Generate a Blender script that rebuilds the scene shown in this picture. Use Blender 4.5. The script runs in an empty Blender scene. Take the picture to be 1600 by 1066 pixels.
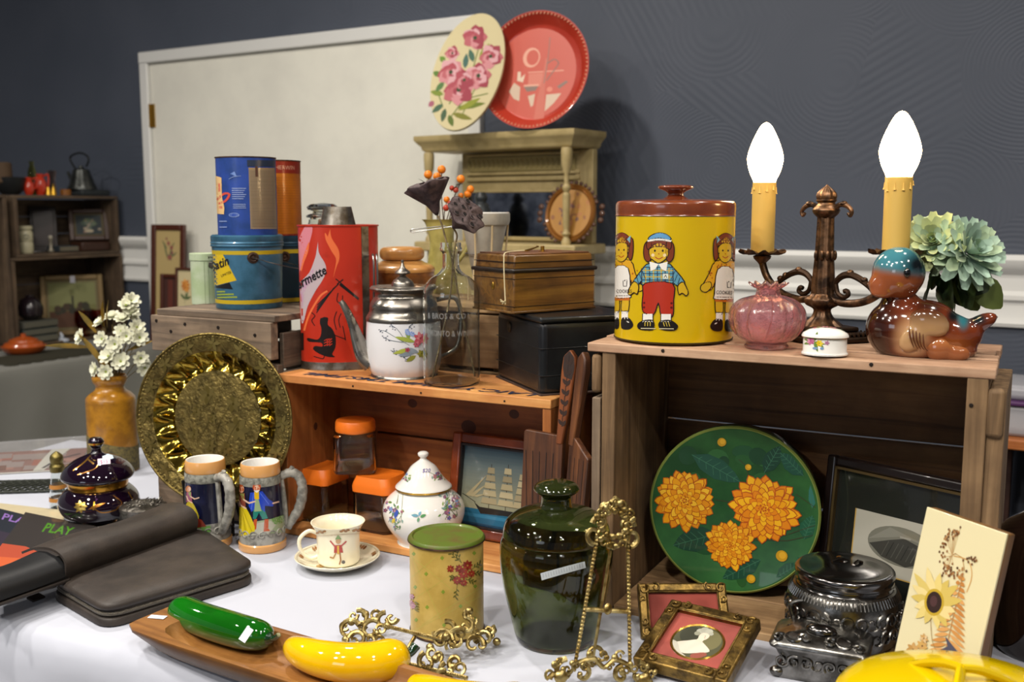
import bpy, bmesh, math, random
from mathutils import Vector, Matrix, Euler
from mathutils import geometry as geo
random.seed(11)
PI = math.pi
D = bpy.data; SC = bpy.context.scene; COL = SC.collection
rad = math.radians

# ---------------------------------------------------------------- camera, world, lights, exposure
F = 1590.0; TH = math.atan((533 - 325) / F); H = 1.38; TZ = 0.74
cam = D.cameras.new('camera'); camo = D.objects.new('camera', cam); COL.objects.link(camo)
cam.sensor_width = 36; cam.lens = 36 * F / 1600; cam.clip_start = .05
camo.location = (0, 0, H); camo.rotation_euler = (PI / 2 - TH, 0, 0)
cam.dof.use_dof = True; cam.dof.focus_distance = 1.62; cam.dof.aperture_fstop = 5.0
SC.camera = camo
SC.view_settings.view_transform = 'Standard'; SC.view_settings.look = 'None'
SC.view_settings.gamma = 1; SC.view_settings.use_curve_mapping = False
SC.view_settings.exposure = 0.62
w = D.worlds.new('hall'); SC.world = w; w.use_nodes = True
w.node_tree.nodes['Background'].inputs[0].default_value = (.95, .95, 1.0, 1)
w.node_tree.nodes['Background'].inputs[1].default_value = .10

def lamp(name, loc, power, size, color=(1, .93, .84), shape='DISK', aim=None, sy=None):
    l = D.lights.new(name, 'AREA'); l.energy = power; l.shape = shape; l.size = size
    if sy: l.size_y = sy
    l.color = color
    o = D.objects.new(name, l); COL.objects.link(o); o.location = loc
    if aim:
        o.rotation_euler = (Vector(aim) - Vector(loc)).to_track_quat('-Z', 'Y').to_euler()
    return o
for i, (x, y, e) in enumerate([(-2.3, -.5, 26), (-1.5, -.1, 26), (-.6, -.3, 24), (.4, -.3, 16), (-2.6, .9, 26), (-1.5, 1.0, 20),
                            (1.6, .1, 12), (-3.2, 2.6, 16), (1.2, 1.6, 10), (-.9, 2.6, 24), (.8, -1.6, 14)]):
    lamp('ceiling_lamp', (x, y, 3.25), e, .17)
lamp('left_fill_light', (-3.2, -3.0, 2.1), 12, 1.6, (.80, .88, 1.0), 'RECTANGLE', aim=(0, 1.5, .8), sy=1.2)  # unseen soft cool fill from the front left, not a window

# ---------------------------------------------------------------- helpers
def ray(x, y):
    u = (533 - y) / F; c, s = math.cos(TH), math.sin(TH)
    return Vector(((x - 800) / F, c + u * s, -s + u * c))
def at(x, y, z=TZ):
    d = ray(x, y); return Vector((0, 0, H)) + d * ((z - H) / d.z)
def zat(x, y, Y):
    d = ray(x, y); return Vector((0, 0, H)) + d * (Y / d.y)
def lin(h, a=1):
    if isinstance(h, str):
        h = h.lstrip('#'); v = [int(h[i:i + 2], 16) / 255 for i in (0, 2, 4)]
        v = [c / 12.92 if c <= .04045 else ((c + .055) / 1.055) ** 2.4 for c in v]
    else: v = list(h[:3])
    return (*v, a)

class Pl:
    """where a round thing stands: its base centre from the foot of its near side, on the plane z; k = metres per pixel there"""
    def __init__(s, px, pyb, z=TZ, r=0):
        p = at(px, pyb, z); h = Vector((p.x, p.y, 0)); k = p.y / 1590
        q = h + h.normalized() * r * k
        s.loc = Vector((q.x, q.y, z)); s.px = px; s.z = z; s.k = s.kk(z)
    def kk(s, z): return (s.loc.y * math.cos(TH) - (z - H) * math.sin(TH)) / F
    def h(s, y): return zat(s.px, y, s.loc.y).z - s.z
    def pr(s, lst):
        """(radius px, centre-line row) pairs to a real profile"""
        o = []
        for r, y in lst:
            z = s.h(y); o.append((r * s.kk(s.z + z), z))
        return o

def T(name, label, cat, loc=(0, 0, 0), yaw=0, lean=0, roll=0, group=None):
    o = D.objects.new(name, None); COL.objects.link(o); o.empty_display_size = .02
    o.location = loc; o.rotation_euler = (lean, roll, yaw); o['label'] = label; o['category'] = cat
    if group: o['group'] = group
    return o
def tag(o, label, cat, group=None):
    o['label'] = label; o['category'] = cat
    if group: o['group'] = group
    return o

class G:
    def __init__(s): s.v = []; s.f = []; s.m = []
    def add(s, vs, fs, mi=0):
        b = len(s.v); s.v += [tuple(p) for p in vs]; s.f += [tuple(i + b for i in f) for f in fs]; s.m += [mi] * len(fs); return s
    def box(s, c, d, rot=None, mi=0, tp=1.0):
        x, y, z = [a / 2 for a in d]
        vs = [Vector((i * x * (tp if k > 0 else 1), j * y * (tp if k > 0 else 1), k * z)) for i, j, k in
              [(-1, -1, -1), (1, -1, -1), (1, 1, -1), (-1, 1, -1), (-1, -1, 1), (1, -1, 1), (1, 1, 1), (-1, 1, 1)]]
        if rot is not None:
            R_ = rot if isinstance(rot, Matrix) else Euler(rot).to_matrix()
            vs = [R_ @ v for v in vs]
        vs = [v + Vector(c) for v in vs]
        return s.add(vs, [(0, 3, 2, 1), (4, 5, 6, 7), (0, 1, 5, 4), (1, 2, 6, 5), (2, 3, 7, 6), (3, 0, 4, 7)], mi)
    def lathe(s, prof, n=48, o=(0, 0, 0), sx=1, sy=1, mi=0, fn=None, M=None):
        vs = []; rings = []
        for r, z in prof:
            if r < 1e-6:
                rings.append((len(vs), 1)); vs.append(Vector((0, 0, z)))
            else:
                rings.append((len(vs), n))
                for i in range(n):
                    a = 2 * PI * i / n; rr, zz = (r, z) if fn is None else fn(r, z, a)
                    vs.append(Vector((rr * math.cos(a) * sx, rr * math.sin(a) * sy, zz)))
        fs = []
        for (a, na), (b, nb) in zip(rings, rings[1:]):
            if na == 1 and nb == 1: continue
            for i in range(n):
                j = (i + 1) % n
                if na == 1: fs.append((a, b + j, b + i))
                elif nb == 1: fs.append((a + i, a + j, b))
                else: fs.append((a + i, a + j, b + j, b + i))
        if M is not None: vs = [M @ v for v in vs]
        return s.add([v + Vector(o) for v in vs], fs, mi)
    def tube(s, pts, r, n=8, mi=0, flat=1.0, closed=False):
        pts = [Vector(p) for p in pts]; m = len(pts)
        rs = r if isinstance(r, (list, tuple)) else [r] * m
        vs = []; fs = []; up = None
        for i, p in enumerate(pts):
            if closed: t = pts[(i + 1) % m] - pts[i - 1]
            else: t = pts[min(i + 1, m - 1)] - pts[max(i - 1, 0)]
            t = t.normalized() if t.length > 1e-9 else Vector((0, 0, 1))
            if up is None: up = t.orthogonal().normalized()
            up = (up - t * up.dot(t)); up = up.normalized() if up.length > 1e-6 else t.orthogonal().normalized()
            sd = t.cross(up)
            for j in range(n):
                a = 2 * PI * j / n; vs.append(p + (up * math.cos(a) + sd * math.sin(a) * flat) * rs[i])
        for i in range(m if closed else m - 1):
            b = ((i + 1) % m) * n
            for j in range(n):
                k = (j + 1) % n; fs.append((i * n + j, i * n + k, b + k, b + j))
        if not closed: fs += [tuple(range(n - 1, -1, -1)), tuple((m - 1) * n + j for j in range(n))]
        return s.add(vs, fs, mi)
    def prism(s, poly, z0, z1, M=None, mi=0):
        n = len(poly); vs = [Vector((x, y, z0)) for x, y in poly] + [Vector((x, y, z1)) for x, y in poly]
        if M is not None: vs = [M @ v for v in vs]
        fs = [(i, (i + 1) % n, n + (i + 1) % n, n + i) for i in range(n)]
        for t in geo.tessellate_polygon([[Vector((x, y, 0)) for x, y in poly]]):
            fs.append(tuple(t)[::-1]); fs.append(tuple(i + n for i in t))
        return s.add(vs, fs, mi)
    def ball(s, c, r, nu=12, nv=8, mi=0, rot=None):
        if not isinstance(r, (tuple, list)): r = (r, r, r)
        pr = [(math.sin(PI * i / nv) if 0 < i < nv else 0, -math.cos(PI * i / nv)) for i in range(nv + 1)]
        M = Matrix.Diagonal(Vector((*r, 1)))
        if rot is not None: M = Euler(rot).to_matrix().to_4x4() @ M
        return s.lathe(pr, nu, c, mi=mi, M=M)
    def xf(s, M): s.v = [tuple(M @ Vector(p)) for p in s.v]; return s
    def make(s, name, mat, parent=None, loc=(0, 0, 0), rot=(0, 0, 0), smooth=38, bev=0, sub=0, seg=2, recalc=True, label=None, fix=True):
        me = D.meshes.new(name); me.from_pydata(s.v, [], s.f)
        for m_ in (mat if isinstance(mat, (list, tuple)) else [mat]): me.materials.append(m_)
        me.polygons.foreach_set('material_index', s.m)
        if recalc:
            bm = bmesh.new(); bm.from_mesh(me)
            bmesh.ops.recalc_face_normals(bm, faces=bm.faces); bm.to_mesh(me); bm.free()
        if smooth:
            me.polygons.foreach_set('use_smooth', [True] * len(me.polygons))
            me.set_sharp_from_angle(angle=rad(smooth))
        me.update()
        o = D.objects.new(name, me); COL.objects.link(o)
        if parent: o.parent = parent
        o.location = loc; o.rotation_euler = rot
        if label: o['label'] = label
        if bev:
            b = o.modifiers.new('b', 'BEVEL'); b.width = bev; b.segments = seg; b.limit_method = 'ANGLE'; b.angle_limit = rad(35)
        if sub:
            b = o.modifiers.new('s', 'SUBSURF'); b.levels = sub; b.render_levels = sub
        return o

def cr(pts, n=6, closed=False):
    """Catmull-Rom through points"""
    P_ = [Vector(p) if len(p) == 3 else Vector((p[0], p[1], 0)) for p in pts]; out = []
    m = len(P_); dim = len(pts[0])
    for i in range(m if closed else m - 1):
        if closed: a, b, c, d = P_[i - 1], P_[i], P_[(i + 1) % m], P_[(i + 2) % m]
        else: a, b, c, d = P_[max(i - 1, 0)], P_[i], P_[i + 1], P_[min(i + 2, m - 1)]
        for j in range(n):
            t = j / n
            q = .5 * ((2 * b) + (c - a) * t + (2 * a - 5 * b + 4 * c - d) * t * t + (3 * b - a - 3 * c + d) * t ** 3)
            out.append(tuple(q) if dim == 3 else (q.x, q.y))
    if not closed: out.append(tuple(P_[-1]) if dim == 3 else (P_[-1].x, P_[-1].y))
    return out
def sm(prof, n=5): return [(max(0, r), z) for r, z in cr(prof, n)]
def shell(outer, t, tb=None):
    """closed glass or china wall: outer profile from the axis up to the rim, inner wall back down"""
    tb = tb or t; inn = [(max(r - t, .0005), max(z, tb)) for r, z in reversed(outer[1:])]
    res = []
    for q in inn:
        if not res or (abs(q[0] - res[-1][0]) + abs(q[1] - res[-1][1])) > 1e-5: res.append(q)
    return list(outer) + res + [(0, tb)]

# ---------------------------------------------------------------- materials
def nodes(name):
    m = D.materials.new(name); m.use_nodes = True; nt = m.node_tree; b = nt.nodes['Principled BSDF']; return m, nt, b
def coordn(nt, scale=(1, 1, 1), rnd=True, gen='Object'):
    tc = nt.nodes.new('ShaderNodeTexCoord'); mp = nt.nodes.new('ShaderNodeMapping'); mp.inputs['Scale'].default_value = scale
    if rnd:
        oi = nt.nodes.new('ShaderNodeObjectInfo'); ad = nt.nodes.new('ShaderNodeVectorMath'); ad.operation = 'ADD'
        mu = nt.nodes.new('ShaderNodeVectorMath'); mu.operation = 'SCALE'; mu.inputs['Scale'].default_value = 7.3
        cx = nt.nodes.new('ShaderNodeCombineXYZ')
        for i in range(3): nt.links.new(oi.outputs['Random'], cx.inputs[i])
        nt.links.new(cx.outputs[0], mu.inputs[0]); nt.links.new(tc.outputs[gen], ad.inputs[0]); nt.links.new(mu.outputs[0], ad.inputs[1])
        nt.links.new(ad.outputs[0], mp.inputs['Vector'])
    else: nt.links.new(tc.outputs[gen], mp.inputs['Vector'])
    return mp
def noise_(nt, mp, sc, det=3, ro=.5, dist=0):
    n = nt.nodes.new('ShaderNodeTexNoise'); n.inputs['Scale'].default_value = sc; n.inputs['Detail'].default_value = det
    n.inputs['Roughness'].default_value = ro; n.inputs['Distortion'].default_value = dist
    nt.links.new(mp.outputs[0], n.inputs['Vector']); return n
def ramp_(nt, src, stops):
    r = nt.nodes.new('ShaderNodeValToRGB'); e = r.color_ramp.elements
    while len(e) < len(stops): e.new(.5)
    for q, (p, c) in zip(e, stops): q.position = p; q.color = lin(c)
    nt.links.new(src, r.inputs[0]); return r
def mixc(nt, fac, a, b, mode='MIX'):
    m = nt.nodes.new('ShaderNodeMix'); m.data_type = 'RGBA'; m.blend_type = mode
    for k, v in ((0, fac), (6, a), (7, b)):
        if hasattr(v, 'links'): nt.links.new(v, m.inputs[k])
        elif k == 0: m.inputs[0].default_value = v
        else: m.inputs[k].default_value = lin(v)
    return m.outputs[2]
def bump_(nt, b, src, st, dist=.002):
    n = nt.nodes.new('ShaderNodeBump'); n.inputs['Strength'].default_value = st; n.inputs['Distance'].default_value = dist
    nt.links.new(src, n.inputs['Height']); nt.links.new(n.outputs[0], b.inputs['Normal']); return n
def mt(name, col, rough=.5, metal=0, var=None, bump=None, coat=0, trans=0, ior=1.45, spec=.5, emis=None, sheen=0, sub=0, alpha=1, rv=None, coatr=.03):
    m, nt, b = nodes(name)
    b.inputs['Base Color'].default_value = lin(col); b.inputs['Roughness'].default_value = rough; b.inputs['Metallic'].default_value = metal
    b.inputs['Coat Weight'].default_value = coat; b.inputs['Coat Roughness'].default_value = coatr
    b.inputs['Transmission Weight'].default_value = trans; b.inputs['IOR'].default_value = ior
    b.inputs['Specular IOR Level'].default_value = spec; b.inputs['Alpha'].default_value = alpha
    b.inputs['Sheen Weight'].default_value = sheen; b.inputs['Subsurface Weight'].default_value = sub
    b.inputs['Subsurface Radius'].default_value = (.01, .006, .004)
    mp = None
    if var:
        mp = coordn(nt); lo, hi = (var[2], var[3]) if len(var) > 3 else (.42, .62)
        n = noise_(nt, mp, var[1], 5, .6); r = ramp_(nt, n.outputs[0], [(lo, 'ffffff'), (hi, '000000')])
        nt.links.new(mixc(nt, r.outputs[0], var[0], col), b.inputs['Base Color'])
    if rv:
        mp = mp or coordn(nt); n = noise_(nt, mp, rv[2], 4)
        q = nt.nodes.new('ShaderNodeMapRange'); q.inputs[1].default_value = .35; q.inputs[2].default_value = .65
        q.inputs[3].default_value = rv[0]; q.inputs[4].default_value = rv[1]
        nt.links.new(n.outputs[0], q.inputs[0]); nt.links.new(q.outputs[0], b.inputs['Roughness'])
    if bump:
        mp = mp or coordn(nt); n = noise_(nt, mp, bump[0], 4, .55); bump_(nt, b, n.outputs[0], bump[1], bump[2] if len(bump) > 2 else .002)
    if emis: b.inputs['Emission Color'].default_value = lin(emis[0]); b.inputs['Emission Strength'].default_value = emis[1]
    return m
def wood(name, c1, c2, c3, axis=0, rough=.65, f=1.0, bump=.5, coat=0, stain=None):
    m, nt, b = nodes(name); sc = [30 * f] * 3; sc[axis] = 1.6 * f
    mp = coordn(nt, sc); n = noise_(nt, mp, 1.5, 6, .62, .8)
    r = ramp_(nt, n.outputs[0], [(.28, c1), (.5, c2), (.72, c3)])
    mp2 = coordn(nt, (1, 1, 1)); n2 = noise_(nt, mp2, 9, 4, .6)
    r2 = ramp_(nt, n2.outputs[0], [(.35, stain or c1), (.65, 'ffffff')])
    col = mixc(nt, .45, r.outputs[0], r2.outputs[0], 'MULTIPLY')
    nt.links.new(col, b.inputs['Base Color']); b.inputs['Roughness'].default_value = rough
    b.inputs['Coat Weight'].default_value = coat; b.inputs['Coat Roughness'].default_value = .15
    bump_(nt, b, n.outputs[0], bump, .0015); return m
def glass(name, col, rough=.0, ior=1.45, bump=None):
    return mt(name, col, rough, 0, trans=1, ior=ior, bump=bump)
def printmat(name, rough=.4, coat=0, metal=0, alpha=1, bump=None):
    m, nt, b = nodes(name); a = nt.nodes.new('ShaderNodeVertexColor'); a.layer_name = 'Col'
    nt.links.new(a.outputs[0], b.inputs['Base Color']); b.inputs['Roughness'].default_value = rough
    b.inputs['Coat Weight'].default_value = coat; b.inputs['Metallic'].default_value = metal; b.inputs['Alpha'].default_value = alpha
    if bump:
        mp = coordn(nt); n = noise_(nt, mp, bump[0], 3); bump_(nt, b, n.outputs[0], bump[1])
    return m

# ---------------------------------------------------------------- flat print made of real coloured shapes
class Art:
    def __init__(s): s.t = []; s.n = 0
    def tris(s, tr, col): s.t.append((tr, lin(col), s.n)); s.n += 1; return s
    def poly(s, pts, col):
        v = [Vector((x, y, 0)) for x, y in pts]
        return s.tris([tuple((v[i].x, v[i].y) for i in t) for t in geo.tessellate_polygon([v])], col)
    def rect(s, x0, y0, x1, y1, col): return s.poly([(x0, y0), (x1, y0), (x1, y1), (x0, y1)], col)
    def ell(s, cx, cy, rx, ry, col, rot=0, n=16):
        c, q = math.cos(rot), math.sin(rot)
        return s.poly([(cx + rx * math.cos(a) * c - ry * math.sin(a) * q, cy + rx * math.cos(a) * q + ry * math.sin(a) * c)
                       for a in [2 * PI * i / n for i in range(n)]], col)
    def line(s, pts, w, col, smooth=0):
        if smooth: pts = cr(pts, smooth)
        tr = []
        for i, ((x0, y0), (x1, y1)) in enumerate(zip(pts, pts[1:])):
            dx, dy = x1 - x0, y1 - y0; L = math.hypot(dx, dy) or 1; nx, ny = -dy / L * w / 2, dx / L * w / 2
            ex, ey = dx / L * w * .25, dy / L * w * .25
            a, b, c, d = (x0 + nx - ex, y0 + ny - ey), (x0 - nx - ex, y0 - ny - ey), (x1 - nx + ex, y1 - ny + ey), (x1 + nx + ex, y1 + ny + ey)
            tr += [(a, b, c), (a, c, d)]
        return s.tris(tr, col)
    def leaf(s, x, y, ang, L, W, col):
        c, q = math.cos(ang), math.sin(ang)
        sh = [(0, 0), (.25, .42), (.55, .5), (.82, .28), (1, 0), (.82, -.28), (.55, -.5), (.25, -.42)]
        return s.poly([(x + u * L * c - v * W * q, y + u * L * q + v * W * c) for u, v in sh], col)
    def text(s, tx, x, y, size, col, rot=0, shear=0, bold=0, sx=1.0, align='CENTER', flip=False):
        cu = D.curves.new('t', 'FONT'); cu.body = tx; cu.size = size; cu.shear = shear; cu.offset = bold * size; cu.align_x = align; cu.resolution_u = 2
        o = D.objects.new('t', cu); COL.objects.link(o); bpy.context.view_layer.update()
        me = D.meshes.new_from_object(o.evaluated_get(bpy.context.evaluated_depsgraph_get()))
        me.calc_loop_triangles(); c, q = math.cos(rot), math.sin(rot)
        P_ = [((v.co.x * sx * (-1 if flip else 1)) * c - v.co.y * q + x, (v.co.x * sx * (-1 if flip else 1)) * q + v.co.y * c + y) for v in me.vertices]
        s.tris([tuple(P_[i] for i in t.vertices) for t in me.loop_triangles], col)
        D.objects.remove(o); D.meshes.remove(me); D.curves.remove(cu); return s
    def flower(s, x, y, r, cols, n=10, rings=1, cen='3a2a10', jit=.08, wid=.55):
        for k in range(rings):
            rr = r * (1 - k / (rings + .35)); nn = max(5, int(n * (1 - .45 * k / max(rings, 1))))
            for i in range(nn):
                a = 2 * PI * (i + .5 * k) / nn + random.uniform(-jit, jit)
                s.leaf(x, y, a, rr * random.uniform(.93, 1.05), rr * wid * 2.6 / math.sqrt(nn) , cols[(i + k * 2 + (random.random() < .3)) % len(cols)])
        if cen: s.ell(x, y, r * .15, r * .15, cen, n=8)
        return s
    def make(s, name, mat, parent, fn=None, maxlen=None, loc=(0, 0, 0), rot=(0, 0, 0), off=.0002, label=None, step=1.5e-5):
        """fn(u, v, d) -> point, d = height above the surface"""
        fn = fn or (lambda u, v, d: (u, -d, v)); vs = []; fs = []; cols = []
        stp = min(step, .0012 / max(1, s.n))
        for tr, col, n in s.t:
            st = list(tr); d = off + n * stp
            while st:
                t = st.pop()
                if maxlen:
                    e = [math.dist(t[i], t[(i + 1) % 3]) for i in range(3)]; m_ = max(e)
                    if m_ > maxlen:
                        i = e.index(m_); a, b, c = t[i], t[(i + 1) % 3], t[(i + 2) % 3]; h = ((a[0] + b[0]) / 2, (a[1] + b[1]) / 2)
                        st += [(a, h, c), (h, b, c)]; continue
                b = len(vs); vs += [tuple(fn(p[0], p[1], d)) for p in t]; fs.append((b, b + 1, b + 2)); cols += [col] * 3
        me = D.meshes.new(name); me.from_pydata(vs, [], fs); me.materials.append(mat)
        ca = me.color_attributes.new('Col', 'FLOAT_COLOR', 'CORNER')
        ca.data.foreach_set('color', [c for q in cols for c in q]); me.update()
        o = D.objects.new(name, me); COL.objects.link(o); o.parent = parent; o.location = loc; o.rotation_euler = rot
        if label: o['label'] = label
        return o
def wrap(R_, a0=-PI / 2, sy=1.0):
    """onto an upright cylinder (or a profile function r(z)) with u=0 facing angle a0"""
    def fn(u, v, d):
        r = R_(v) if callable(R_) else R_
        ref = R_(None) if callable(R_) else R_
        a = a0 + u / ref; return ((r + d) * math.cos(a), (r + d) * math.sin(a) * sy, v)
    return fn
def profn(prof, ref):
    P_ = sorted(prof, key=lambda q: q[1])
    def f(v):
        if v is None: return ref
        for (r0, z0), (r1, z1) in zip(P_, P_[1:]):
            if z0 <= v <= z1: return r0 + (r1 - r0) * ((v - z0) / (z1 - z0) if z1 > z0 else 0)
        return P_[0][0] if v < P_[0][1] else P_[-1][0]
    return f
def facing(pl): return math.atan2(-pl.loc.y, -pl.loc.x)   # direction towards the aisle in front of the table
def fyaw(loc): return -math.atan2(loc[0], loc[1])
def on(name, label, cat, pl, group=None, yaw=None): return T(name, label, cat, pl.loc, fyaw(pl.loc) if yaw is None else yaw, group=group)
def rp(prof):
    P_ = sorted([(z, r) for r, z in prof if r > 0])
    def f(v):
        if v <= P_[0][0]: return P_[0][1]
        for (z0, r0), (z1, r1) in zip(P_, P_[1:]):
            if z0 <= v <= z1: return r0 + (r1 - r0) * ((v - z0) / (z1 - z0) if z1 > z0 else 0)
        return P_[-1][1]
    return f
def pf(pl, R_, sy=1.0):
    """print placed on a round body: picture offsets turned into points of its surface"""
    def fn(px, py, d):
        z = pl.h(py); r = R_(z) if callable(R_) else R_
        for _ in range(3):
            x = (px - pl.px) * pl.kk(pl.z + z); x = max(-.99 * r, min(.99 * r, x)); y = math.sqrt(r * r - x * x) * sy
            z = zat(pl.px, py, pl.loc.y - y).z - pl.z
            r = R_(z) if callable(R_) else R_
        x = max(-.99 * r, min(.99 * r, (px - pl.px) * pl.kk(pl.z + z) * (1 - y / pl.loc.y)))
        y = math.sqrt(r * r - x * x) * sy; q = (r + d) / r
        return (x * q, -y * q, z)
    return fn
# ---------------------------------------------------------------- the room
def struct(o): o['kind'] = 'structure'; return o
YAW = -rad(27.7); dX = Vector((math.cos(YAW), math.sin(YAW), 0)); dY = Vector((-dX.y, dX.x, 0))
WY = -rad(30.4); wX = Vector((math.cos(WY), math.sin(WY), 0)); wN = Vector((-wX.y, wX.x, 0)); W0 = Vector((0, 4.0, 0))
def onwall(px, py):
    d = ray(px, py); o_ = Vector((0, 0, H)); t = (W0 - o_).dot(wN) / d.dot(wN); p = o_ + d * t
    return (p - W0).dot(wX), p.z
mm, nt, b = nodes('combed_plaster')
mp = coordn(nt, (1, 1, 1), False)
vo = nt.nodes.new('ShaderNodeTexVoronoi'); vo.inputs['Scale'].default_value = 2.6; nt.links.new(mp.outputs[0], vo.inputs['Vector'])
ml = nt.nodes.new('ShaderNodeMath'); ml.operation = 'MULTIPLY'; ml.inputs[1].default_value = 190; nt.links.new(vo.outputs['Distance'], ml.inputs[0])
sc_ = nt.nodes.new('ShaderNodeSeparateColor'); nt.links.new(vo.outputs['Color'], sc_.inputs[0]); sx_ = nt.nodes.new('ShaderNodeSeparateXYZ'); nt.links.new(mp.outputs[0], sx_.inputs[0])
def mth(op, a_, b_=None):
    n = nt.nodes.new('ShaderNodeMath'); n.operation = op
    for i_, v_ in enumerate((a_, b_)):
        if v_ is None: continue
        if hasattr(v_, 'links'): nt.links.new(v_, n.inputs[i_])
        else: n.inputs[i_].default_value = v_
    return n.outputs[0]
an_ = mth('MULTIPLY', sc_.outputs[0], 3.14159)
lin_ = mth('MULTIPLY', mth('ADD', mth('MULTIPLY', sx_.outputs[0], mth('COSINE', an_)), mth('MULTIPLY', sx_.outputs[2], mth('SINE', an_))), 230.0)
pick = mth('GREATER_THAN', sc_.outputs[1], .5)
ph = mth('ADD', mth('MULTIPLY', ml.outputs[0], pick), mth('MULTIPLY', lin_, mth('SUBTRACT', 1.0, pick)))
si = nt.nodes.new('ShaderNodeMath'); si.operation = 'SINE'; nt.links.new(ph, si.inputs[0])
nz = noise_(nt, mp, 3.1, 3); rr = ramp_(nt, nz.outputs[0], [(.35, '000000'), (.6, 'ffffff')])
m3 = nt.nodes.new('ShaderNodeMath'); m3.operation = 'MULTIPLY'; nt.links.new(si.outputs[0], m3.inputs[0]); nt.links.new(rr.outputs[0], m3.inputs[1])
bump_(nt, b, m3.outputs[0], .20, .0018)
n2 = noise_(nt, mp, 2.0, 3); r2 = ramp_(nt, n2.outputs[0], [(.3, '414855'), (.7, '4a505d')]); nt.links.new(r2.outputs[0], b.inputs['Base Color'])
b.inputs['Roughness'].default_value = .62; WALL = mm
TRIM = mt('white_trim_paint', 'dededa', .45); DOOR = mt('white_door_paint', 'ebe9dc', .5, var=('e2e0d4', 3))
BRASS = mt('brass_hardware', 'b08a3c', .3, 1)
def wallobj(g, name, mat, **k):
    o = g.make(name, mat, None, loc=W0, rot=(0, 0, WY), **k); return o
g = G(); g.box((0, .06, 1.7), (14, .12, 3.4)); struct(wallobj(g, 'wall_back', WALL, smooth=0))
CE = mt('ceiling_paint', 'a8a8a6', .8); FL = mt('floor_carpet', '3a3532', .9, var=('2c2826', 6), bump=(120, .3))
struct(G().box((0, 0, 3.45), (14, 14, .1)).make('ceiling', CE, smooth=0)); struct(G().box((0, 0, -.05), (14, 14, .1)).make('floor', FL, smooth=0))
# chair rail: profile run along the wall
z1 = onwall(1300, 392)[1]; z0 = onwall(1300, 496)[1]; hh = z1 - z0
rpf = [(0, 0), (-.016, 0), (-.02, .05), (-.012, .14), (-.012, .34), (-.024, .38), (-.024, .44), (-.014, .5), (-.014, .72), (-.03, .78), (-.042, .86), (-.046, .93), (-.04, 1), (0, 1)]
def rail(u0, u1, name):
    g = G(); vs = [(u, y, z0 + z * hh) for u in (u0, u1) for y, z in rpf]; n = len(rpf)
    g.add(vs, [(i, (i + 1) % n, n + (i + 1) % n, n + i) for i in range(n)] + [tuple(range(n)), tuple(range(2 * n - 1, n - 1, -1))])
    return struct(wallobj(g, name, TRIM, smooth=30))
uL, zT = onwall(226, 84); uR, _ = onwall(757, 24); zT2 = onwall(755, 24)[1]; zT = (zT + zT2) / 2
rail(-7, uL - .002, 'trim_1'); rail(uR + .002, 7, 'trim_2')
# door with frame and hinges
fw = .055
dr = T('door_1', 'wide plain white door in a white frame', 'door', W0, WY); del dr['label']; del dr['category']; dr['kind'] = 'structure'
for nm, c, d_ in (('door_frame', (uL + fw / 2, -.02, zT / 2), (fw, .04, zT)), ('door_frame', (uR - fw / 2, -.02, zT / 2), (fw, .04, zT)),
                  ('door_frame', ((uL + uR) / 2, -.021, zT - fw / 2), (uR - uL, .044, fw))):
    G().box(c, d_).make(nm, TRIM, dr, bev=.006)
G().box(((uL + uR) / 2, -.012, (zT - fw) / 2), (uR - uL - 2 * fw - .006, .022, zT - fw - .006)).make('door_leaf', DOOR, dr, bev=.004)
for py in (182, 560):
    u, z = onwall(240, py); g = G(); g.box((uL + fw + .012, -.026, z), (.03, .006, .11)); g.tube([(uL + fw - .002, -.03, z - .055), (uL + fw - .002, -.03, z + .055)], .008)
    g.make('hinge', BRASS, dr)

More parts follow.
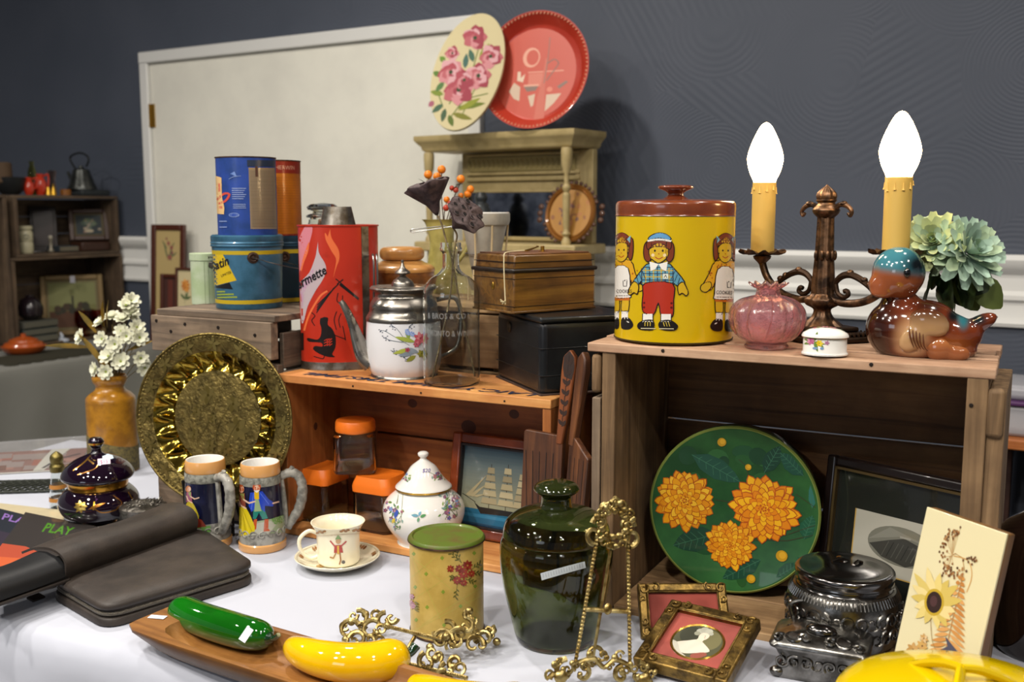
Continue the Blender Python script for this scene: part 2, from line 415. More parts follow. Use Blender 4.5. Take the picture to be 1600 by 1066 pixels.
# ---------------------------------------------------------------- tables
def clothmat(name, col, fold=.5, sc=3):
    m, nt, b = nodes(name); b.inputs['Base Color'].default_value = lin(col); b.inputs['Roughness'].default_value = .85
    b.inputs['Sheen Weight'].default_value = .15
    mp = coordn(nt, (1, 1, 1), False); n = noise_(nt, mp, sc, 3, .5, .3); bump_(nt, b, n.outputs[0], fold, .02)
    return m
CLOTH = clothmat('white_tablecloth', 'b2b6c2', .28, 5); GREYC = clothmat('grey_tablecloth', '6f6f69', .6, 2.5)
LEGM = mt('folding_leg_steel', '35353a', .4, .8)
def table(o0, yaw, x0, x1, y0, y1, cm, name, label, rnd=.012, hang=.5, folds=.012, group=None, clab=None, z=TZ):
    """o0 origin, local x along the front; cloth with a soft rounded edge, hanging in shallow folds"""
    t = T(name, label, 'table', (o0[0], o0[1], 0), yaw)
    G().box(((x0 + x1) / 2, (y0 + y1) / 2, z - .022), (x1 - x0 - .03, y1 - y0 - .03, .03)).make('tabletop', wood('tabletop_board', '6a5038', '7a5c40', '8a6a4a'), t, bev=.004)
    for x in (x0 + .15, x1 - .15):
        for y in (y0 + .1, y1 - .1): G().tube([(x, y, 0), (x, y, z - .04)], .014).make('leg', LEGM, t)
    per = []; N = 44
    def edge(a, b_, n):
        for i in range(n): per.append((a[0] + (b_[0] - a[0]) * i / n, a[1] + (b_[1] - a[1]) * i / n))
    edge((x0, y0), (x1, y0), 150); edge((x1, y0), (x1, y1), 60); edge((x1, y1), (x0, y1), 60); edge((x0, y1), (x0, y0), 60)
    n = len(per); cx, cy = (x0 + x1) / 2, (y0 + y1) / 2; vs = []; g = G(); rows = []
    lev = [(-rnd, 0), (-rnd * .5, -.0008), (0, -rnd * .3), (rnd * .3, -rnd)] + [(rnd * .4 + .003, -rnd - hang * q) for q in (.04, .1, .2, .35, .5, .7, 1)]
    for k, (o_, dz) in enumerate(lev):
        for i, (x, y) in enumerate(per):
            nx = -1 if x == x0 and i >= n - 60 else (1 if x == x1 and 150 <= i < 210 else 0); ny = -1 if i < 150 else (1 if 210 <= i < 270 else 0)
            if i == 0: nx = -1
            if i == 150: nx = 1
            f_ = folds * min(1, max(0, -dz - rnd) / .2) * (math.sin(i * .42) + .6 * math.sin(i * .17 + 1))
            if o_ < 0: vs.append((min(max(x, x0 - o_), x1 + o_), min(max(y, y0 - o_), y1 + o_), z + dz))
            else: vs.append((x + nx * (o_ + f_), y + ny * (o_ + f_), z + dz))
    g.add(vs, [(k * n + i, k * n + (i + 1) % n, (k + 1) * n + (i + 1) % n, (k + 1) * n + i) for k in range(len(lev) - 1) for i in range(n)])
    g.v.append(((x0 + x1) / 2, (y0 + y1) / 2, z)); ci = len(g.v) - 1
    for i in range(n): g.f.append((i, (i + 1) % n, ci)); g.m.append(0)
    o = g.make('tablecloth', cm, None, loc=(o0[0], o0[1], 0), rot=(0, 0, yaw), smooth=60)
    return t, tag(o, clab, 'tablecloth')
E0 = at(0, 975); 
fr = at(430, 1066)
fy = math.atan2(fr.y - E0.y, fr.x - E0.x)
ox = E0 - Vector((math.cos(fy), math.sin(fy), 0)) * .9
table((ox.x, ox.y), fy, 0, 2.9, 0, 1.02, CLOTH, 'display_table', 'long folding table under the white cloth in front', rnd=.03, hang=.6,
      clab='white cloth over the near display table')
# grey-clothed table far left
ly = WY + PI / 2; lX = wN; lN = Vector((-lX.y, lX.x, 0))
le = at(0, 578); lo = le - lX * 2.0
table((lo.x, lo.y), ly, 0, 2.95, 0, .8, GREYC, 'far_table', 'folding table under the grey cloth at far left', hang=.68,
      clab='grey cloth hanging from the far left table')
# tables along the wall behind
cb = onwall(800, 500)[0]
bo = W0 - wN * .85 + wX * (-.75)
table((bo.x, bo.y), WY, 0, 1.5, 0, .6, GREYC, 'back_table', 'table against the wall below the cream mantel shelf', hang=.68, clab='grey cloth on the table below the cream mantel shelf')
ORW = wood('orange_pine', '9c5a2c', 'b8713a', 'c98246', rough=.5)
sp = at(1553, 684, .74); t = T('side_table', 'orange wooden table edge with dark legs behind the right crate', 'table', (sp.x, sp.y, 0), WY)
G().box((.42, .165, .725), (.92, .33, .03)).make('tabletop', ORW, t, bev=.004)
DKW = wood('dark_table_leg', '2a1712', '3a2018', '482a1e', axis=2)
for x in (.01, .18, .84):
    for y in (.04, .29): G().box((x, y, .35), (.045, .045, .71)).make('leg', DKW, t, bev=.003)
CLR = mt('clear_plastic_tub', 'c9c9cf', .25, alpha=.55); PUR = mt('purple_plastic', '55305f', .4)
for i in range(2):
    sq = sp + wX * (.17 + .41 * i) + wN * .16
    t = T('storage_tub', ['clear plastic tub with a purple lid strip behind the right crate', 'clear plastic tub at far right beyond the frame edge'][i], 'tub', (sq.x, sq.y, .74), WY)
    G().box((0, 0, .045), (.36, .25, .09), tp=1.04).make('tub_body', CLR, t, bev=.012)
    G().box((0, 0, .0965), (.385, .275, .013)).make('lid', PUR, t, bev=.004)
    G().box((0, 0, .04), (.3, .2, .06)).make('folded_cloth', mt('white_linen', 'c6c6c8', .8, bump=(20, .6)), t, bev=.015)
    G().box((0, 0, .125), (.35, .24, .04)).make('lid_dome', CLR, t, bev=.014)
# ---------------------------------------------------------------- crates
WG = wood('weathered_grey_plank', '4d4238', '7a6856', '9a846c', axis=0, rough=.8, bump=.9)
WGz = wood('weathered_grey_post', '4d4238', '7d6a57', '9a846c', axis=2, rough=.8, bump=.9)
WGy = wood('weathered_grey_side', '3f362e', '6a5a4a', '84705c', axis=1, rough=.8, bump=.9)
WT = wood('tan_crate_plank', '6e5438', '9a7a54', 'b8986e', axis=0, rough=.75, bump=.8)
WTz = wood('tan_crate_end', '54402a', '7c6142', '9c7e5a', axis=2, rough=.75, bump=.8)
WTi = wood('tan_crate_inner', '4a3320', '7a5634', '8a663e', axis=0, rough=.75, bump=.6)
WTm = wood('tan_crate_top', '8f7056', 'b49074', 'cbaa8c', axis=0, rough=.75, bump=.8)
WO = wood('orange_pine_top', 'b07038', 'cf9150', 'dfa866', axis=0, rough=.6, bump=.3)
WOz = wood('orange_pine_end', '7d4418', 'a0602a', 'b5733a', axis=2, rough=.6, bump=.3)
WOi = wood('orange_pine_back', '6f3812', '94521f', 'a8642c', axis=0, rough=.6, bump=.3)
NAIL = mt('rusty_nail', '241c18', .6, .5)
def plank(t, c, d, mat, name='plank', jit=.0015, bev=.0018, rot=None):
    j = Vector([random.uniform(-jit, jit) for _ in range(3)])
    return G().box((0, 0, 0), d).make(name, mat, t, loc=Vector(c) + j, rot=rot or (random.uniform(-.004, .004), 0, random.uniform(-.003, .003)), bev=bev, smooth=30)
def nails(t, pts, r=.0028):
    for p in pts: G().lathe([(0, -.004), (r, -.004), (r, .0006), (0, .0012)], 8).make('nail', NAIL, t, loc=p[:3], rot=p[3] if len(p) > 3 else (PI / 2, 0, 0))

# right crate (lying on its side, open to the front)
RC = at(995, 963); RC = RC - dX * .065
def L(o_, x, y, z=0): return Vector((o_.x, o_.y, 0)) + dX * x + dY * y + Vector((0, 0, z))
t = T('apple_crate', 'tall weathered wooden crate on its side at right, candelabra on top', 'crate', (RC.x, RC.y, TZ + .001), YAW)
Wd, Dp, Ht = .558, .262, .433
plank(t, (.011, Dp / 2, .209), (.022, Dp - .004, .416), WTz, 'end_board'); plank(t, (Wd - .024, Dp / 2, .209), (.026, Dp - .004, .416), WTz, 'end_board')
for i, (y0, y1) in enumerate([(0, .075), (.078, .122), (.125, .19), (.193, .262)]):
    plank(t, (Wd / 2 - .012 - (.001 * i), (y0 + y1) / 2, Ht - .0085), (Wd + .022 - .012 * (i == 2), y1 - y0, .014 - .001 * (i == 1)), WTm)
for i, (z0_, z1_) in enumerate([(.002, .13), (.134, .262), (.268, .418)]):
    plank(t, (Wd / 2 - .01, Dp + .0052, (z0_ + z1_) / 2), (Wd, .009, z1_ - z0_), WTi)
for i, (y0, y1) in enumerate([(0, .12), (.125, .26)]):
    plank(t, (Wd / 2 - .01, (y0 + y1) / 2, .0045), (Wd - .07, y1 - y0, .013), WT, jit=.0003)
# outer cleats, short ones above, long ones below
plank(t, (-.0105, .03, .381), (.016, .056, .062), WTz, 'cleat', bev=.006); plank(t, (-.008, .03, .173), (.014, .056, .338), WGz, 'cleat')
plank(t, (-.0095, .21, .23), (.014, .06, .35), WGz, 'cleat')
plank(t, (Wd - .001, .010, .372), (.022, .02, .066), WTz, 'cleat', bev=.006); plank(t, (Wd + .0, .125, .2), (.022, .235, .396), WTz, 'cleat')
nails(t, [(-.006, -.0015, .12), (Wd - .03, .0, .38), (Wd - .03, .0, .05), (.1, -.001, .425), (.4, -.001, .4255)])

# orange pine crate in the middle
OC = at(592, 862) - dX * .232
t = T('pine_crate', 'low orange pine crate in the middle with jars inside', 'crate', (OC.x, OC.y, TZ + .001), YAW)
ow, od, oh = .588, .182, .32
plank(t, (.009, od / 2, .16), (.016, od - .002, .286), WOz, 'end_board', .0003); plank(t, (ow - .009, od / 2, .16), (.016, od - .002, .286), WOz, 'end_board', .0003)
tp_ = plank(t, (ow / 2, od / 2, oh - .0085), (ow, od, .0165), WO, 'plank', .0001, rot=(.00001, 0, 0))
plank(t, (ow / 2, od / 2, .007), (ow, od, .014), WO, 'plank', .0003)
plank(t, (ow / 2, od - .007, .098), (ow - .036, .011, .165), WOi, 'plank', .0003); plank(t, (ow / 2, od - .007, .243), (ow - .036, .011, .118), WOi, 'plank', .0003)
KNOT = mt('dark_knot', '4a2410', .6)
for p, r, ax in [((.20, od - .0129, .25), .011, 0), ((.33, od - .0129, .215), .017, 0), ((.31, od - .0129, .16), .009, 0), ((.43, od - .0129, .25), .011, 0)]:
    G().ball((0, 0, 0), (r, .0006, r * .8)).make('knot', KNOT, t, loc=p)
G().ball((0, 0, 0), (.0006, .006, .008)).make('knot', KNOT, t, loc=(.0175, .09, .2))
a = Art(); a.text('LAIC.YEJ.JHM.TMS.FMIL', 0, 0, .036, '1c2440', rot=PI, sx=1.42, shear=.3, bold=.012)
a.make('stencil_lettering', printmat('blue_black_stencil', .8), t, fn=lambda u, v, d: (u + .30, v + .037, .3206 + d), label='dark stencilled letters upside down along the top')
nails(t, [(x, -.0005, .31) for x in (.18, .33, .5)], .0018)

# grey crate standing on end, left
GC = L(OC, -.338, .012)
t = T('grey_crate', 'weathered grey crate on end behind the brass tray, paint pails on it', 'crate', (GC.x, GC.y, TZ + .003), YAW)
gw, gd, gh = .325, .42, .43
plank(t, (gw / 2 + .008, gd / 2, gh - .007), (gw - .01, gd + .014, .013), WG)
plank(t, (gw / 2 + .0, -.001, gh - .052), (gw - .004, .022, .074), WG, 'slat')
plank(t, (.022, .012, gh / 2 - .05), (.044, .022, gh - .1), WGz, 'post'); plank(t, (gw - .022, .016, gh / 2 - .05), (.04, .02, gh - .1), WGz, 'post')
plank(t, (gw / 2, -.001, .04), (gw - .004, .022, .07), WG, 'slat')
for z in (.05, .125, .2, .275): plank(t, (gw / 2, gd - .006, z + .03), (gw, .01, .068), WG, 'slat')
for sx_ in (.006, gw - .006):
    for z in (.045, .12, .2, .28, .357): plank(t, (sx_ + (.002 if sx_ > .1 else -.0), gd / 2 + .012, z), (.011, gd - .02, .07), WGy, 'slat')
plank(t, (gw / 2, gd / 2, .008), (gw - .02, gd - .04, .012), WG)
nails(t, [(x, -.0135, z) for x, z in ((.02, .405), (.10, .402), (.19, .4), (.06, .385), (.285, .355), (.245, .375), (.285, .39))], .0036)

# crates behind the pine crate, holding the back row
BZ = 1.188
bc = L(OC, .03, od + .012)
def backcrate(o_, w_, d_, h_, label):
    t = T('back_crate', label, 'crate', (o_.x, o_.y, TZ + .001), YAW)
    for i in range(4):
        z = (i + .5) * (h_ - .014) / 4; plank(t, (w_ / 2, .006, z), (w_, .011, (h_ - .014) / 4 - .005), WT, 'slat'); plank(t, (w_ / 2, d_ - .006, z), (w_, .011, (h_ - .014) / 4 - .005), WT, 'slat')
    for x in (.012, w_ - .012): plank(t, (x, d_ / 2, (h_ - .014) / 2), (.02, d_ - .03, h_ - .016), WTz, 'end_board')
    for i in range(3): plank(t, (w_ / 2, (i + .5) * d_ / 3, h_ - .006), (w_ + .004, d_ / 3 - .003, .011), WT, jit=.0003)
    return t
backcrate(bc, .355, .27, BZ - TZ, 'brown slatted crate standing behind the glass bottle')
b2 = L(OC, .41, od + .012)
backcrate(b2, .265, .2, .318, 'low brown crate hidden behind the black tin box')
# ---------------------------------------------------------------- shared materials
PR = printmat('printed_enamel', .28, .4); PRM = printmat('matt_print', .75); PRP = printmat('ceramic_print', .15, .5)
STEEL = mt('tinned_steel', '8d8880', .38, .95, var=('5f564a', 40), bump=(60, .15)); PEW = mt('pewter', '8f8a82', .3, .95, bump=(30, .12), rv=(.2, .42, 30))
DKST = mt('dark_rusted_rim', '3a2a22', .6, .5, var=('5c4230', 60)); WIRE = mt('bright_wire', '9a9a98', .3, 1)
WCER = mt('white_china', 'e6e4de', .12, coat=.5); CREAM = mt('cream_china', 'e9e2c8', .14, coat=.5)
PAPER = mt('price_sticker', 'dcdcec', .6); GOLDL = mt('gold_line', 'b5903c', .25, 1)
CLG = glass('clear_glass', 'f2f6f4'); INKP = printmat('sticker_print', .6)
def sticker(parent, fn, x, y, w_, h_, rot, tx=None, col='e8e8f4', tcol='4a3a8a', name='price_sticker', off=.0006):
    a = Art(); c, q = math.cos(rot), math.sin(rot)
    a.poly([(x + u * w_ / 2 * c - v * h_ / 2 * q, y + u * w_ / 2 * q + v * h_ / 2 * c) for u, v in ((-1, -1), (1, -1), (1, 1), (-1, 1))], col)
    if tx:
        sz = h_ * .85; c_ = -1 if getattr(fn, 'px', 0) else 1
        a.text(tx, x + math.sin(rot) * sz * .33, y - sz * .33 * math.cos(rot), sz, tcol, rot=rot)
    return a.make(name, INKP, parent, fn=fn, maxlen=.01, off=off)
def flipy(fn, y0):
    """art drawn y-up around row y0 turned to picture rows"""
    return lambda u, v, d: fn(u, y0 - v, d)
GZ = TZ + .43
# ---------------------------------------------------------------- on the grey crate
BLU = mt('blue_enamel_tin', '42718f', .38, .3, var=('2c5468', 14), coat=.15); BLU2 = mt('deep_blue_enamel', '1c3e54', .4, .3, var=('16303f', 14))
def pail(pl, mat, label, front):
    t = on('paint_pail', label, 'pail', pl, 'blue honey pails on the grey crate'); k = pl.k
    P_ = pl.pr([(0, 479), (50, 479), (50.5, 477), (54, 380), (54, 378)]); G().lathe(P_ + [(P_[-1][0] - .0008, P_[-1][1]), (P_[-1][0] - .001, P_[-1][1] - .002), (P_[1][0] - .001, .001), (0, .001)], 64).make('body', mat, t)
    zt = P_[-1][1]; R0 = P_[-1][0]
    G().lathe([(R0 + .0004, zt - .009), (R0 + .002, zt - .0085), (R0 + .0026, zt - .006), (R0 + .001, zt - .004), (R0 + .0026, zt - .001), (R0 + .0008, zt + .002), (R0 + .0016, zt + .004),
               (R0 + .0016, zt + .0125), (R0 - .002, zt + .0155), (R0 - .006, zt + .0125), (0, zt + .0125)], 64).make('lid', mat, t)
    YEL = mt('yellow_band', 'b29a1c', .4); f = rp(P_)
    for y0, y1 in ((390, 396), (465, 471)) if front else ((388, 394), (462, 468)):
        za, zb = pl.h(y1), pl.h(y0); G().lathe([(f(za) + .0003, za), (f(zb) + .0003, zb)], 64).make('painted_band', YEL, t, recalc=False)
    if front:
        fn = pf(pl, f); a = Art()
        a.poly([(338, 392), (351, 394), (372, 438), (338, 446)], 'c9ab1c'); a.poly([(338, 447), (361, 441), (366, 452), (338, 449)], '16181c')
        b_ = Art()
        for i, (y, l) in enumerate([(455, 12), (459.5, 25), (464, 30)]): a.rect(342, y - 1.2, 342 + l, y + 1.2, '8a9a3a')
        a.make('label_print', PR, t, fn=fn, maxlen=5)
        b_.text('Satin', -4, 3, 19, '15161a', rot=.35, shear=.3, bold=.02, align='CENTER', sx=.9); b_.text('LIMITÉE', 6, -8.5, 5.5, '15161a', rot=.32)
        b_.make('lettering', PR, t, fn=lambda u, v, d: fn(352 + u * .86, 421 - v, d), maxlen=4, off=.0008)
    # ear and bail wire
    sg = 1
    ex, ey, ez = fn(398, 403, .0) if front else (.2 * R0, -.98 * R0, zt - .03)
    n_ = Vector((ex, ey, 0)).normalized(); Mx = Matrix.Translation((ex, ey, ez)) @ n_.to_track_quat('Z', 'Y').to_matrix().to_4x4()
    G().lathe([(0, .004), (.003, .0035), (.004, .001), (.0075, .003), (.009, .001), (.0115, .0008), (.012, -.001)], 24, M=Mx).make('bail_ear', DKST, t)
    if front:
        A = Vector((ex, ey, ez)) + n_ * .003
        pts = cr([A, A + Vector((.04, -.001, -.012)), A + Vector((.085, .03, -.024)), A + Vector((.10, .08, -.026)), A + Vector((.075, .125, -.018)), A + Vector((.01, .146, 0))], 8)
        G().tube(pts, .001, 6).make('bail_wire', WIRE, t)
    return t, zt + .0128
p1 = Pl(390, 486, GZ, 50); _, zl = pail(p1, BLU, 'blue lidded pail with a yellow and black label, in front', True)
p2 = Pl(428, 477, GZ, 50); v2 = p1.loc + Vector((.026, .158, 0)); p2.loc = v2; p2.px = 800 + 1590 * v2.x / (v2.y * math.cos(TH) - (GZ - H) * math.sin(TH)); p2.k = p2.kk(GZ)
_, zl2 = pail(p2, BLU2, 'darker blue lidded pail half hidden behind the first pail', False)
def tin(pl, R_, zh, mat, label, name='tall_tin', rim=DKST, open_=True):
    t = on(name, label, 'tin', pl)
    G().lathe([(0, 0), (R_, 0), (R_, zh), (R_ - .0008, zh), (R_ - .0009, .001), (0, .001)], 64).make('body', mat, t)
    for z in (0.001, zh): G().lathe([(R_, z - .0016), (R_ + .0014, z - .001), (R_ + .0014, z + .001), (R_ - .0014, z + .0012)], 64).make('rim', rim, t)
    G().lathe([(0, zh - .005), (R_ - .001, zh - .005), (R_ - .001, zh - .006), (0, zh - .006)], 48).make('top_disc', rim, t)
    return t
# tall blue tin
pa = Pl(391, 366, GZ + zl, 0); pa.loc = p1.loc + Vector((.002, .001, zl)); pa.z = GZ + zl; pa.px = 392
hB = pa.h(247); RB = 45.5 * p1.kk(1.38)
t = tin(pa, RB, hB, mt('royal_blue_tin', '2c4a9c', .4, .2, var=('23407f', 20), coat=.1), 'tall royal blue tin with a worn tan label, on the front pail')
fn = pf(pa, RB); a = Art()
a.rect(396, 262, 436, 358, '8a7860'); a.rect(396, 262, 436, 265, 'a0845a')
for y in [268 + 2.6 * i for i in range(34)]: a.rect(398, y, 435, y + .7, random.choice(['6a5c48', '7a6a54', '75644c']))
a.rect(406, 258, 410, 276, '4a2a20'); a.rect(394, 250, 436, 260, '2a3448')
a.poly([(346, 275), (355, 278), (355, 308), (358, 325), (357, 335), (347, 334)], 'd8b47c'); a.line([(348, 312), (358, 303), (366, 304), (360, 314), (350, 318)], 3.2, 'c04a3c', 3)
a.rect(350, 286, 353, 300, 'c86a50'); a.rect(349, 322, 355, 326, 'c86a50')
for i in range(6): a.rect(370, 294 + i * 3.2, 370 + 21 - (i % 3) * 2, 295 + i * 3.2, '8fa0c8')
for i in range(3): a.rect(371, 319 + i * 2.8, 390, 319.9 + i * 2.8, '8fa0c8')
a.ell(372, 336, 8, 3.5, '6d83b8'); a.ell(372, 336, 6.4, 2.4, '2c4a9c'); a.poly([(368, 272), (378, 276), (375, 268)], '5d7ab8'); a.line([(366, 280), (374, 276), (384, 275)], 1, '6d83b8')
for y in (345, 354): a.rect(350, y, 361, y + 1.6, '7d90c0')
a.make('label_print', PR, t, fn=fn, maxlen=4)
# orange tin
pb = Pl(430, 360, GZ + zl2, 0); pb.loc = p2.loc + Vector((-.004, .0, zl2)); pb.z = GZ + zl2; pb.px = 800 + 1590 * pb.loc.x / (pb.loc.y)
hO = pb.h(252); RO = .060
t = tin(pb, RO, hO, mt('orange_tin', 'c87414', .33, .2, var=('a85c10', 9), coat=.3), 'orange tin with a dark red top band, behind the tall blue tin', 'paint_tin')
RED_ = mt('dark_red_band', '8e2a16', .35, .2, coat=.2)
for z in (.0, hO - .028): G().lathe([(RO + .0004, z), (RO + .0004, z + (.026 if z else .006))], 64).make('painted_band', RED_, t, recalc=False)
GRV = mt('orange_groove', 'a85a10', .4)
for i in range(22):
    z = .012 + i * (hO - .045) / 22; G().lathe([(RO + .0003, z), (RO + .0003, z + .0008)], 48).make('groove', GRV, t, recalc=False)
a = Art(); a.text('SHERWIN', 0, 0, .0125, 'd09a80', sx=1.0); a.make('lettering', PR, t, fn=wrap(RO, -PI / 2 + .42), maxlen=.01, off=.0008, loc=(0, 0, hO - .02))
# mint tin
pm = Pl(324, 476, GZ, 24); t = on('mint_tin', 'pale mint green tin with a hinged clasp beside the blue pail', 'tin', pm); k = pm.k
MINT = mt('mint_paint', 'b4c0a4', .45, .1, var=('a2b48c', 18)); hz = pm.h(404)
G().lathe([(0, 0), (23 * k, 0), (23 * k, hz), (0, hz)], 48).make('body', MINT, t)
G().lathe([(23 * k, hz - .004), (24.4 * k, hz - .003), (24.4 * k, pm.h(396)), (23.4 * k, pm.h(395.5)), (0, pm.h(395.5))], 48).make('lid', MINT, t)
G().box((.0015 + .010, -23.4 * k, hz - .012), (.011, .003, .012)).make('clasp', STEEL, t, bev=.001)
G().tube([(.006, -23.8 * k, hz), (.006, -24.8 * k, hz + .006), (.015, -24.6 * k, hz + .006), (.015, -23.5 * k, hz)], .0008, 6).make('clasp_wire', STEEL, t)
for x in (-.004, .0045): G().box((x, -23 * k, hz / 2), (.0004, .001, hz)).make('seam', mt('mint_seam', '88997a', .5), t)
# apothecary jar behind the red can
pj = Pl(500, 480, GZ, 0); pj.loc = Vector((-.4400, 2.385, GZ)); t = on('apothecary_jar', 'clear glass jar with a domed lid behind the red can', 'jar', pj)
pj.px = 504; k = pj.kk(1.38)
pr_ = [(0, 0), (24 * k, 0), (25 * k, .01), (25 * k, pj.h(356)), (22 * k, pj.h(346)), (22 * k, pj.h(343))]
G().lathe(shell(pr_, .0022), 40).make('body', CLG, t); hz = pj.h(340)
G().lathe([(0, hz - .004), (20 * k, hz - .004), (20 * k, hz), (25 * k, hz), (26 * k, hz + .004), (23 * k, hz + .007), (16 * k, hz + .01), (15 * k, hz + .014), (23 * k, hz + .018), (25 * k, hz + .024), (19 * k, hz + .031), (0, hz + .034)], 40).make('lid', CLG, t)

# ---------------------------------------------------------------- on the pine crate
OZ = TZ + .32
def ol(x, y, z=0): return L(OC, x, y) + Vector((0, 0, OZ + z))
# red kettle can, oval
pc = Pl(533, 580, OZ, 40); pc.loc.y += .0
t = on('camp_kettle', 'tall red oval can printed with flames and a crouching figure', 'kettle', pc); k = pc.k
RX = 60.5 * k; SY = .62; hC = pc.h(352); REDM = mt('red_enamel', 'b8301c', .3, .15, coat=.5, var=('9c2818', 25, .6, .75))
G().lathe([(0, 0.002), (RX, .002), (RX, hC), (RX - .001, hC), (0, hC)], 80, sy=SY).make('body', REDM, t)
G().lathe([(RX + .0012, 0), (RX + .0016, .004), (RX + .0004, .006), (RX + .0004, pc.h(562)), (RX, pc.h(561))], 80, sy=SY).make('steel_base', STEEL, t)
G().lathe([(RX - .001, hC - .002), (RX + .002, hC - .002), (RX + .0024, hC + .001), (RX - .002, hC + .0015), (RX - .003, hC - .001)], 80, sy=SY).make('rim', REDM, t)
hf = pc.h(323); G().lathe([(27.5 * k, hC - .001), (21 * k, hf), (20.4 * k, hf), (26.5 * k, hC - .001)], 48, o=(0, 0, 0)).make('funnel', STEEL, t)
G().lathe([(0, hC), (RX * .98, hC + .0004), (RX * .98, hC), (0, hC - .0004)], 64, sy=SY).make('top_plate', STEEL, t)
G().tube([(-.035, 0, hC), (-.035, 0, hC + .008), (-.022, 0, hC + .008)], .005, 12).make('whistle_cap', DKST, t)
fn = pf(pc, RX, SY); a = Art(); sx0 = 40.0
fnu = fn
a.poly(cr([(472, 375), (484, 352), (494, 356), (488, 382), (478, 410), (473, 425)], 4), 'c87a86')  # pink highlight on the can's left side, painted in with the scene
a.poly(cr([(502, 378), (503, 395), (512, 412), (513, 425), (506, 440), (496, 455), (484, 478), (478, 500), (474, 500), (473, 450), (474, 440), (488, 425), (498, 400)], 5), 'b3a3a8')
a.poly(cr([(474, 455), (482, 436), (494, 420), (490, 438), (480, 455), (476, 480)], 4), 'b48ca8')
a.poly(cr([(521, 358), (523, 372), (533, 390), (534, 405), (529, 418), (524, 434), (527, 420), (529, 405), (522, 392), (514, 375), (513, 364), (517, 370)], 5), 'd8683a')
a.poly(cr([(474, 420), (480, 398), (488, 378), (487, 392), (480, 410), (476, 424)], 4), 'd8683a')
a.line([(514, 455), (504, 462), (492, 480), (484, 496), (478, 515)], 3, 'd8683a', 4)
BK = '1a1210'
a.line([(528, 436), (534, 441)], 1.8, BK); a.line([(539, 437), (530, 444)], 1.8, BK)
for i in range(4): a.line([(532 - i * 2.5, 444 + i * 2), (498 - i * .5 + 1, 481 + i * 4 - 5)], 1.6, BK)
a.poly([(535, 441), (563, 466), (562, 470), (533, 446)], BK)
a.poly(cr([(509, 495), (515, 497), (514, 507), (521, 514), (526, 528), (525, 543), (520, 553), (524, 558), (512, 557), (500, 552), (491, 545), (494, 540), (505, 541), (503, 535), (485, 533), (483, 527), (497, 530), (503, 524), (504, 512), (502, 505), (503, 497)], 3), BK)
for i in range(9): a.line([(508 + (i % 3) * 4, 532 + (i // 3) * 4), (514 + (i % 3) * 3, 529 + (i // 3) * 4)], 1, 'c0341e')
for p in ([(490, 488), (495, 493), (490, 500), (494, 508)], [(531, 458), (529, 470), (536, 474), (538, 462)], [(535, 490), (531, 500), (533, 512)], [(492, 556), (505, 560), (508, 556)], [(528, 487), (524, 500), (527, 515)], [(520, 522), (540, 530)], [(537, 510), (541, 532)]): a.line(p, 1.3, BK, 3)
a.rect(473, 519, 477, 546, BK)
a.make('printed_scene', PR, t, fn=fn, maxlen=5)
b_ = Art(); b_.text('Thermette', 0, 0, 20, '141012', rot=.5, shear=.35, bold=.022, sx=.78, align='RIGHT')
b_.make('lettering', PR, t, fn=lambda u, v, d: fn(515 + u, 427 - v, d), maxlen=4, off=.0012)
xs = 40 * k; ys = -math.sqrt(RX * RX - xs * xs) * SY
G().box((xs, ys - .0006, hC / 2 + .004), (12 * k, .0014, hC - .012), rot=(0, 0, .5)).make('seam_strip', STEEL, t)
hx = xs + 11 * k
for dx in (0, .007):
    G().tube(cr([(hx + dx, ys - .0, pc.h(398)), (hx + dx, ys - .016, pc.h(397)), (hx + dx + .001, ys - .024, pc.h(408)), (hx + dx + .001, ys - .024, pc.h(440)), (hx + dx, ys - .018, pc.h(464)), (hx + dx, ys + .002, pc.h(466))], 6), .0022, 8).make('handle_wire', WIRE, t)
# enamel teapot
pt = Pl(631, 594, OZ, 44); pt.loc += Vector((0, .004, 0)); t = on('enamel_teapot', 'white enamel teapot with pewter lid, spout and painted bouquet', 'teapot', pt); k = pt.k
bp = sm(pt.pr([(49, 584), (56, 570), (58, 545), (58, 520), (56.5, 497)]), 6); G().lathe([(0, bp[0][1])] + bp + [(0, bp[-1][1])], 64).make('body', mt('white_enamel', 'd9d9dc', .15, coat=.6), t)
G().lathe([(0, 0)] + sm(pt.pr([(44, 590), (50, 589), (52, 586), (50, 582), (49, 581)]), 3), 64).make('foot_rim', PEW, t)
G().lathe(sm(pt.pr([(57.5, 500), (57.5, 495), (54, 489), (52, 484), (52, 476), (47, 467), (43, 462), (44, 456), (50, 452), (51.5, 450), (49, 447)]), 4) + [(0, pt.h(447))], 64).make('pewter_collar', PEW, t)
G().lathe(pt.pr([(18, 447)]) + sm(pt.pr([(18, 446), (16, 440), (9, 434), (5, 431), (6, 429), (12, 427), (11, 424), (5, 419), (2.5, 413), (1.8, 411)]), 4) + sm(pt.pr([(2.4, 409.5), (2.2, 406.5)]), 2) + [(0, pt.h(406))], 40).make('lid_finial', PEW, t)
sp_ = [(-50, 563, 25), (-62, 552, 21), (-71, 532, 15), (-78, 510, 11), (-86, 490, 8.5), (-93, 476, 7), (-98, 469, 6)]
pts = cr([(x * k * .97, -.010, pt.h(y)) for x, y, r in sp_], 4); rs = [q[0] for q in cr([(r * k * .8, 0) for x, y, r in sp_], 4)]
G().tube(pts, rs, 16, flat=.62).make('spout', PEW, t, smooth=60)
G().tube(cr([(50 * k, .01, pt.h(470)), (82 * k, .014, pt.h(468)), (92 * k, .016, pt.h(500)), (84 * k, .014, pt.h(545)), (56 * k, .01, pt.h(560))], 6), .0045, 12).make('handle', PEW, t)
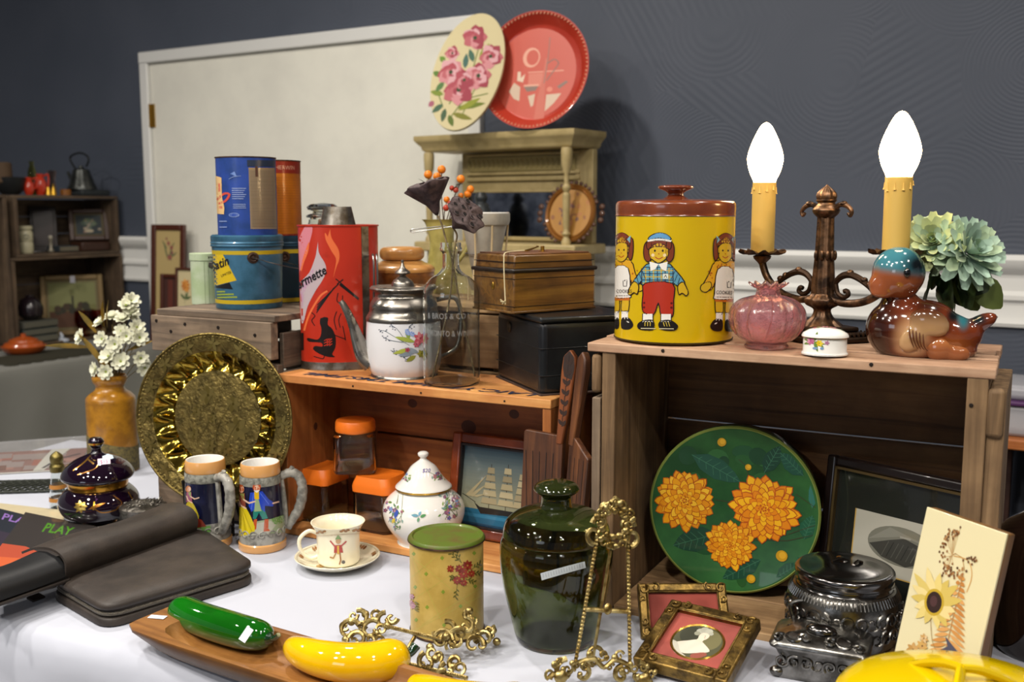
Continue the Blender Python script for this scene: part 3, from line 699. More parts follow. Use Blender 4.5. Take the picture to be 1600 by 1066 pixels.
G().tube([(20 * k, -.02, pt.h(448)), (30 * k, -.024, pt.h(449.5))], .003, 10).make('lid_thumb_knob', mt('bone_knob', 'c8a888', .4), t)
fn = pf(pt, rp(bp)); a = Art()
STM = '5c6870'
for s_ in ([(640, 540), (620, 528), (602, 517), (596, 517)], [(635, 535), (622, 515), (611, 508)], [(636, 530), (640, 512), (645, 507)], [(630, 535), (612, 532), (600, 527)], [(640, 552), (620, 552), (611, 547)], [(642, 556), (636, 562), (628, 556)]):
    a.line(s_, .9, STM, 4)
    for i in range(7):
        q = s_[-1]; q2 = s_[-2]; f_ = random.random(); a.ell(q[0] * (1 - f_) + q2[0] * f_ + random.uniform(-4, 4), q[1] * (1 - f_) + q2[1] * f_ + random.uniform(-4, 4), 1.3, .8, '444a5c', n=6)
for x, y, an, l, c in ((645, 545, 2.9, 32, 'a3ab4a'), (650, 535, 3.4, 34, '9aa646'), (648, 552, 3.0, 26, '7f8c98'), (655, 552, 3.5, 24, '8c98a4'), (650, 556, 2.6, 18, '8a8c3a'), (640, 530, 4.4, 16, '8aa04a')): a.leaf(x, y, an, l, 7, c)
for i in range(5): a.flower(640 + random.uniform(-4, 7), 521 + random.uniform(-5, 5), 4.2, ['7c94cc', '93a8d8'], 5, cen='dcd8b0')
a.flower(657, 529, 11, ['c8606a', 'b84e58', 'd8848a'], 7, 2, cen='a03c48'); a.flower(651, 538, 6, ['b85868', 'cc7480'], 6); a.flower(637, 547, 4.5, ['a84458', 'c06474'], 5); a.flower(658, 553, 7, ['8a8a30', 'a09c40'], 6, cen='5c5c20')
a.make('painted_bouquet', PRP, t, fn=fn, maxlen=5)
# bottle and the lotus pods
pg = Pl(706, 607, OZ, 43); t = on('glass_bottle', 'clear embossed apothecary bottle holding dried lotus pods', 'bottle', pg); k = pg.k
op = [(0, 0)] + sm(pg.pr([(38, 601), (42, 599), (44, 594), (44.5, 570), (44.5, 500), (44.5, 474), (44, 458), (40.5, 445), (32, 434.5), (21, 427.5), (14, 419), (13, 408), (13, 397)]), 4) + pg.pr([(14, 394), (17, 392), (17.5, 388), (16, 385), (16.5, 382), (16, 379)])
G().lathe(shell(op, .0022, .006), 64).make('glass', CLG, t)
m_ = printmat('embossed_glass_letters', .15, alpha=.16)
for tx_, dz_, sx_ in (('& BROS & CO LTD', 0, .86), ('TORONTO & WINNIPEG', -.031, .72)):
    a = Art(); a.text(tx_, 0, 0, .0145, 'ffffff', bold=.01, sx=sx_); a.make('embossed_lettering', m_, t, fn=wrap(44.5 * k, -PI / 2 + .05), maxlen=.01, off=.0003, loc=(0, 0, pg.h(494) + dz_))
POD = mt('dried_lotus_pod', '33262a', .7, var=('4c3a3a', 90), bump=(70, .7)); PODT = mt('pod_face', '5a4c4c', .75, var=('3c3030', 120), bump=(100, .5))
HOLE = mt('pod_hole', '120c0c', .8); STEM = mt('dry_stem', '8a7858', .7, var=('6a5a40', 60))
def pod(label, tip, base, R_, aim, stem):
    """cone from its stem joint up to the holed face"""
    t = T('lotus_pod', label, 'dried pod', base, group='dried lotus pods in the bottle'); ax = (Vector(tip)).normalized(); Lh = Vector(tip).length
    M_ = ax.to_track_quat('Z', 'Y').to_matrix().to_4x4()
    def wob(r, z, an): return (r * (1 + .07 * math.sin(an * 7 + 1) * (z / Lh) + .05 * math.sin(an * 3)), z + .0022 * math.sin(an * 5) * (z / Lh))
    G().lathe([(.0, 0), (.003, 0), (.006, .006), (.013, Lh * .4), (R_ * .78, Lh * .8), (R_, Lh), (R_ * .97, Lh + .002)], 48, M=M_, fn=wob).make('pod_cone', POD, t, smooth=70)
    G().lathe([(R_ * 1.0, Lh + .001), (R_ * .9, Lh + .0032), (R_ * .5, Lh + .005), (0, Lh + .0055)], 48, M=M_, fn=wob).make('pod_face', PODT, t, smooth=70)
    for ring, n, q in ((R_ * .32, 4, .0055), (R_ * .72, 9, .0044)):
        for i in range(n):
            an = 2 * PI * i / n + ring * 40; c = M_ @ Vector((ring * math.cos(an), ring * math.sin(an), Lh + q))
            g = G(); g.lathe([(.0046, -.001), (.0058, .0004), (.0050, .0010), (.0040, -.0016)], 14, o=c, M=M_); g.make('seed_socket', PODT, t)
            G().lathe([(0, .0006), (.0042, .0003), (.0042, -.001)], 12, o=c, M=M_).make('seed_hole', HOLE, t)
    G().tube(cr(stem, 5), .0017, 8).make('stem', STEM, t)
B0 = pg.loc
def bz(px, py, dy=0): q = zat(px, py, B0.y + dy); return q
j1 = bz(683, 336); f1 = bz(668, 289); s1 = [Vector((0, 0, 0))] + [bz(*q) - j1 for q in ((690, 350), (698, 380), (705, 400), (718, 470), (742, 588))]
pod('dark dried lotus pod facing up, left of the pair', (f1 - j1), j1, .041, None, s1)
j2 = bz(708, 356, -.005); f2 = bz(729, 334, -.03); s2 = [Vector((0, 0, 0))] + [bz(*q) - j2 for q in ((714, 368), (711, 385), (708, 410), (702, 470), (676, 590))]
pod('dark dried lotus pod turned to show its seed holes, right of the pair', (f2 - j2), j2, .037, None, s2)

# black tin box
BB = at(845, 620, OZ); by = rad(21.7); BLK = mt('black_japanned_tin', '16171a', .36, .2, var=('1e2224', 12), bump=(8, .2), coat=.2)
zb = zat(838, 503, BB.y).z - OZ
t = T('deed_box', 'black japanned tin box under the brown box', 'tin box', BB, by)
bw, bd = .185, .212
G().box((bw / 2, bd / 2, zb / 2), (bw, bd, zb)).make('body', BLK, t, bev=.012, seg=4)
G().box((bw / 2, bd / 2, zb + .002), (bw + .004, bd + .004, .010)).make('lid', BLK, t, bev=.004, seg=3)
for z in (.035, .082): G().box((bw / 2, bd / 2, z), (bw + .0016, bd + .0016, .0014)).make('pressed_rib', BLK, t, bev=.0006)
G().box((bw / 2, bd / 2, .002), (bw + .003, bd + .003, .004)).make('base_rim', mt('dull_brown_rim', '3a2c26', .5), t, bev=.001)
G().ball((0, 0, 0), (.003, .008, .010)).make('side_boss', mt('worn_brass_boss', '4a3c2c', .5, .6), t, loc=(-.001, .145, zb - .024))
# brown wood-grain tin box on it
zB = OZ + zb + .0085; A_ = at(803, 491, zB); C_ = at(929, 481.5, zB); ang = math.atan2(C_.y - A_.y, C_.x - A_.x); cw = (C_ - A_).length
cw = min(cw, .19)
GRN = wood('painted_wood_grain', '3a240c', '6e4a1a', '8a6426', axis=0, rough=.4, f=1.6, bump=.1, coat=.3)
GRNe = wood('painted_grain_side', '4c2e1a', '6a442a', '7c5436', axis=1, rough=.4, f=1, bump=.1, coat=.3); BLN = mt('black_line', '1c140e', .4)
t = T('cash_box', 'brown wood-grained tin box with a key tag on its lid', 'tin box', A_, ang); cd = .125
zs = zat(798, 424, A_.y).z - zB; zt_ = zat(796, 401, A_.y).z - zB
G().box((cw / 2, cd / 2, zs / 2), (cw, cd, zs)).make('body', GRN, t, bev=.003)
G().box((cw / 2, cd / 2, zs), (cw + .008, cd + .008, .007)).make('lid_bead', BLN, t, bev=.003, seg=3)
G().box((cw / 2, cd / 2, (zs + zt_) / 2 + .002), (cw - .004, cd - .004, zt_ - zs), tp=.97).make('lid', GRN, t, bev=.003)
G().box((cw / 2, cd / 2, zt_ + .003), (cw * .9, cd * .9, .003)).make('lid_panel', GRNe, t, bev=.001)
G().box((cw / 2, cd / 2, .002), (cw + .003, cd + .003, .004)).make('base_rim', GRN, t, bev=.001)
for z, p in ((.012, 0), (zs - .014, 0), ((zs + zt_) / 2 + .002, .002)): G().box((cw / 2, cd / 2, z), (cw + .0008 - p * 1.4, cd + .0008 - p * 1.4, .0012)).make('painted_line', BLN, t)
G().ball((-.001, cd * .5, zs * .62), (.002, .004, .007)).make('side_escutcheon', BRASS, t)
G().lathe([(0, 0), (.008, 0), (.008, .001), (.0035, .002), (.0035, .010), (.0, .0105)], 16, o=(cw * .56, cd * .42, zt_ + .004)).make('lid_knob', BRASS, t)
kt = T('key_tag', 'small brass key tag on a cream string lying on the brown box', 'key tag', A_ + Matrix.Rotation(ang, 3, 'Z') @ Vector((cw * .3, cd * .35, zt_ + .006)), ang)
g = G(); g.tube([(0, 0, .001), (.034, .010, .006), (.038, .013, .008), (.036, .006, .008), (.002, -.006, .001)], .0013, 8, closed=True); g.make('brass_clip', BRASS, kt)
loc_ = [(0, 0, .0015), (-.03, -.006, .001), (-cw * .3 - .001, -cd * .15, -.001), (-cw * .3 - .006, -cd * .18, -.012), (-cw * .3 - .007, -cd * .2, -.045), (-cw * .3 - .009, -cd * .25, -zt_ + .012)]
STR = mt('cream_string', 'c9bd98', .8)
g = G(); g.tube(cr(loc_, 5), .0011, 6); g.make('string', STR, kt)
g = G()
for i in range(6): g.tube([Vector(loc_[-1]) + Vector((0, 0, .0)), Vector(loc_[-1]) + Vector((random.uniform(-.016, -.004), random.uniform(-.012, .004), random.uniform(-.003, .008)))], .0011, 5)
g.make('frayed_end', STR, kt)

# ---------------------------------------------------------------- on the back crate
def bk(px, Y, R_=0): q = Pl(px, 470, BZ, 0); v = zat(px, 325, Y); q.loc = Vector((v.x, Y, BZ)); q.k = q.kk(BZ); q.px = px; return q
pw = bk(627, 2.165); t = on('turned_bowl', 'turned wooden pot with a stacked lid between the teapot and the pitcher', 'wooden pot', pw)
LW = wood('pale_turned_wood', '9a6a34', 'c49050', 'd8ac6c', axis=0, rough=.28, f=.5, bump=.1, coat=.5); DW = wood('dark_turned_wood', '4a2a14', '7a4a20', '9a6a34', axis=0, rough=.3, f=.5, bump=.1, coat=.4)
G().lathe([(0, 0)] + sm(pw.pr([(30, 465), (40, 458), (46, 444), (50, 432), (50, 424)]), 4) + [(0, pw.h(424))], 56).make('bowl', DW, t)
G().lathe([(0, pw.h(425))] + sm(pw.pr([(51, 424), (51, 419), (46, 414), (36, 410), (31, 407)]), 4) + [(0, pw.h(406))], 56).make('lid', LW, t)
G().lathe([(0, pw.h(407))] + sm(pw.pr([(30, 406), (34, 402), (35, 395), (33, 389), (27, 386), (19, 388), (14, 391)]), 4) + [(0, pw.h(391))], 56).make('upper_dish', LW, t)
# cone sieve on its wire stand
pv = bk(757, 2.165); t = on('cone_strainer', 'grey aluminium cone strainer on a wire stand, behind the glass bottle', 'strainer', pv)
ALU = mt('dull_aluminium', 'b4b0a4', .45, .35, var=('a09c92', 20)); k = pv.k
cn = pv.pr([(10, 452), (16, 446), (33, 360), (35, 352), (38, 351), (40, 345), (40, 334), (38.5, 333)])
G().lathe([(0, cn[0][1])] + cn + [(r - .001, z) for r, z in reversed(cn)] + [(0, cn[0][1] + .001)], 56).make('cone', ALU, t)
G().lathe(pv.pr([(39, 335)]) + [(cn[-1][0] + .001, cn[-1][1] + .001), (cn[-1][0] - .0005, cn[-1][1] + .0018)], 56).make('rolled_rim', WCER, t)
g = G(); zr = pv.h(396); rr_ = 30 * k; g.tube([(rr_ * math.cos(a_), rr_ * math.sin(a_), zr) for a_ in [2 * PI * i / 32 for i in range(32)]], .0014, 8, closed=True); g.make('stand_ring', WIRE, t)
for an in (-2.0, -1.25, .2, 1.9):
    G().tube([(37 * k * math.cos(an), 37 * k * math.sin(an), pv.h(352)), (33.5 * k * math.cos(an), 33.5 * k * math.sin(an) - .0, zr), (44 * k * math.cos(an - .05), 44 * k * math.sin(an - .05), .001)], .0021, 8).make('stand_leg', mt('birch_dowel', 'b09c78', .5), t)
G().tube(cr([(-36 * k, 0, pv.h(352)), (-70 * k, .0, pv.h(357)), (-98 * k, .0, pv.h(361)), (-112 * k, .0, pv.h(363)), (-113 * k, .0, pv.h(359)), (-98 * k, .0, pv.h(357)), (-60 * k, 0, pv.h(353))], 5), .0013, 8).make('hook_handle', WIRE, t)
# olive pitcher with orange berries
pp = bk(690, 2.30); t = on('olive_pitcher', 'tall olive yellow pitcher holding orange berry sprays', 'pitcher', pp)
OLV = mt('olive_glaze', 'a89c58', .35, coat=.3, var=('8e8444', 25)); k = pp.k
def lip(r, z, an):
    q = max(0, (z - pp.h(380)) / .05); return (r * (1 + .30 * q * max(0, math.cos(an - PI)) ** 4), z)
qq = sm(pp.pr([(20, 470), (26, 455), (24, 420), (19, 380), (20, 352), (24, 343)]), 5)
G().lathe([(0, 0)] + qq + [(r - .002, z) for r, z in reversed(qq)] + [(0, .004)], 40, fn=lip).make('body', OLV, t)
G().tube(cr([(20 * k, 0, pp.h(350)), (38 * k, 0, pp.h(358)), (40 * k, 0, pp.h(385)), (24 * k, 0, pp.h(410))], 6), .005, 10).make('handle', OLV, t)
BER = mt('orange_berry', 'e07c10', .4, coat=.3); BRR = mt('red_berry', 'a8341c', .4, coat=.3); LFD = mt('dark_leaf', '33402a', .6); TWG = mt('brown_twig', '4a3220', .7)
t2 = T('berry_spray', 'spray of orange berries with dark leaves in the olive pitcher', 'berry spray', pp.loc + Vector((0, 0, pp.h(352))))
o0 = pp.loc + Vector((0, 0, pp.h(352)))
for i, (x, y, r) in enumerate([(669, 273, 6.5), (690, 265, 6.5), (683, 276, 6.5), (720, 280, 6.5), (735, 296, 6), (731, 303, 6), (698, 312, 5), (720, 306, 4.5)]):
    q = zat(x, y, 2.30 + random.uniform(-.03, .02)) - o0
    st = G().tube(cr([(random.uniform(-.01, .01), 0, -.04), (q.x * .5, q.y * .5, q.z * .45), q - Vector((0, 0, .006))], 5), .0012, 6).make('twig', TWG, t2)
    G().ball((0, 0, 0), r * .00145, 14, 10).make('berry', BER if i not in (4,) else BER, t2, loc=q)
for x, y, r in ((686, 283, 4), (712, 297, 4.5), (706, 294, 4), (697, 325, 5), (703, 318, 4)): G().ball((0, 0, 0), r * .00145, 12, 8).make('red_berry', BRR, t2, loc=zat(x, y, 2.28) - o0)
def leafmesh(L_, W_, bend=.15, n=6):
    g = G(); vs = []; 
    for i in range(n + 1):
        u = i / n; w_ = W_ * math.sin(PI * min(1, u * .92 + .06)) ** .8 * .5; z = -bend * L_ * u * u
        vs += [(u * L_, -w_, z + w_ * .3), (u * L_, 0, z), (u * L_, w_, z + w_ * .3)]
    fs = []
    for i in range(n):
        a_ = i * 3; fs += [(a_, a_ + 1, a_ + 4, a_ + 3), (a_ + 1, a_ + 2, a_ + 5, a_ + 4)]
    return g.add(vs, fs)
for x, y, x2, y2 in ((676, 300, 645, 286), (680, 300, 657, 276), (712, 290, 724, 286), (705, 300, 715, 288)):
    a0, b0 = zat(x, y, 2.28) - o0, zat(x2, y2, 2.28) - o0; d_ = b0 - a0
    leafmesh(d_.length, .014).make('leaf', LFD, t2, loc=a0, rot=d_.to_track_quat('X', 'Z').to_euler(), recalc=False)
# ---------------------------------------------------------------- cream overmantel against the wall, with what leans on it
CRM = mt('cream_paint', 'b3a070', .5, var=('a29060', 12), coat=.05); CRD = mt('cream_paint_carved', 'a3935f', .55, bump=(70, .5, .003))
MY = -rad(35); YR = 3.45; mr = zat(897, 200, YR); mW = .70
ml0 = Vector((mr.x, mr.y, 0)) - Vector((math.cos(MY), math.sin(MY), 0)) * mW
mtp = mr.z
t = T('overmantel', 'cream painted mantel shelf with turned columns and a mirror', 'mantel', (ml0.x, ml0.y, TZ + .003), MY)
def mz(py, lx=mW): p = ml0 + Vector((math.cos(MY), math.sin(MY), 0)) * lx; return zat(800, py, p.y).z - TZ - .003
Hm = mtp - TZ - .003; md = .215
# cornice
cp = [(-.0, 0), (-.006, .012), (-.012, .03), (-.026, .042), (-.032, .054), (-.03, .06)]
g = G()
vs = []
for o_, z in [(.03, 0), (.022, .008), (.02, .018), (.006, .034), (.0, .042), (0, .058)]:
    vs += [(o_, o_, Hm - .058 + z), (mW - o_, o_, Hm - .058 + z), (mW - o_, md, Hm - .058 + z), (o_, md, Hm - .058 + z)]
fs = [(k * 4 + i, k * 4 + (i + 1) % 4, k * 4 + 4 + (i + 1) % 4, k * 4 + 4 + i) for k in range(5) for i in range(4)] + [(20, 21, 22, 23), (3, 2, 1, 0)]
g.add(vs, fs); g.make('cornice', CRM, t)
zb_ = .50   # top of the base shelf
zsh = mz(383, mW - .03) ; by_ = md - .04
G().box((mW / 2 + .04, by_, (zsh + Hm - .06) / 2 + .0), (mW - .12, .02, Hm - .06 - zsh)).make('back_panel', CRM, t, bev=.002)
G().box((mW - .055, by_ - .004, (zsh + Hm - .06) / 2), (.075, .03, Hm - .06 - zsh)).make('stile', CRM, t, bev=.003)
z1_, z2_ = mz(262), mz(237)
G().box((mW / 2 + .03, by_ - .014, (z1_ + z2_) / 2), (mW - .22, .01, z2_ - z1_)).make('carved_frieze', CRD, t, bev=.003)
g = G()
for i in range(22): g.ball((mW * .2 + i * (mW - .24) / 21, by_ - .02, (z1_ + z2_) / 2), (.008, .004, (z2_ - z1_) * .38), 8, 6)
g.make('carved_fluting', CRD, t)['kind'] = 'stuff'
for za, th_ in ((z2_ + .008, .01), (z1_ - .008, .012), (mz(275), .016)): G().box((mW / 2 + .03, by_ - .018, za), (mW - .2, .016, th_)).make('moulding', CRM, t, bev=.004)
MIR = mt('old_mirror', '9aa0ac', .12, 1, bump=(5, .25), var=('5a606c', 9))
zm0, zm1 = mz(372, .5), mz(299, .5)
G().box((mW * .52, by_ - .0155, (zm0 + zm1) / 2), (mW * .66, .004, zm1 - zm0)).make('mirror', MIR, t)
for z in (zm0 - .008, zm1 + .006): G().box((mW * .52, by_ - .018, z), (mW * .70, .014, .014)).make('mirror_frame', CRM, t, bev=.003)
G().box((mW / 2, md / 2, zsh - .018), (mW + .01, md, .036)).make('shelf', CRM, t, bev=.006)
G().box((mW / 2, md / 2 + .01, (zsh - .036) / 2), (mW - .06, md - .05, zsh - .036)).make('base', CRM, t, bev=.004)
zc0, zc1 = zsh, Hm - .06; hc = zc1 - zc0
colp = [(.0, 0), (.016, 0), (.017, .03), (.012, .06), (.009, .08), (.016, .11), (.010, .14), (.010, .17), (.012, .2), (.0135, .5), (.0135, .52), (.009, .54), (.015, .58), (.015, .6), (.008, .63), (.009, .68), (.008, .73), (.014, .76), (.014, .79), (.018, .81), (.020, .96), (.018, 1.0), (0, 1)]
for x in (.045, mW - .05): G().lathe([(r * 1.0, zc0 + z * hc) for r, z in colp], 20).make('turned_column', CRM, t, loc=(x, .035, 0))
# needlepoint oval
def disc_lean(px, py_top, py_bot, Y): pass
u0 = zat(703, 207, 3.66); MT = Vector((0, 0, mtp))
NP = CREAMB = mt('oatmeal_canvas', 'c9bd94', .85, bump=(400, .3))
nb = Vector((u0.x, u0.y, mtp)); nb.y = 3.60; nb.x = zat(705, 207, 3.60).x
kN = 3.62 / 1603
t = T('needlepoint_oval', 'oval cream needlepoint of pink flowers leaning on the mantel', 'needlepoint', (nb.x, nb.y, mtp + .001), -rad(12), -rad(12))
a_, b__ = 54 * kN, 94 * kN; tl = rad(15.5); 
def rotz(x, z): c, s_ = math.cos(-tl), math.sin(-tl); return (x * c - z * s_, x * s_ + z * c)
cN = (22 * kN, 92 * kN); P_ = []
for i in range(64):
    an = 2 * PI * i / 64; x, z = rotz(a_ * math.cos(an), b__ * math.sin(an)); P_.append((cN[0] + x, cN[1] + z))
zmin = min(z for x, z in P_); P_ = [(x, z - zmin) for x, z in P_]; cN = (cN[0], cN[1] - zmin)
MXZ = Matrix(((1, 0, 0, 0), (0, 0, 1, 0), (0, 1, 0, 0), (0, 0, 0, 1)))   # local y of the outline becomes up
G().prism(P_, -.008, .008, MXZ).make('board', NP, t, bev=.002)
a = Art(); 
def q_(px, py): return (cN[0] + (px - 726) * kN, cN[1] + (115 - py) * kN)
PKS = ['b4646a', 'c8888c', '9a4450', 'd0a0a4', 'a8505a']
for (x, y, x2, y2) in ((720, 185, 745, 130), (700, 165, 720, 120), (715, 160, 760, 150), (735, 110, 742, 80), (700, 190, 730, 150), (690, 170, 680, 145)): a.line([q_(x, y), q_(x2, y2)], 1.6 * kN, '6a7a3a')
for x, y, an, l, c in ((712, 172, .15, 46, '6a7830'), (714, 176, .5, 40, '8a9038'), (705, 180, -.3, 34, '7a7a34'), (700, 182, -1.2, 20, '5c6e34'), (690, 165, 3.8, 22, '4c6650'), (690, 150, 2.9, 22, '7a8a3c'), (684, 120, 2.7, 14, '5c7c3c'), (690, 98, 2.4, 12, '6a8a3a'), (722, 110, 1.5, 24, '4a6a60'), (735, 100, 1.9, 22, '486858'), (744, 95, 1.0, 28, '8c9440'), (690, 130, 4.0, 20, '587848'), (694, 172, 4.5, 22, '4a6048'), (675, 160, 4.0, 12, 'a06070')): a.leaf(*q_(x, y), an, l * kN, 9 * kN, c)
for x, y, r in ((736, 62, 17), (701, 85, 10), (762, 92, 16), (700, 115, 18), (744, 122, 18), (714, 143, 21), (722, 128, 14)):
    a.flower(*q_(x, y), r * kN * 1.25, PKS, 8, 3, cen='3c4a30', jit=.3, wid=.95)
a.make('stitched_flowers', printmat('wool_stitching', .9, bump=(500, .5)), t, off=.0085)
# red tray
RTR = mt('red_lacquer_tray', 'a8301f', .3, .1, coat=.4, var=('b43a28', 6)); tb = zat(834, 203, 3.44)
t = T('metal_tray', 'round red tray with a kitchen scene leaning beside the oval', 'tray', (zat(832, 199, 3.56).x, 3.56, mtp + .001), -rad(25), -rad(9))
Rt = 90 * 3.6 / 1603; MX = Matrix.Translation((0, .0, Rt)) @ Matrix.Rotation(PI / 2, 4, 'X')
G().lathe([(0, -.012), (Rt * .80, -.012), (Rt * .83, -.008), (Rt * .955, .022), (Rt * .985, .028), (Rt, .028), (Rt, .024), (Rt * .97, .018), (Rt * .84, -.014), (0, -.016)], 72, M=MX).make('tray_body', RTR, t)
g = G()
for i in range(88): an = 2 * PI * i / 88; g.ball((Rt * .965 * math.cos(an), -.0258, Rt + Rt * .965 * math.sin(an)), (.0048, .0012, .0022), 6, 4, rot=(0, -an + .6, 0))
g.make('rope_border', mt('cream_border_print', 'd09878', .5), t)['kind'] = 'stuff'
a = Art(); kT = 3.58 / 1603
def q_(px, py): return ((px - 834) * kT * 1.0, Rt + (111 - py) * kT)
a.ell(*q_(830, 112), 68 * kT, 70 * kT, 'bc4a36', n=48)
PK = 'd89c84'; GY = '7a6458'
a.ell(*q_(822, 87), 14.5 * kT, 15.5 * kT, PK); a.ell(*q_(824, 87), 10.5 * kT, 12 * kT, 'bc4a36')
a.line([q_(818, 110), q_(877, 110)], 1.5 * kT, PK); a.rect(*q_(819, 133), *q_(843, 112), 'c8705c')
a.poly([q_(812, 132), q_(837, 132), q_(832, 139), q_(818, 140)], GY); a.rect(*q_(812, 132), *q_(837, 129), PK)
a.poly([q_(795, 125), q_(806, 132), q_(806, 154), q_(796, 150), q_(787, 138)], 'c8b098')
a.poly([q_(800, 108), q_(805, 108), q_(806, 118), q_(813, 112), q_(810, 125), q_(800, 122)], 'd8c0a8')
a.poly([q_(820, 147), q_(832, 144), q_(830, 162), q_(826, 164)], 'c8b098'); a.poly([q_(851, 146), q_(876, 145), q_(864, 160), q_(850, 172)], 'c8b098')
a.poly([q_(846, 90), q_(850, 90), q_(848, 135), q_(850, 185), q_(832, 187), q_(836, 150), q_(842, 125)], 'c0604c'); a.line([q_(851, 58), q_(850, 90), q_(846, 128)], 1.3 * kT, GY)
a.line([q_(849, 98), q_(860, 92), q_(868, 98), q_(862, 108), q_(850, 124)], 1.6 * kT, GY, 4); a.poly([q_(868, 134), q_(882, 126), q_(886, 128), q_(872, 138)], GY)
a.line([q_(830, 187), q_(845, 187)], 1.5 * kT, GY); a.ell(*q_(856, 138), 5 * kT, 4 * kT, 'd07860')
a.make('printed_scene', printmat('tray_print', .35, .3), t, fn=lambda u, v, d: (u, .012 - d, v), off=.0006)
# oval gilt picture on the shelf and small dark jar
sm_ = ml0 + Vector((math.cos(MY), math.sin(MY), 0)) * .60; zS = TZ + .003 + zsh
po = zat(886, 392, 3.50); t = T('oval_picture', 'oval amber picture in a dark ornate frame on the mantel shelf', 'picture', (po.x, 3.52, zS + .001), -rad(30), -rad(14))
DKF = mt('dark_carved_frame', '4a2c1a', .45, bump=(60, .6), coat=.2); kk_ = 3.5 / 1603; Rx, Rz = 44 * kk_, 47 * kk_
def ovm(Rx, Rz, y): return Matrix.Translation((0, y, Rz + .006)) @ Matrix.Diagonal(Vector((Rx, 1, Rz, 1))) @ Matrix.Rotation(PI / 2, 4, 'X')
G().lathe([(0, -.006), (1.0, -.006), (1.0, .004), (.95, .010), (.90, .006), (.86, .010), (.82, .004), (.80, .002), (0, .002)], 56, M=ovm(Rx, Rz, 0)).make('frame', mt('amber_gilt_frame', '8a5a24', .35, .3, coat=.3), t)
for i in range(34):
    an = 2 * PI * i / 34; s_ = 1.0 + (.45 if i % 17 in (0, 1, 16) else .05)
    if math.sin(an) < -.93: continue
    G().ball((Rx * 1.03 * math.cos(an) * s_ ** .5, .0, Rz + .006 + Rz * 1.03 * math.sin(an) * s_ ** .5), (.0075 * s_, .005, .0075 * s_), 8, 6).make('carved_leaf', DKF, t)
a = Art(); a.ell(0, Rz + .006, Rx * .82, Rz * .82, 'a87834', n=40)
for i in range(26): a.ell(random.gauss(0, Rx * .28), Rz + random.gauss(0, Rz * .28), random.uniform(.006, .016), random.uniform(.004, .010), random.choice(['b8883c', '8a5a34', '7c5446', '9a5a30', 'a8703c', '6e4c40']), rot=random.uniform(0, 3))
a.make('painting', printmat('varnished_picture', .3, .3), t, fn=lambda u, v, d: (u, -.0025 - d, v))
pd_ = zat(752, 372, 3.72); t = T('dark_vase', 'small dark vase on the mantel shelf in front of the mirror', 'vase', (pd_.x, 3.72, zS))
DKV = mt('dark_glaze', '2a2e30', .4); kk_ = 3.72 / 1603
G().lathe([(0, 0)] + sm([(r * kk_, z * kk_) for r, z in ((9, 0), (17, 20), (18, 40), (12, 58), (8, 62), (10, 70), (6, 78))], 4) + [(0, 78 * kk_)], 32).make('vase_body', DKV, t)

# ---------------------------------------------------------------- far left table
def lt(s, p, z=0): return le + lX * s + lN * p + Vector((0, 0, z))    # s along its edge from the frame side, p inwards
fr0 = Vector((-.485 * 4.62, 4.62, 0)); s0 = (fr0 - le).dot(lX); p0 = (fr0 - le).dot(lN)
DCR = wood('dim_brown_crate', '3c3024', '5c4a38', '70604a', axis=0, rough=.8); DCRz = wood('dim_brown_end', '3c3024', '584634', '6a5842', axis=2, rough=.8)
def opencrate(name_lab, s_, w_, z0, h_, dp, boards=3):
    o_ = lt(s_, p0); t = T('display_crate', name_lab, 'crate', (o_.x, o_.y, z0), ly)
    for x in (.009, w_ - .009): plank(t, (x, dp / 2, h_ / 2), (.018, dp, h_ - .03), DCRz, 'end_board')
    for z in (.007, h_ - .007):
        for i in range(2): plank(t, (w_ / 2, dp * (.25 + .5 * i), z), (w_, dp / 2 - .003, .013), DCR)
    for i in range(boards): plank(t, (w_ / 2, dp - .006, .015 + (i + .5) * (h_ - .03) / boards), (w_ - .04, .01, (h_ - .03) / boards - .004), DCR)
    return t
cwid = .56; zc = 1.155
opencrate('upper wooden display crate at far left with a flower picture inside', s0, cwid, zc, .283, .24)
opencrate('lower wooden display crate at far left, landscape picture inside', s0 - .03, cwid + .04, TZ + .003, zc - TZ - .004, .26)
opencrate('wooden crate cut off by the left edge of the photo', s0 - .60, .565, TZ + .003, .695, .24)
PZ = zc + .283 + .002
def lp(px, z, p_in=.1):
    """point on plane z where the sight line meets the plane p_in behind the crate fronts"""
    d = ray(px, 325); c = lt(0, p0 + p_in); o_ = Vector((0, 0, 0)); dd = Vector((d.x, d.y, 0)); cc = Vector((c.x, c.y, 0))
    t_ = cc.dot(lN) / dd.dot(lN); v = dd * t_; return Vector((v.x, v.y, z))
BLKI = mt('black_iron', '1d1f20', .5, .4); REDG = mt('red_glaze', 'b03018', .2, coat=.5); BEL = mt('bell_brass', 'b08a30', .3, .9); AMB = mt('amber_wood', '7a4a14', .4)
def simple(name, lab, cat, px, prof, mat, z=None, p=.1, part='body', n=32):
    v = lp(px, PZ if z is None else z, p); k = v.y / 1603; t = T(name, lab, cat, v)
    G().lathe([(0, 0)] + [(r * k, h * k) for r, h in prof] + [(0, prof[-1][1] * k)], n).make(part, mat, t); return t, k, v
t, k, v = simple('iron_bowl', 'round black iron bowl on the upper crate at far left', 'bowl', 18, [(12, 0), (20, 8), (23, 26), (21, 27), (14, 12)], BLKI)
t, k, v = simple('basket_pot', 'brown pot standing in the black iron bowl at far left', 'pot', 8, [(9, 0), (14, 6), (13, 34), (11, 36)], mt('brown_basket', '4a3826', .8, bump=(80, .6)), z=PZ + .04)
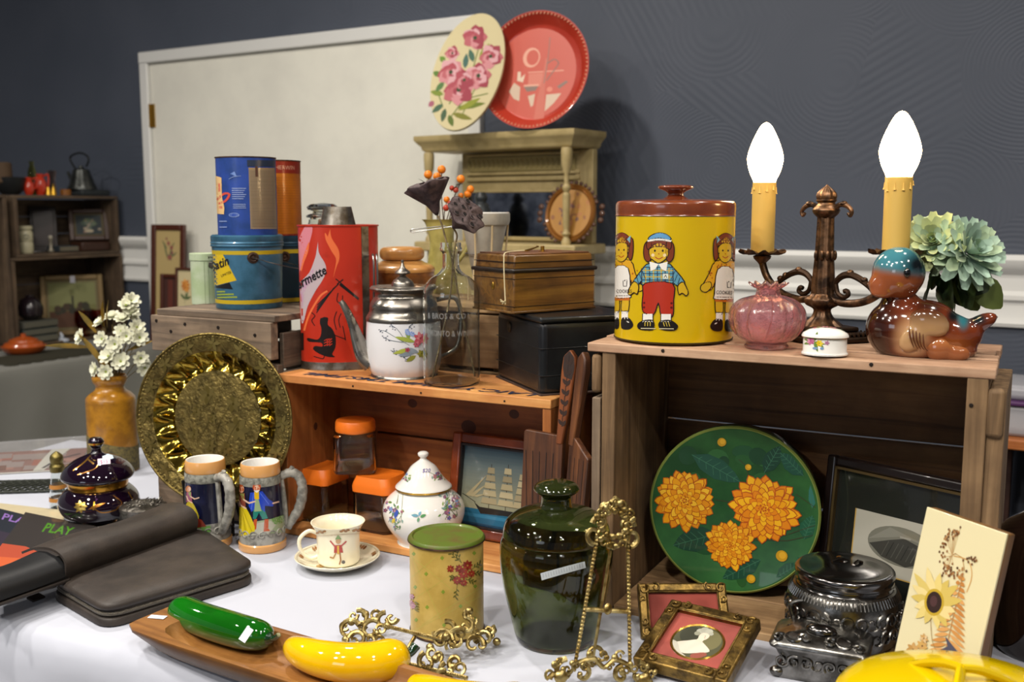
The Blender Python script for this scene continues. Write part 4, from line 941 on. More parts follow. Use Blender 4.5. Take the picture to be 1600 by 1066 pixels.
for px, lab, s_ in ((47, 'small red pitcher beside the iron bowl', 1), (65, 'round red pitcher with a pink handle beside the brass bells', 1.2)):
    t, k, v = simple('red_pitcher', lab, 'pitcher', px, [(5 * s_, 0), (8.5 * s_, 9 * s_), (8 * s_, 16 * s_), (4 * s_, 23 * s_), (5 * s_, 27 * s_)], REDG, p=.06)
    G().tube(cr([(6 * k, 0, 24 * k * s_), (13 * k, 0, 26 * k * s_), (12 * k, 0, 12 * k), (7 * k, 0, 10 * k)], 4), .004, 8).make('handle', REDG, t)
t, k, v = simple('green_glass_bottle', 'tall green glass bottle behind the red pitchers', 'bottle', 53, [(8, 0), (8, 22), (6, 38), (3, 46), (4, 52)], glass('olive_glass', 'a0a040'), p=.14)
t, k, v = simple('smoke_glass_vase', 'small smoky glass vase next to the kettle', 'vase', 84, [(6, 0), (6, 12), (4, 22), (7, 38)], glass('rose_glass', 'b09080'), p=.14)
for px, lab in ((77, 'brass bell nearer the red pitchers'), (85, 'brass bell nearer the kettle')):
    t, k, v = simple('brass_bell', lab, 'bell', px, [(5, 0), (4.6, 2), (3, 9), (2.4, 12)], BEL, p=.03); G().tube([(0, 0, 12 * k), (0, 0, 17 * k)], 1.2 * k, 8).make('handle', BEL, t)
t, k, v = simple('amber_box', 'small round amber box under the kettle spout', 'box', 104, [(8, 0), (8, 8), (7, 9)], AMB, p=.04)
v = lp(138, PZ, .07); k = v.y / 1603; t = T('serving_slab', 'dark flat slab under the kettle', 'slab', v, ly); G().box((0, 0, 4.5 * k), (.16, .13, 9 * k)).make('slab', mt('dark_slate', '23282a', .6), t, bev=.006)
v = lp(130, PZ + 9 * k + .0005, .07); t = T('kettle', 'dark metal kettle with a hoop handle on the dark slab', 'kettle', v, -.5)
KT = mt('dull_kettle_metal', '4c4e4c', .35, .8, var=('303230', 20))
G().lathe([(0, 0), (22 * k, 0), (22 * k, 2 * k), (19 * k, 8 * k), (12 * k, 30 * k), (10 * k, 31 * k), (4 * k, 33 * k), (3 * k, 36 * k), (0, 37 * k)], 32).make('body', KT, t)
G().tube([(-15 * k, 0, 8 * k), (-24 * k, 0, 16 * k), (-31 * k, 0, 27 * k)], [5 * k, 3 * k, 2.2 * k], 10).make('spout', KT, t)
G().tube(cr([(-11 * k, 0, 30 * k), (-24 * k, 0, 46 * k), (-18 * k, 0, 53 * k), (0, 0, 56 * k), (15 * k, 0, 51 * k), (18 * k, 0, 44 * k), (12 * k, 0, 35 * k)], 5), 1.5 * k, 8).make('handle', BLKI, t)
t, k, v = simple('cream_jar', 'tall cream jar with an oval mark inside the upper crate', 'jar', 38, [(9, 0), (10, 3), (10, 16), (9, 18), (10, 20), (10, 33), (8, 36), (10, 38), (10, 43)], mt('cream_glaze', 'a8a286', .4), z=zc + .016, p=.06)
a = Art(); a.ell(0, 26 * k, 5 * k, 4 * k, '6a6a5a'); a.ell(0, 26 * k, 4 * k, 3.1 * k, 'a8a286'); a.make('oval_mark', PRM, t, fn=wrap(10 * k, fyaw(v) - PI / 2), maxlen=.01)
def picture(name, lab, loc, yaw, lean, W, Hh, fw_, fmat, art, matcol='c0b088', dep=.018, prm=None, inner=None):
    """framed picture standing on loc (bottom centre); art(a, w, h) draws inside the frame"""
    t = T(name, lab, 'picture', loc, yaw, lean)
    for nm, c, d_ in (('frame_side', (-W / 2 + fw_ / 2, 0, Hh / 2), (fw_, dep, Hh)), ('frame_side', (W / 2 - fw_ / 2, 0, Hh / 2), (fw_, dep, Hh)),
                      ('frame_side', (0, 0, fw_ / 2), (W - 2 * fw_ + .001, dep * .98, fw_)), ('frame_side', (0, 0, Hh - fw_ / 2), (W - 2 * fw_ + .001, dep * .98, fw_))):
        G().box(c, d_).make(nm, fmat, t, bev=min(.004, fw_ * .25), seg=3)
    if inner:
        for c, d_ in (((-W / 2 + fw_ + .002, -.003, Hh / 2), (.004, dep - .006, Hh - 2 * fw_)), ((W / 2 - fw_ - .002, -.003, Hh / 2), (.004, dep - .006, Hh - 2 * fw_)), ((0, -.003, fw_ + .002), (W - 2 * fw_, dep - .006, .004)), ((0, -.003, Hh - fw_ - .002), (W - 2 * fw_, dep - .006, .004))):
            G().box(c, d_).make('inner_bead', inner, t)
    w_, h_ = W - 2 * fw_, Hh - 2 * fw_
    G().box((0, dep * .25, Hh / 2), (w_ + .004, dep * .4, h_ + .004)).make('backing', PRM, t)
    a = Art(); a.rect(-w_ / 2, 0, w_ / 2, h_, matcol); art(a, w_, h_)
    a.make('picture_print', prm or PRM, t, loc=(0, dep * .05 - .0005, fw_)); return t
BRF = mt('dark_brown_frame', '3a2216', .4, coat=.2); GLT = mt('dull_gilt_frame', '6a5632', .5, .3)
def art1(a, w_, h_):
    a.rect(-w_ * .42, h_ * .08, w_ * .42, h_ * .92, '2c3436')
    for i in range(14): a.leaf(0, h_ * .45, random.uniform(.2, 2.9), w_ * .3, w_ * .1, random.choice(['4a5a44', '5c6a50', '6a6450', '3e4c40']))
    for i in range(10): a.ell(random.gauss(0, w_ * .14), h_ * .42 + random.gauss(0, h_ * .1), w_ * .06, w_ * .05, random.choice(['8a8070', '7a6054', '9a8c78', '5a6458']))
    a.ell(0, h_ * .22, w_ * .15, h_ * .07, 'a89c84')
v = lp(138, zc + .016 + .05, .10); k = v.y / 1603; picture('framed_still_life', 'framed dark flower picture inside the upper far left crate', v, fyaw(v) + .12, -rad(14), 58 * k, 50 * k, 7 * k, BRF, art1, '50462e')
v = lp(138, zc + .016, .08); t = T('bric_stand', 'low dark stand under the framed flower picture', 'stand', v, ly); G().box((0, 0, .022), (.16, .09, .044)).make('block', BRF, t, bev=.006); 
v = lp(98, zc + .016, .12); t = T('book_stack', 'grey book lying in the upper far left crate', 'book', v, ly); G().box((0, 0, .014), (.14, .11, .026)).make('cover', mt('grey_book', '30383e', .7), t, bev=.002); G().box((0, -.002, .014), (.136, .11, .02)).make('pages', mt('old_paper', '6a6454', .9), t)
v = lp(66, zc + .016, .17); t = T('upright_board', 'dark upright wooden panel in the upper far left crate', 'panel', v, fyaw(v), -rad(6)); G().box((0, 0, .11), (.12, .014, .215)).make('board', mt('maroon_board', '1c1210', .4), t, bev=.003)
G().box((0, -.008, .11), (.09, .004, .17)).make('inset', mt('maroon_inset', '241614', .3), t, bev=.002)
t, k, v = simple('figurine', 'tiny pale figurine in front of the dark panel', 'figurine', 76, [(4, 0), (5, 3), (2.5, 8), (3, 13), (2, 16), (3, 19), (3, 22)], mt('dusty_silver', '7a7466', .4, .5), z=zc + .016, p=.03, n=16)
G().ball((0, 0, 24 * k), 3.4 * k, 12, 8).make('head', mt('pale_ceramic', '9a9484', .4), t)
def art2(a, w_, h_):
    a.rect(-w_ * .45, h_ * .05, w_ * .45, h_ * .95, '6a6a3c'); a.rect(-w_ * .45, h_ * .5, w_ * .45, h_ * .95, '74764a'); a.rect(-w_ * .45, h_ * .05, w_ * .45, h_ * .38, '4a2c18')
    for i in range(14): a.ell(random.uniform(-.38, .38) * w_, h_ * .45 + random.uniform(-.08, .05) * h_, w_ * .07, h_ * .07, random.choice(['2c2a18', '242214', '3a2a18']))
    a.rect(-.02 * w_, h_ * .45, .02 * w_, h_ * .68, '2a2818')
v = lp(106, TZ + .02, .10); k = v.y / 1603; picture('landscape_picture', 'framed landscape with a white tag in the lower far left crate', v, fyaw(v) + .05, -rad(12), 92 * k, 96 * k, 8 * k, GLT, art2, '6a6040')
v2 = lp(107, TZ + .28, .08); t = T('paper_tag', 'white paper tag hanging on the landscape picture', 'tag', v2, fyaw(v2), -rad(12)); G().box((0, -.02, .012), (.022, .001, .034)).make('tag', mt('white_tag', '8c8c92', .7), t)
t, k, v = simple('dark_ball_jar', 'round dark jar on books in the lower far left crate', 'jar', 38, [(8, 0), (18, 8), (19, 20), (14, 32), (6, 37), (6, 40)], mt('aubergine_glaze', '1c1418', .25, coat=.3), z=TZ + .12, p=.07)
for i in range(3):
    v = lp(38, TZ + .018 + .034 * i, .08); t = T('stacked_book', ['lowest', 'middle', 'top'][i] + ' book of the stack under the round dark jar', 'book', v, ly + .05 * i, group='books under the dark jar'); G().box((0, 0, .0165), (.19, .13, .031)).make('cover', mt('book_cover_%d' % i, ['3a3e3a', '2c3434', '4a4a42'][i], .7), t, bev=.002)
    G().box((0, -.003, .0165), (.184, .13, .023)).make('pages', mt('grey_pages', '5a584c', .9), t)
TER = mt('orange_clay', 'a04818', .35, coat=.3)
v = at(38, 553); t = T('casserole_dish', 'orange clay lidded dish on the far left table', 'dish', v); k = v.y / 1603
G().lathe([(0, 0), (22 * k, 0), (31 * k, 7 * k), (34 * k, 13 * k), (30 * k, 14 * k), (0, 14 * k)], 40).make('bowl', TER, t)
G().lathe([(31 * k, 13 * k), (28 * k, 18 * k), (22 * k, 20 * k), (21 * k, 23 * k), (10 * k, 27 * k), (4 * k, 28 * k), (4 * k, 32 * k), (0, 33 * k)], 40).make('lid', TER, t)
v = at(96, 536); t = T('white_figurine', 'small white reclining figurine on the far left table', 'figurine', v); k = v.y / 1603; WF = mt('white_glaze', 'a8aeb8', .3)
G().ball((0, 0, 4 * k), (13 * k, 8 * k, 4.5 * k), 16, 10).make('body', WF, t); G().tube([(-2 * k, 0, 6 * k), (2 * k, 0, 11 * k), (-1 * k, 0, 17 * k)], [4 * k, 3 * k, 1.5 * k]).make('neck', WF, t)
v = at(60, 562); t = T('table_runner', 'dark scalloped mat under the orange dish', 'mat', v + Vector((-.03, .1, 0)), ly)
G().box((0, 0, .002), (.5, .26, .003)).make('mat', mt('dark_lace_mat', '2c2a1c', .9, bump=(60, .6)), t, bev=.001)
for i in range(9): G().lathe([(0, 0), (.028, 0), (.028, .003), (0, .003)], 20).make('scallop', D.materials['dark_lace_mat'], t, loc=(-.23 + .0575 * i, -.13, .0005))
for px, lab, py in ((120, 'amber goblet before the landscape picture', 520), (146, 'second amber goblet beside the first', 519)):
    v = lp(px, TZ + .018, .035); t = T('amber_goblet', lab, 'goblet', v, group='amber goblets'); k = v.y / 1603
    AG = D.materials.get('amber_glass') or glass('amber_glass', 'b04818')
    G().lathe([(0, 0), (10 * k, 0), (9 * k, 1 * k), (2 * k, 3 * k), (2 * k, 8 * k), (11 * k, 16 * k), (13 * k, 26 * k), (12 * k, 40 * k), (11.4 * k, 40 * k), (12 * k, 26 * k), (10 * k, 17 * k), (0, 11 * k)], 28).make('glass', AG, t)
# frames leaning at the end of the far table
FRW = mt('red_brown_frame', '4a2418', .35, coat=.3)
def art3(a, w_, h_):
    for x, y, an, l in ((0, .2, 1.9, .5), (0, .25, 1.2, .3), (.1, .3, .6, .25), (-.05, .5, 2.2, .3), (.05, .45, 1.0, .3), (.1, .2, 1.4, .3)): a.leaf(x * w_, y * h_, an, l * h_, .05 * h_, '5a6440')
    for x, y, r in ((.0, .66, .07), (.12, .55, .07), (.05, .3, .09), (.15, .42, .05), (-.08, .78, .04)): a.flower(x * w_, y * h_, r * h_, ['8a4440', 'a06048', '6e3a4a'], 6, cen='4a2c2a')
def art4(a, w_, h_):
    for x, y, r in ((-.05, .66, .15), (.0, .58, .13)): a.flower(x * w_, y * h_, r * h_, ['c88434', 'b8702a', 'd89a4a'], 7, 2, cen='8a4c20')
    for an in (.4, 1.2, 2.4): a.leaf(-.05 * w_, .3 * h_, an, .2 * h_, .07 * h_, '4a5c34')
    a.line([(-.03 * w_, .5 * h_), (-.08 * w_, .2 * h_)], .02 * w_, '5a6440')
def fpic(pxc, pxw, pyt, Y, lab, art, mc, fwp, name='framed_picture', dy=0, lean=4):
    b_ = zat(pxc, 325, Y); k = Y / 1603; top = zat(pxc, pyt, Y).z
    picture(name, lab, (b_.x, Y, TZ + .004), -rad(24), -rad(lean), pxw * k * 1.03, top - TZ, fwp * k, FRW, art, mc)
def cropped(art, fr_):
    def f(a, w_, h_):
        b = Art(); b.t = []; hh = h_ * fr_; n0 = len(a.t); art(a, w_, hh)
        for i in range(n0, len(a.t)): tr, c, n = a.t[i]; a.t[i] = ([tuple((x, y + h_ - hh) for x, y in q) for q in tr], c, n)
    return f
fpic(253, 66, 352, 4.80, 'tall brown frame with a flower sprig print, at back by the door', cropped(art3, .36), 'b09a66', 9)
fpic(262, 52, 430, 4.70, 'dark red panel frame between the two flower pictures', lambda a, w_, h_: [a.rect(-w_ * .3, h_ * .1, w_ * .3, h_ * .97, '5a2418'), a.rect(-w_ * .05, 0, w_ * .02, h_, '2c1410')], '3c1c14', 6)
fpic(281, 40, 420, 4.60, 'small brown frame with an orange flower, in front of the others', cropped(art4, .55), 'c4b68c', 4)
# ---------------------------------------------------------------- on top of the right crate
RZ = TZ + .001 + .433
pc = Pl(1051, 538, RZ, 88); t = on('cookie_canister', 'round yellow canister printed with children, brown wooden lid', 'canister', pc); k = pc.k
YLW = mt('yellow_enamel', 'cfae06', .2, .1, coat=.6); BRL = mt('brown_lid', '7a3c1e', .22, coat=.5, var=('69301a', 20)); R_ = 91 * k; hb = pc.h(338)
G().lathe([(0, 0), (R_ - .002, 0), (R_, .002), (R_, hb), (0, hb)], 96).make('body', YLW, t)
G().lathe([(R_ + .0005, 0.0005), (R_ + .001, .001), (R_ + .001, .0025), (R_, .003)], 96).make('base_rim', mt('thin_dark_rim', '3c3010', .4, .4), t)
G().lathe([(0, hb)] + [(R_ + .0012, hb + .001)] + sm(pc.pr([(92.6, 335), (93, 322), (91, 316), (84, 313.5), (60, 312), (24, 311)]), 4) + [(0, pc.h(310))], 96).make('lid', BRL, t)
G().lathe([(0, pc.h(311))] + sm(pc.pr([(20, 311), (14, 307), (12, 303), (16, 299), (26, 295), (27.5, 292), (24, 290), (14, 289)]), 4) + [(0, pc.h(289))], 48).make('lid_knob', BRL, t)
fn = pf(pc, R_); a = Art(); OUT = '201008'; SK = 'c9a41c'; HR = '74341c'
def blob(pts, col, o=1.6, n=4):
    p = cr(pts, n, True); a.poly(p, col); a.line(p + [p[0]], o, OUT)
def girl(x, left=False):
    blob([(x - 14, 408), (x + 14, 408), (x + 22, 428), (x + 30, 445), (x + 22, 452), (x + 12, 436), (x + 14, 468), (x - 14, 468), (x - 12, 436), (x - 20, 452), (x - 34, 450), (x - 24, 428)], 'cf9a1c', 1.6, 3)
    for i in range(26): a.ell(x + random.uniform(-13, 13), random.uniform(412, 432), 1.1, 1.3, 'a05014', n=6); 
    for sx in (-1, 1):
        for i in range(6): a.ell(x + sx * random.uniform(16, 25), random.uniform(422, 442), 1.1, 1.3, 'a05014', n=6)
        blob([(x + sx * 22, 440), (x + sx * 34, 444), (x + sx * 36, 452), (x + sx * 28, 456), (x + sx * 20, 448)], SK, 1.3)
        blob([(x + sx * 3, 466), (x + sx * 13, 466), (x + sx * 12, 488), (x + sx * 2, 488)], SK, 1.4); a.rect(x + sx * 7 - 5, 487, x + sx * 7 + 5, 500, 'e8e4dc'); a.line([(x + sx * 7 - 6, 487), (x + sx * 7 + 6, 487)], 1.4, OUT)
        blob([(x + sx * 3, 499), (x + sx * 13, 498), (x + sx * 20, 508), (x + sx * 15, 515), (x + sx * 3, 514)], '14100e', 1)
        a.ell(x + sx * 12, 504, 2.4, .9, 'd8d8d0', rot=sx * .5)
    for i in range(14): a.ell(x - 13 + i * 2, 468, 1.4, 3, 'b86018', n=6)
    blob([(x - 11, 420), (x + 11, 420), (x + 15, 458), (x + 14, 466), (x - 14, 466), (x - 15, 458)], 'dedad2', 1.4, 3)
    a.line([(x - 13, 463), (x + 13, 463)], 1, '4a3020'); a.rect(x + 3, 438, x + 10, 440, OUT); a.line([(x + 3.5, 440), (x + 4, 448), (x + 9, 448), (x + 9.5, 440)], 1.1, OUT)
    for sx in (-1, 1): blob([(x + sx * 8, 372), (x + sx * 17, 374), (x + sx * 18, 395), (x + sx * 15, 407), (x + sx * 10, 400), (x + sx * 9, 385)], HR, 1.4)
    blob([(x - 11, 385), (x, 370), (x + 11, 385), (x + 9, 402), (x, 410), (x - 9, 402)], SK, 1.3)
    blob([(x - 12, 386), (x - 12, 372), (x, 364), (x + 12, 372), (x + 12, 386), (x + 5, 380), (x - 5, 380)], HR, 1.3)
    for sx in (-1, 1): a.poly([(x + sx * 8, 374), (x + sx * 14, 368), (x + sx * 13, 380)], '78a8b8'); a.ell(x + sx * 4, 391, 1.2, 1.6, OUT, n=8)
    a.line([(x - 4, 400), (x, 402.5), (x + 4, 400)], 1.2, 'a03018', 3); a.ell(x, 396, 1, .8, 'a03018', n=6)
girl(969); girl(1128)
x = 1027
blob([(x - 14, 412), (x + 14, 412), (x + 22, 418), (x + 40, 440), (x + 38, 452), (x + 22, 442), (x + 20, 446), (x - 24, 446), (x - 26, 440), (x - 36, 452), (x - 40, 444), (x - 24, 420)], '5c94a8', 1.8, 3)
for i in range(9): a.line([(x - 26 + i * 6, 416 + abs(i - 4)), (x - 25 + i * 6, 444)], 1.5, 'c9a41c' if i % 2 else '22304a')
for i in range(6): a.line([(x - 24, 418 + i * 5), (x + 22, 418 + i * 5)], 1.3, 'c9a41c' if i % 2 else '22304a')
for sx in (-1, 1):
    for i in range(3): a.line([(x + sx * (25 + 4 * i), 424 + 5 * i), (x + sx * (20 + 5 * i), 436 + 4 * i)], 1.1, '22304a')
    blob([(x + sx * 30, 447), (x + sx * 38, 441), (x + sx * 46, 456), (x + sx * 43, 462), (x + sx * 37, 458), (x + sx * 32, 460)], SK, 1.6)
blob([(x - 20, 443), (x + 22, 443), (x + 24, 470), (x + 24, 490), (x + 20, 496), (x + 6, 495), (x + 1, 474), (x - 6, 492), (x - 20, 490), (x - 24, 480), (x - 23, 460)], 'a82c16', 1.7, 3)
for sx, dx in ((-1, -15), (1, 13)):
    a.rect(x + dx - 8, 491, x + dx + 8, 504, 'e4e2da'); a.line([(x + dx - 8, 491), (x + dx - 8, 503)], 1.3, OUT); a.line([(x + dx + 8, 491), (x + dx + 8, 503)], 1.3, OUT)
    blob([(x + dx - 7, 502), (x + dx + 7, 501), (x + dx + 14 + sx * 4, 509), (x + dx + 10 + sx * 3, 516), (x + dx - 9 + sx * 3, 515), (x + dx - 13 + sx * 2, 508)], '17120e', 1.2)
    for i in range(3): a.line([(x + dx - 4 + i * 4, 504), (x + dx - 3 + i * 4 + sx, 510)], 1.1, 'c9b040')
    a.line([(x + dx - 10, 514), (x + dx + 12, 514)], 1.3, 'c8c0a0')
    for y in (474, 481): a.ell(x + sx * 21, y, 1.8, 1.8, '5a1408')
for sx in (-1, 1): blob([(x + sx * 12, 376), (x + sx * 22, 382), (x + sx * 23, 400), (x + sx * 18, 409), (x + sx * 12, 405)], HR, 1.5)
blob([(x - 14, 388), (x, 380), (x + 14, 388), (x + 13, 402), (x, 411), (x - 13, 402)], SK, 1.4)
blob([(x - 17, 390), (x - 18, 378), (x, 372), (x + 18, 378), (x + 17, 390), (x + 8, 386), (x - 8, 386)], HR, 1.4)
blob([(x - 15, 375), (x - 12, 368), (x, 364), (x + 12, 367), (x + 17, 375)], '5c94c0', 1.4); a.line([(x - 17, 376.5), (x, 374.5), (x + 18, 376.5)], 3, 'e4e2da', 4)
for sx in (-1, 1): a.ell(x + sx * 6, 392, 1.6, 2, OUT, n=8); a.ell(x + sx * 9, 399, 2.6, 2.6, 'e0c89c', n=10); a.poly([(x, 413), (x + sx * 14, 409), (x + sx * 12, 424), (x + sx * 5, 421)], 'e4e2da')
a.line([(x - 5, 402), (x, 405), (x + 6, 402)], 1.4, 'a03018', 3); a.ell(x, 397, 1.2, 1, 'a03018', n=6)
a.rect(x + 7, 428, x + 15, 436, 'd8dcd0'); a.line([(x + 9, 434), (x + 11, 430), (x + 13, 434)], 1, OUT)
a.make('printed_children', PR, t, fn=fn, maxlen=5, step=6e-6)
b_ = Art(); b_.text('COOKIES', 975, 0, 8, '30241c', sx=.72); b_.text('COOKIES', 1127, 0, 8, '30241c', sx=.72)
b_.make('lettering', PR, t, fn=lambda u, v, d: fn(u, 458.5 - v, d), maxlen=4, off=.0015)

# candelabra
BRZ = mt('aged_bronze', '7a5c44', .42, .85, var=('3c2e24', 60, .4, .6), bump=(90, .35)); BRZD = mt('dark_bronze', '3a2a1e', .5, .8, bump=(120, .5))
WAX = mt('ivory_wax_sleeve', 'cfaa55', .5, sub=.0); BUL = mt('lit_flame_bulb', 'ffe9c8', .3, emis=('ffd79c', 16))
pk_ = Pl(1283, 530, RZ, 0); cy = pk_.loc.y; 
t = T('candelabra', 'bronze twin-arm candelabra lamp with two lit flame bulbs', 'candelabra', pk_.loc, 0); pk_.px = 1283
f_ = cy / 1.5; A1 = Vector((-.068 * f_, .096 * f_, 0)); A2 = Vector((.068 * f_, -.096 * f_, 0))
for s_, z0_, z1_ in ((.078, 0, .008), (.068, .008, .014), (.054, .014, .022)): G().box((0, 0, (z0_ + z1_) / 2), (s_ * 1.5, s_ * 1.5, z1_ - z0_), rot=(0, 0, .35)).make('base_step', BRZD, t, bev=.003)
g = G()
for sd in range(4):
    for i in range(12):
        v_ = Matrix.Rotation(.35 + sd * PI / 2, 3, 'Z') @ Vector((-.046 + i * .0084, -.0525, .010)); g.ball(v_, (.0025, .0025, .006), 6, 4)
g.make('base_fluting', BRZD, t)['kind'] = 'stuff'
def flute(r, z, an): return (r * (1 + .09 * math.cos(an * 8)), z)
G().lathe(sm(pk_.pr([(34, 516), (33, 510), (26, 504), (17, 496), (13, 488), (14, 482), (24, 476), (27, 470), (26, 466), (20, 462), (17, 458)]), 4), 48, fn=flute).make('stem_foot', BRZ, t)
G().lathe(pk_.pr([(17.5, 460), (17, 440), (14, 400), (12.5, 345), (12.5, 340)]), 48, fn=flute).make('fluted_stem', BRZ, t)
for an in (-2.1, -1.57, -1.04, -.3, -2.8):
    rr_ = 15.4 * pk_.k; G().ball((rr_ * math.cos(an), rr_ * math.sin(an), pk_.h(399)), (.0035, .0035, .008), 10, 8).make('stem_bead', BRZ, t)
G().lathe(sm(pk_.pr([(12, 341), (15, 338), (19, 334), (21, 329), (19, 325), (15, 321), (13, 317), (15.5, 314), (15.5, 312)]), 4), 48).make('crown', BRZ, t)
G().lathe(sm(pk_.pr([(14, 312), (15.2, 307), (13.5, 301), (8, 295), (3, 291), (1, 288.5)]), 4) + [(0, pk_.h(288))], 48, fn=flute).make('finial', BRZ, t)
dr_ = A2.normalized()
def side(r_px, y): return dr_ * (r_px * .00108) + Vector((0, 0, pk_.h(y)))
for sg in (-1, 1):
    D_ = dr_ * sg; q = lambda r, y, dz=0: D_ * r + Vector((0, 0, pk_.h(y)))
    Rr = A2.length; s_ = Rr / 118   # drawn with the candle axis at 118
    G().tube(cr([q(14 * s_, 327), q(24 * s_, 320), q(36 * s_, 322), q(44 * s_, 330), q(42 * s_, 337), q(38 * s_, 333)], 4), [.0045 - .0001 * i for i in range(21)], 8).make('crown_leaf', BRZ, t)
    G().ball(q(30 * s_, 318), (.006, .006, .004), 8, 6).make('crown_bud', BRZ, t)
    arm = [q(14 * s_, 466), q(40 * s_, 471), q(68 * s_, 467), q(90 * s_, 456), q(106 * s_, 440), q(114 * s_, 425), q(118 * s_, 412)]
    G().tube(cr(arm, 5), .0062, 10).make('arm', BRZ, t)
    scr = [q(20 * s_, 452), q(22 * s_, 440), q(32 * s_, 430), q(46 * s_, 427), q(62 * s_, 432), q(78 * s_, 442), q(88 * s_, 452)]
    G().tube(cr(scr, 5), [.0035 + .002 * math.sin(PI * i / 30) for i in range(31)], 8).make('scroll', BRZD, t)
    cur = [q(22 * s_, 442), q(26 * s_, 456), q(36 * s_, 462), q(44 * s_, 458), q(42 * s_, 452), q(37 * s_, 453)]
    G().tube(cr(cur, 5), .0038, 8).make('scroll_curl', BRZD, t)
    for r_, y in ((70, 434), (46, 424), (80, 440)): G().ball(q(r_ * s_, y), (.006, .006, .005), 8, 6).make('scroll_leaf', BRZ, t)
    C = D_ * Rr
    pq = Pl(0, 0 or 600, RZ); pq.loc = Vector((t.location.x + C.x, t.location.y + C.y, RZ)); pq.z = RZ; pq.px = 800 + 1590 * pq.loc.x / pq.loc.y
    g = G(); zc_ = [(4, 414), (7, 410), (13, 404), (14, 400), (6, 397)]
    G().lathe([(0, pq.h(414))] + pq.pr([(r * (1 if sg < 0 else 1), y) for r, y in zc_]), 32, o=C).make('candle_cup', BRZ, t)
    def petal(r, z, an): return (r * (1 + (.09 * math.cos(an * 10) if r > .015 else 0)), z + (.003 * math.sin(an * 10) if r > .02 else 0))
    G().lathe([(0, pq.h(398)), (.012, pq.h(398)), (.030, pq.h(395.5)), (.036, pq.h(393)), (.037, pq.h(392)), (.030, pq.h(393.5)), (0, pq.h(396))], 60, o=C, fn=petal).make('drip_pan', BRZ, t)
    y0, y1 = (286, 286) if sg < 0 else (277.5, 277.5)
    zt = pq.h(y0); G().lathe([(0, pq.h(395)), (.0192, pq.h(395)), (.0192, zt), (.0175, zt + .0008), (0, zt)], 40, o=C).make('candle_sleeve', WAX, t)
    for i in range(9):
        an = -PI / 2 + (i - 4) * .62; h_ = random.uniform(.010, .02)
        c = C + Vector((.0193 * math.cos(an), .0193 * math.sin(an), zt - h_)); G().tube([c + Vector((0, 0, h_ * .6)), c + Vector((0, 0, .003)), c], [.0008, .0013, .0024], 8).make('wax_drip', WAX, t)
    bt = 191 if sg < 0 else 173; H_ = pq.h(bt) - zt
    prb = [(0, 0), (.0175, .0), (.0195, .06), (.0255, .2), (.0290, .36), (.0285, .46), (.024, .62), (.0165, .80), (.0095, .93), (.004, .985), (0, 1)]
    G().lathe([(0, zt)] + [(r, zt + z * H_) for r, z in sm(prb[1:-1], 4)] + [(0, zt + H_)], 40, o=C).make('flame_bulb', BUL, t, label='lit flame-shaped bulb')
# pink ribbed vase
pv = Pl(1197, 546, RZ, 34); t = on('pink_glass_vase', 'small round pink ribbed glass vase with a ruffled rim', 'vase', pv); k = pv.k
PKG = mt('pink_lustre_glass', 'ffccd0', .05, 0, trans=.94, ior=1.42, bump=(90, .6, .004), coat=.6)
def rib(r, z, an):
    q = math.sin(PI * min(1, max(0, z / (92 * k)))); return (r * (1 + .055 * q * (abs(math.cos(an * 5)) * 2 - 1)), z)
op = sm(pv.pr([(32, 544), (34, 540), (31, 535), (42, 528), (53, 514), (56.5, 498), (54, 482), (43, 469), (26, 463), (18, 460.5), (17.5, 452)]), 4)
rim_ = pv.pr([(18.5, 450.5), (23, 448), (29, 444.5)])
def vs(r, z, an):
    if z > rim_[0][1] + .0005: return (r * (1 + .10 * math.cos(an * 11)), z + .0025 * math.cos(an * 11))
    return rib(r, z, an)
full = [(0, 0.0)] + op + rim_
G().lathe(full + [(rim_[2][0] - .001, rim_[2][1] + .0015), (rim_[1][0] - .001, rim_[1][1] + .002), (rim_[0][0] - .003, rim_[0][1] + .001)] + [(max(r - .0035, .001), max(z, .006)) for r, z in reversed(op)] + [(0, .006)], 110, fn=vs).make('glass', PKG, t, smooth=80)
for an in [-PI / 2 + (i - 2) * PI / 5 for i in range(5)]:
    pts = [((r + .0005) * math.cos(an + .16 * math.sin(PI * j / 9) * s_), (r + .0005) * math.sin(an + .16 * math.sin(PI * j / 9) * s_), z) for s_ in (1,) for j, (r, z) in enumerate(op[14:40:3])]
    if len(pts) > 3: G().tube(pts, .0012, 6).make('moulded_rib', PKG, t)
# trinket box
pb_ = Pl(1288, 558, RZ, 34); t = on('trinket_box', 'small white oval china box with painted roses and a gold line', 'box', pb_); k = pb_.k
z1b = pb_.h(527); prf = [(0, 0), (35 * k, 0), (35.5 * k, .002), (33 * k, .005), (33 * k, z1b)]
G().lathe(prf + [(0, z1b)], 56, sy=.8).make('body', WCER, t)
G().lathe([(33 * k, z1b + .0006), (35.5 * k, z1b + .001), (35.5 * k, z1b + .003), (33 * k, z1b + .0065), (24 * k, z1b + .011), (12 * k, z1b + .0135), (0, z1b + .0142)], 56, sy=.8).make('lid', WCER, t)
G().lathe([(33.3 * k, z1b - .0004), (35.9 * k, z1b + .0004), (35.9 * k, z1b + .0012), (33.2 * k, z1b + .0012)], 56, sy=.8).make('gold_band', GOLDL, t)
fn = pf(pb_, 33 * k, .8); a = Art()
for an in (2.9, 3.4, .2, .5, 1.2, -1.3): a.leaf(1272, 535, an, 17, 5, '6a8a40')
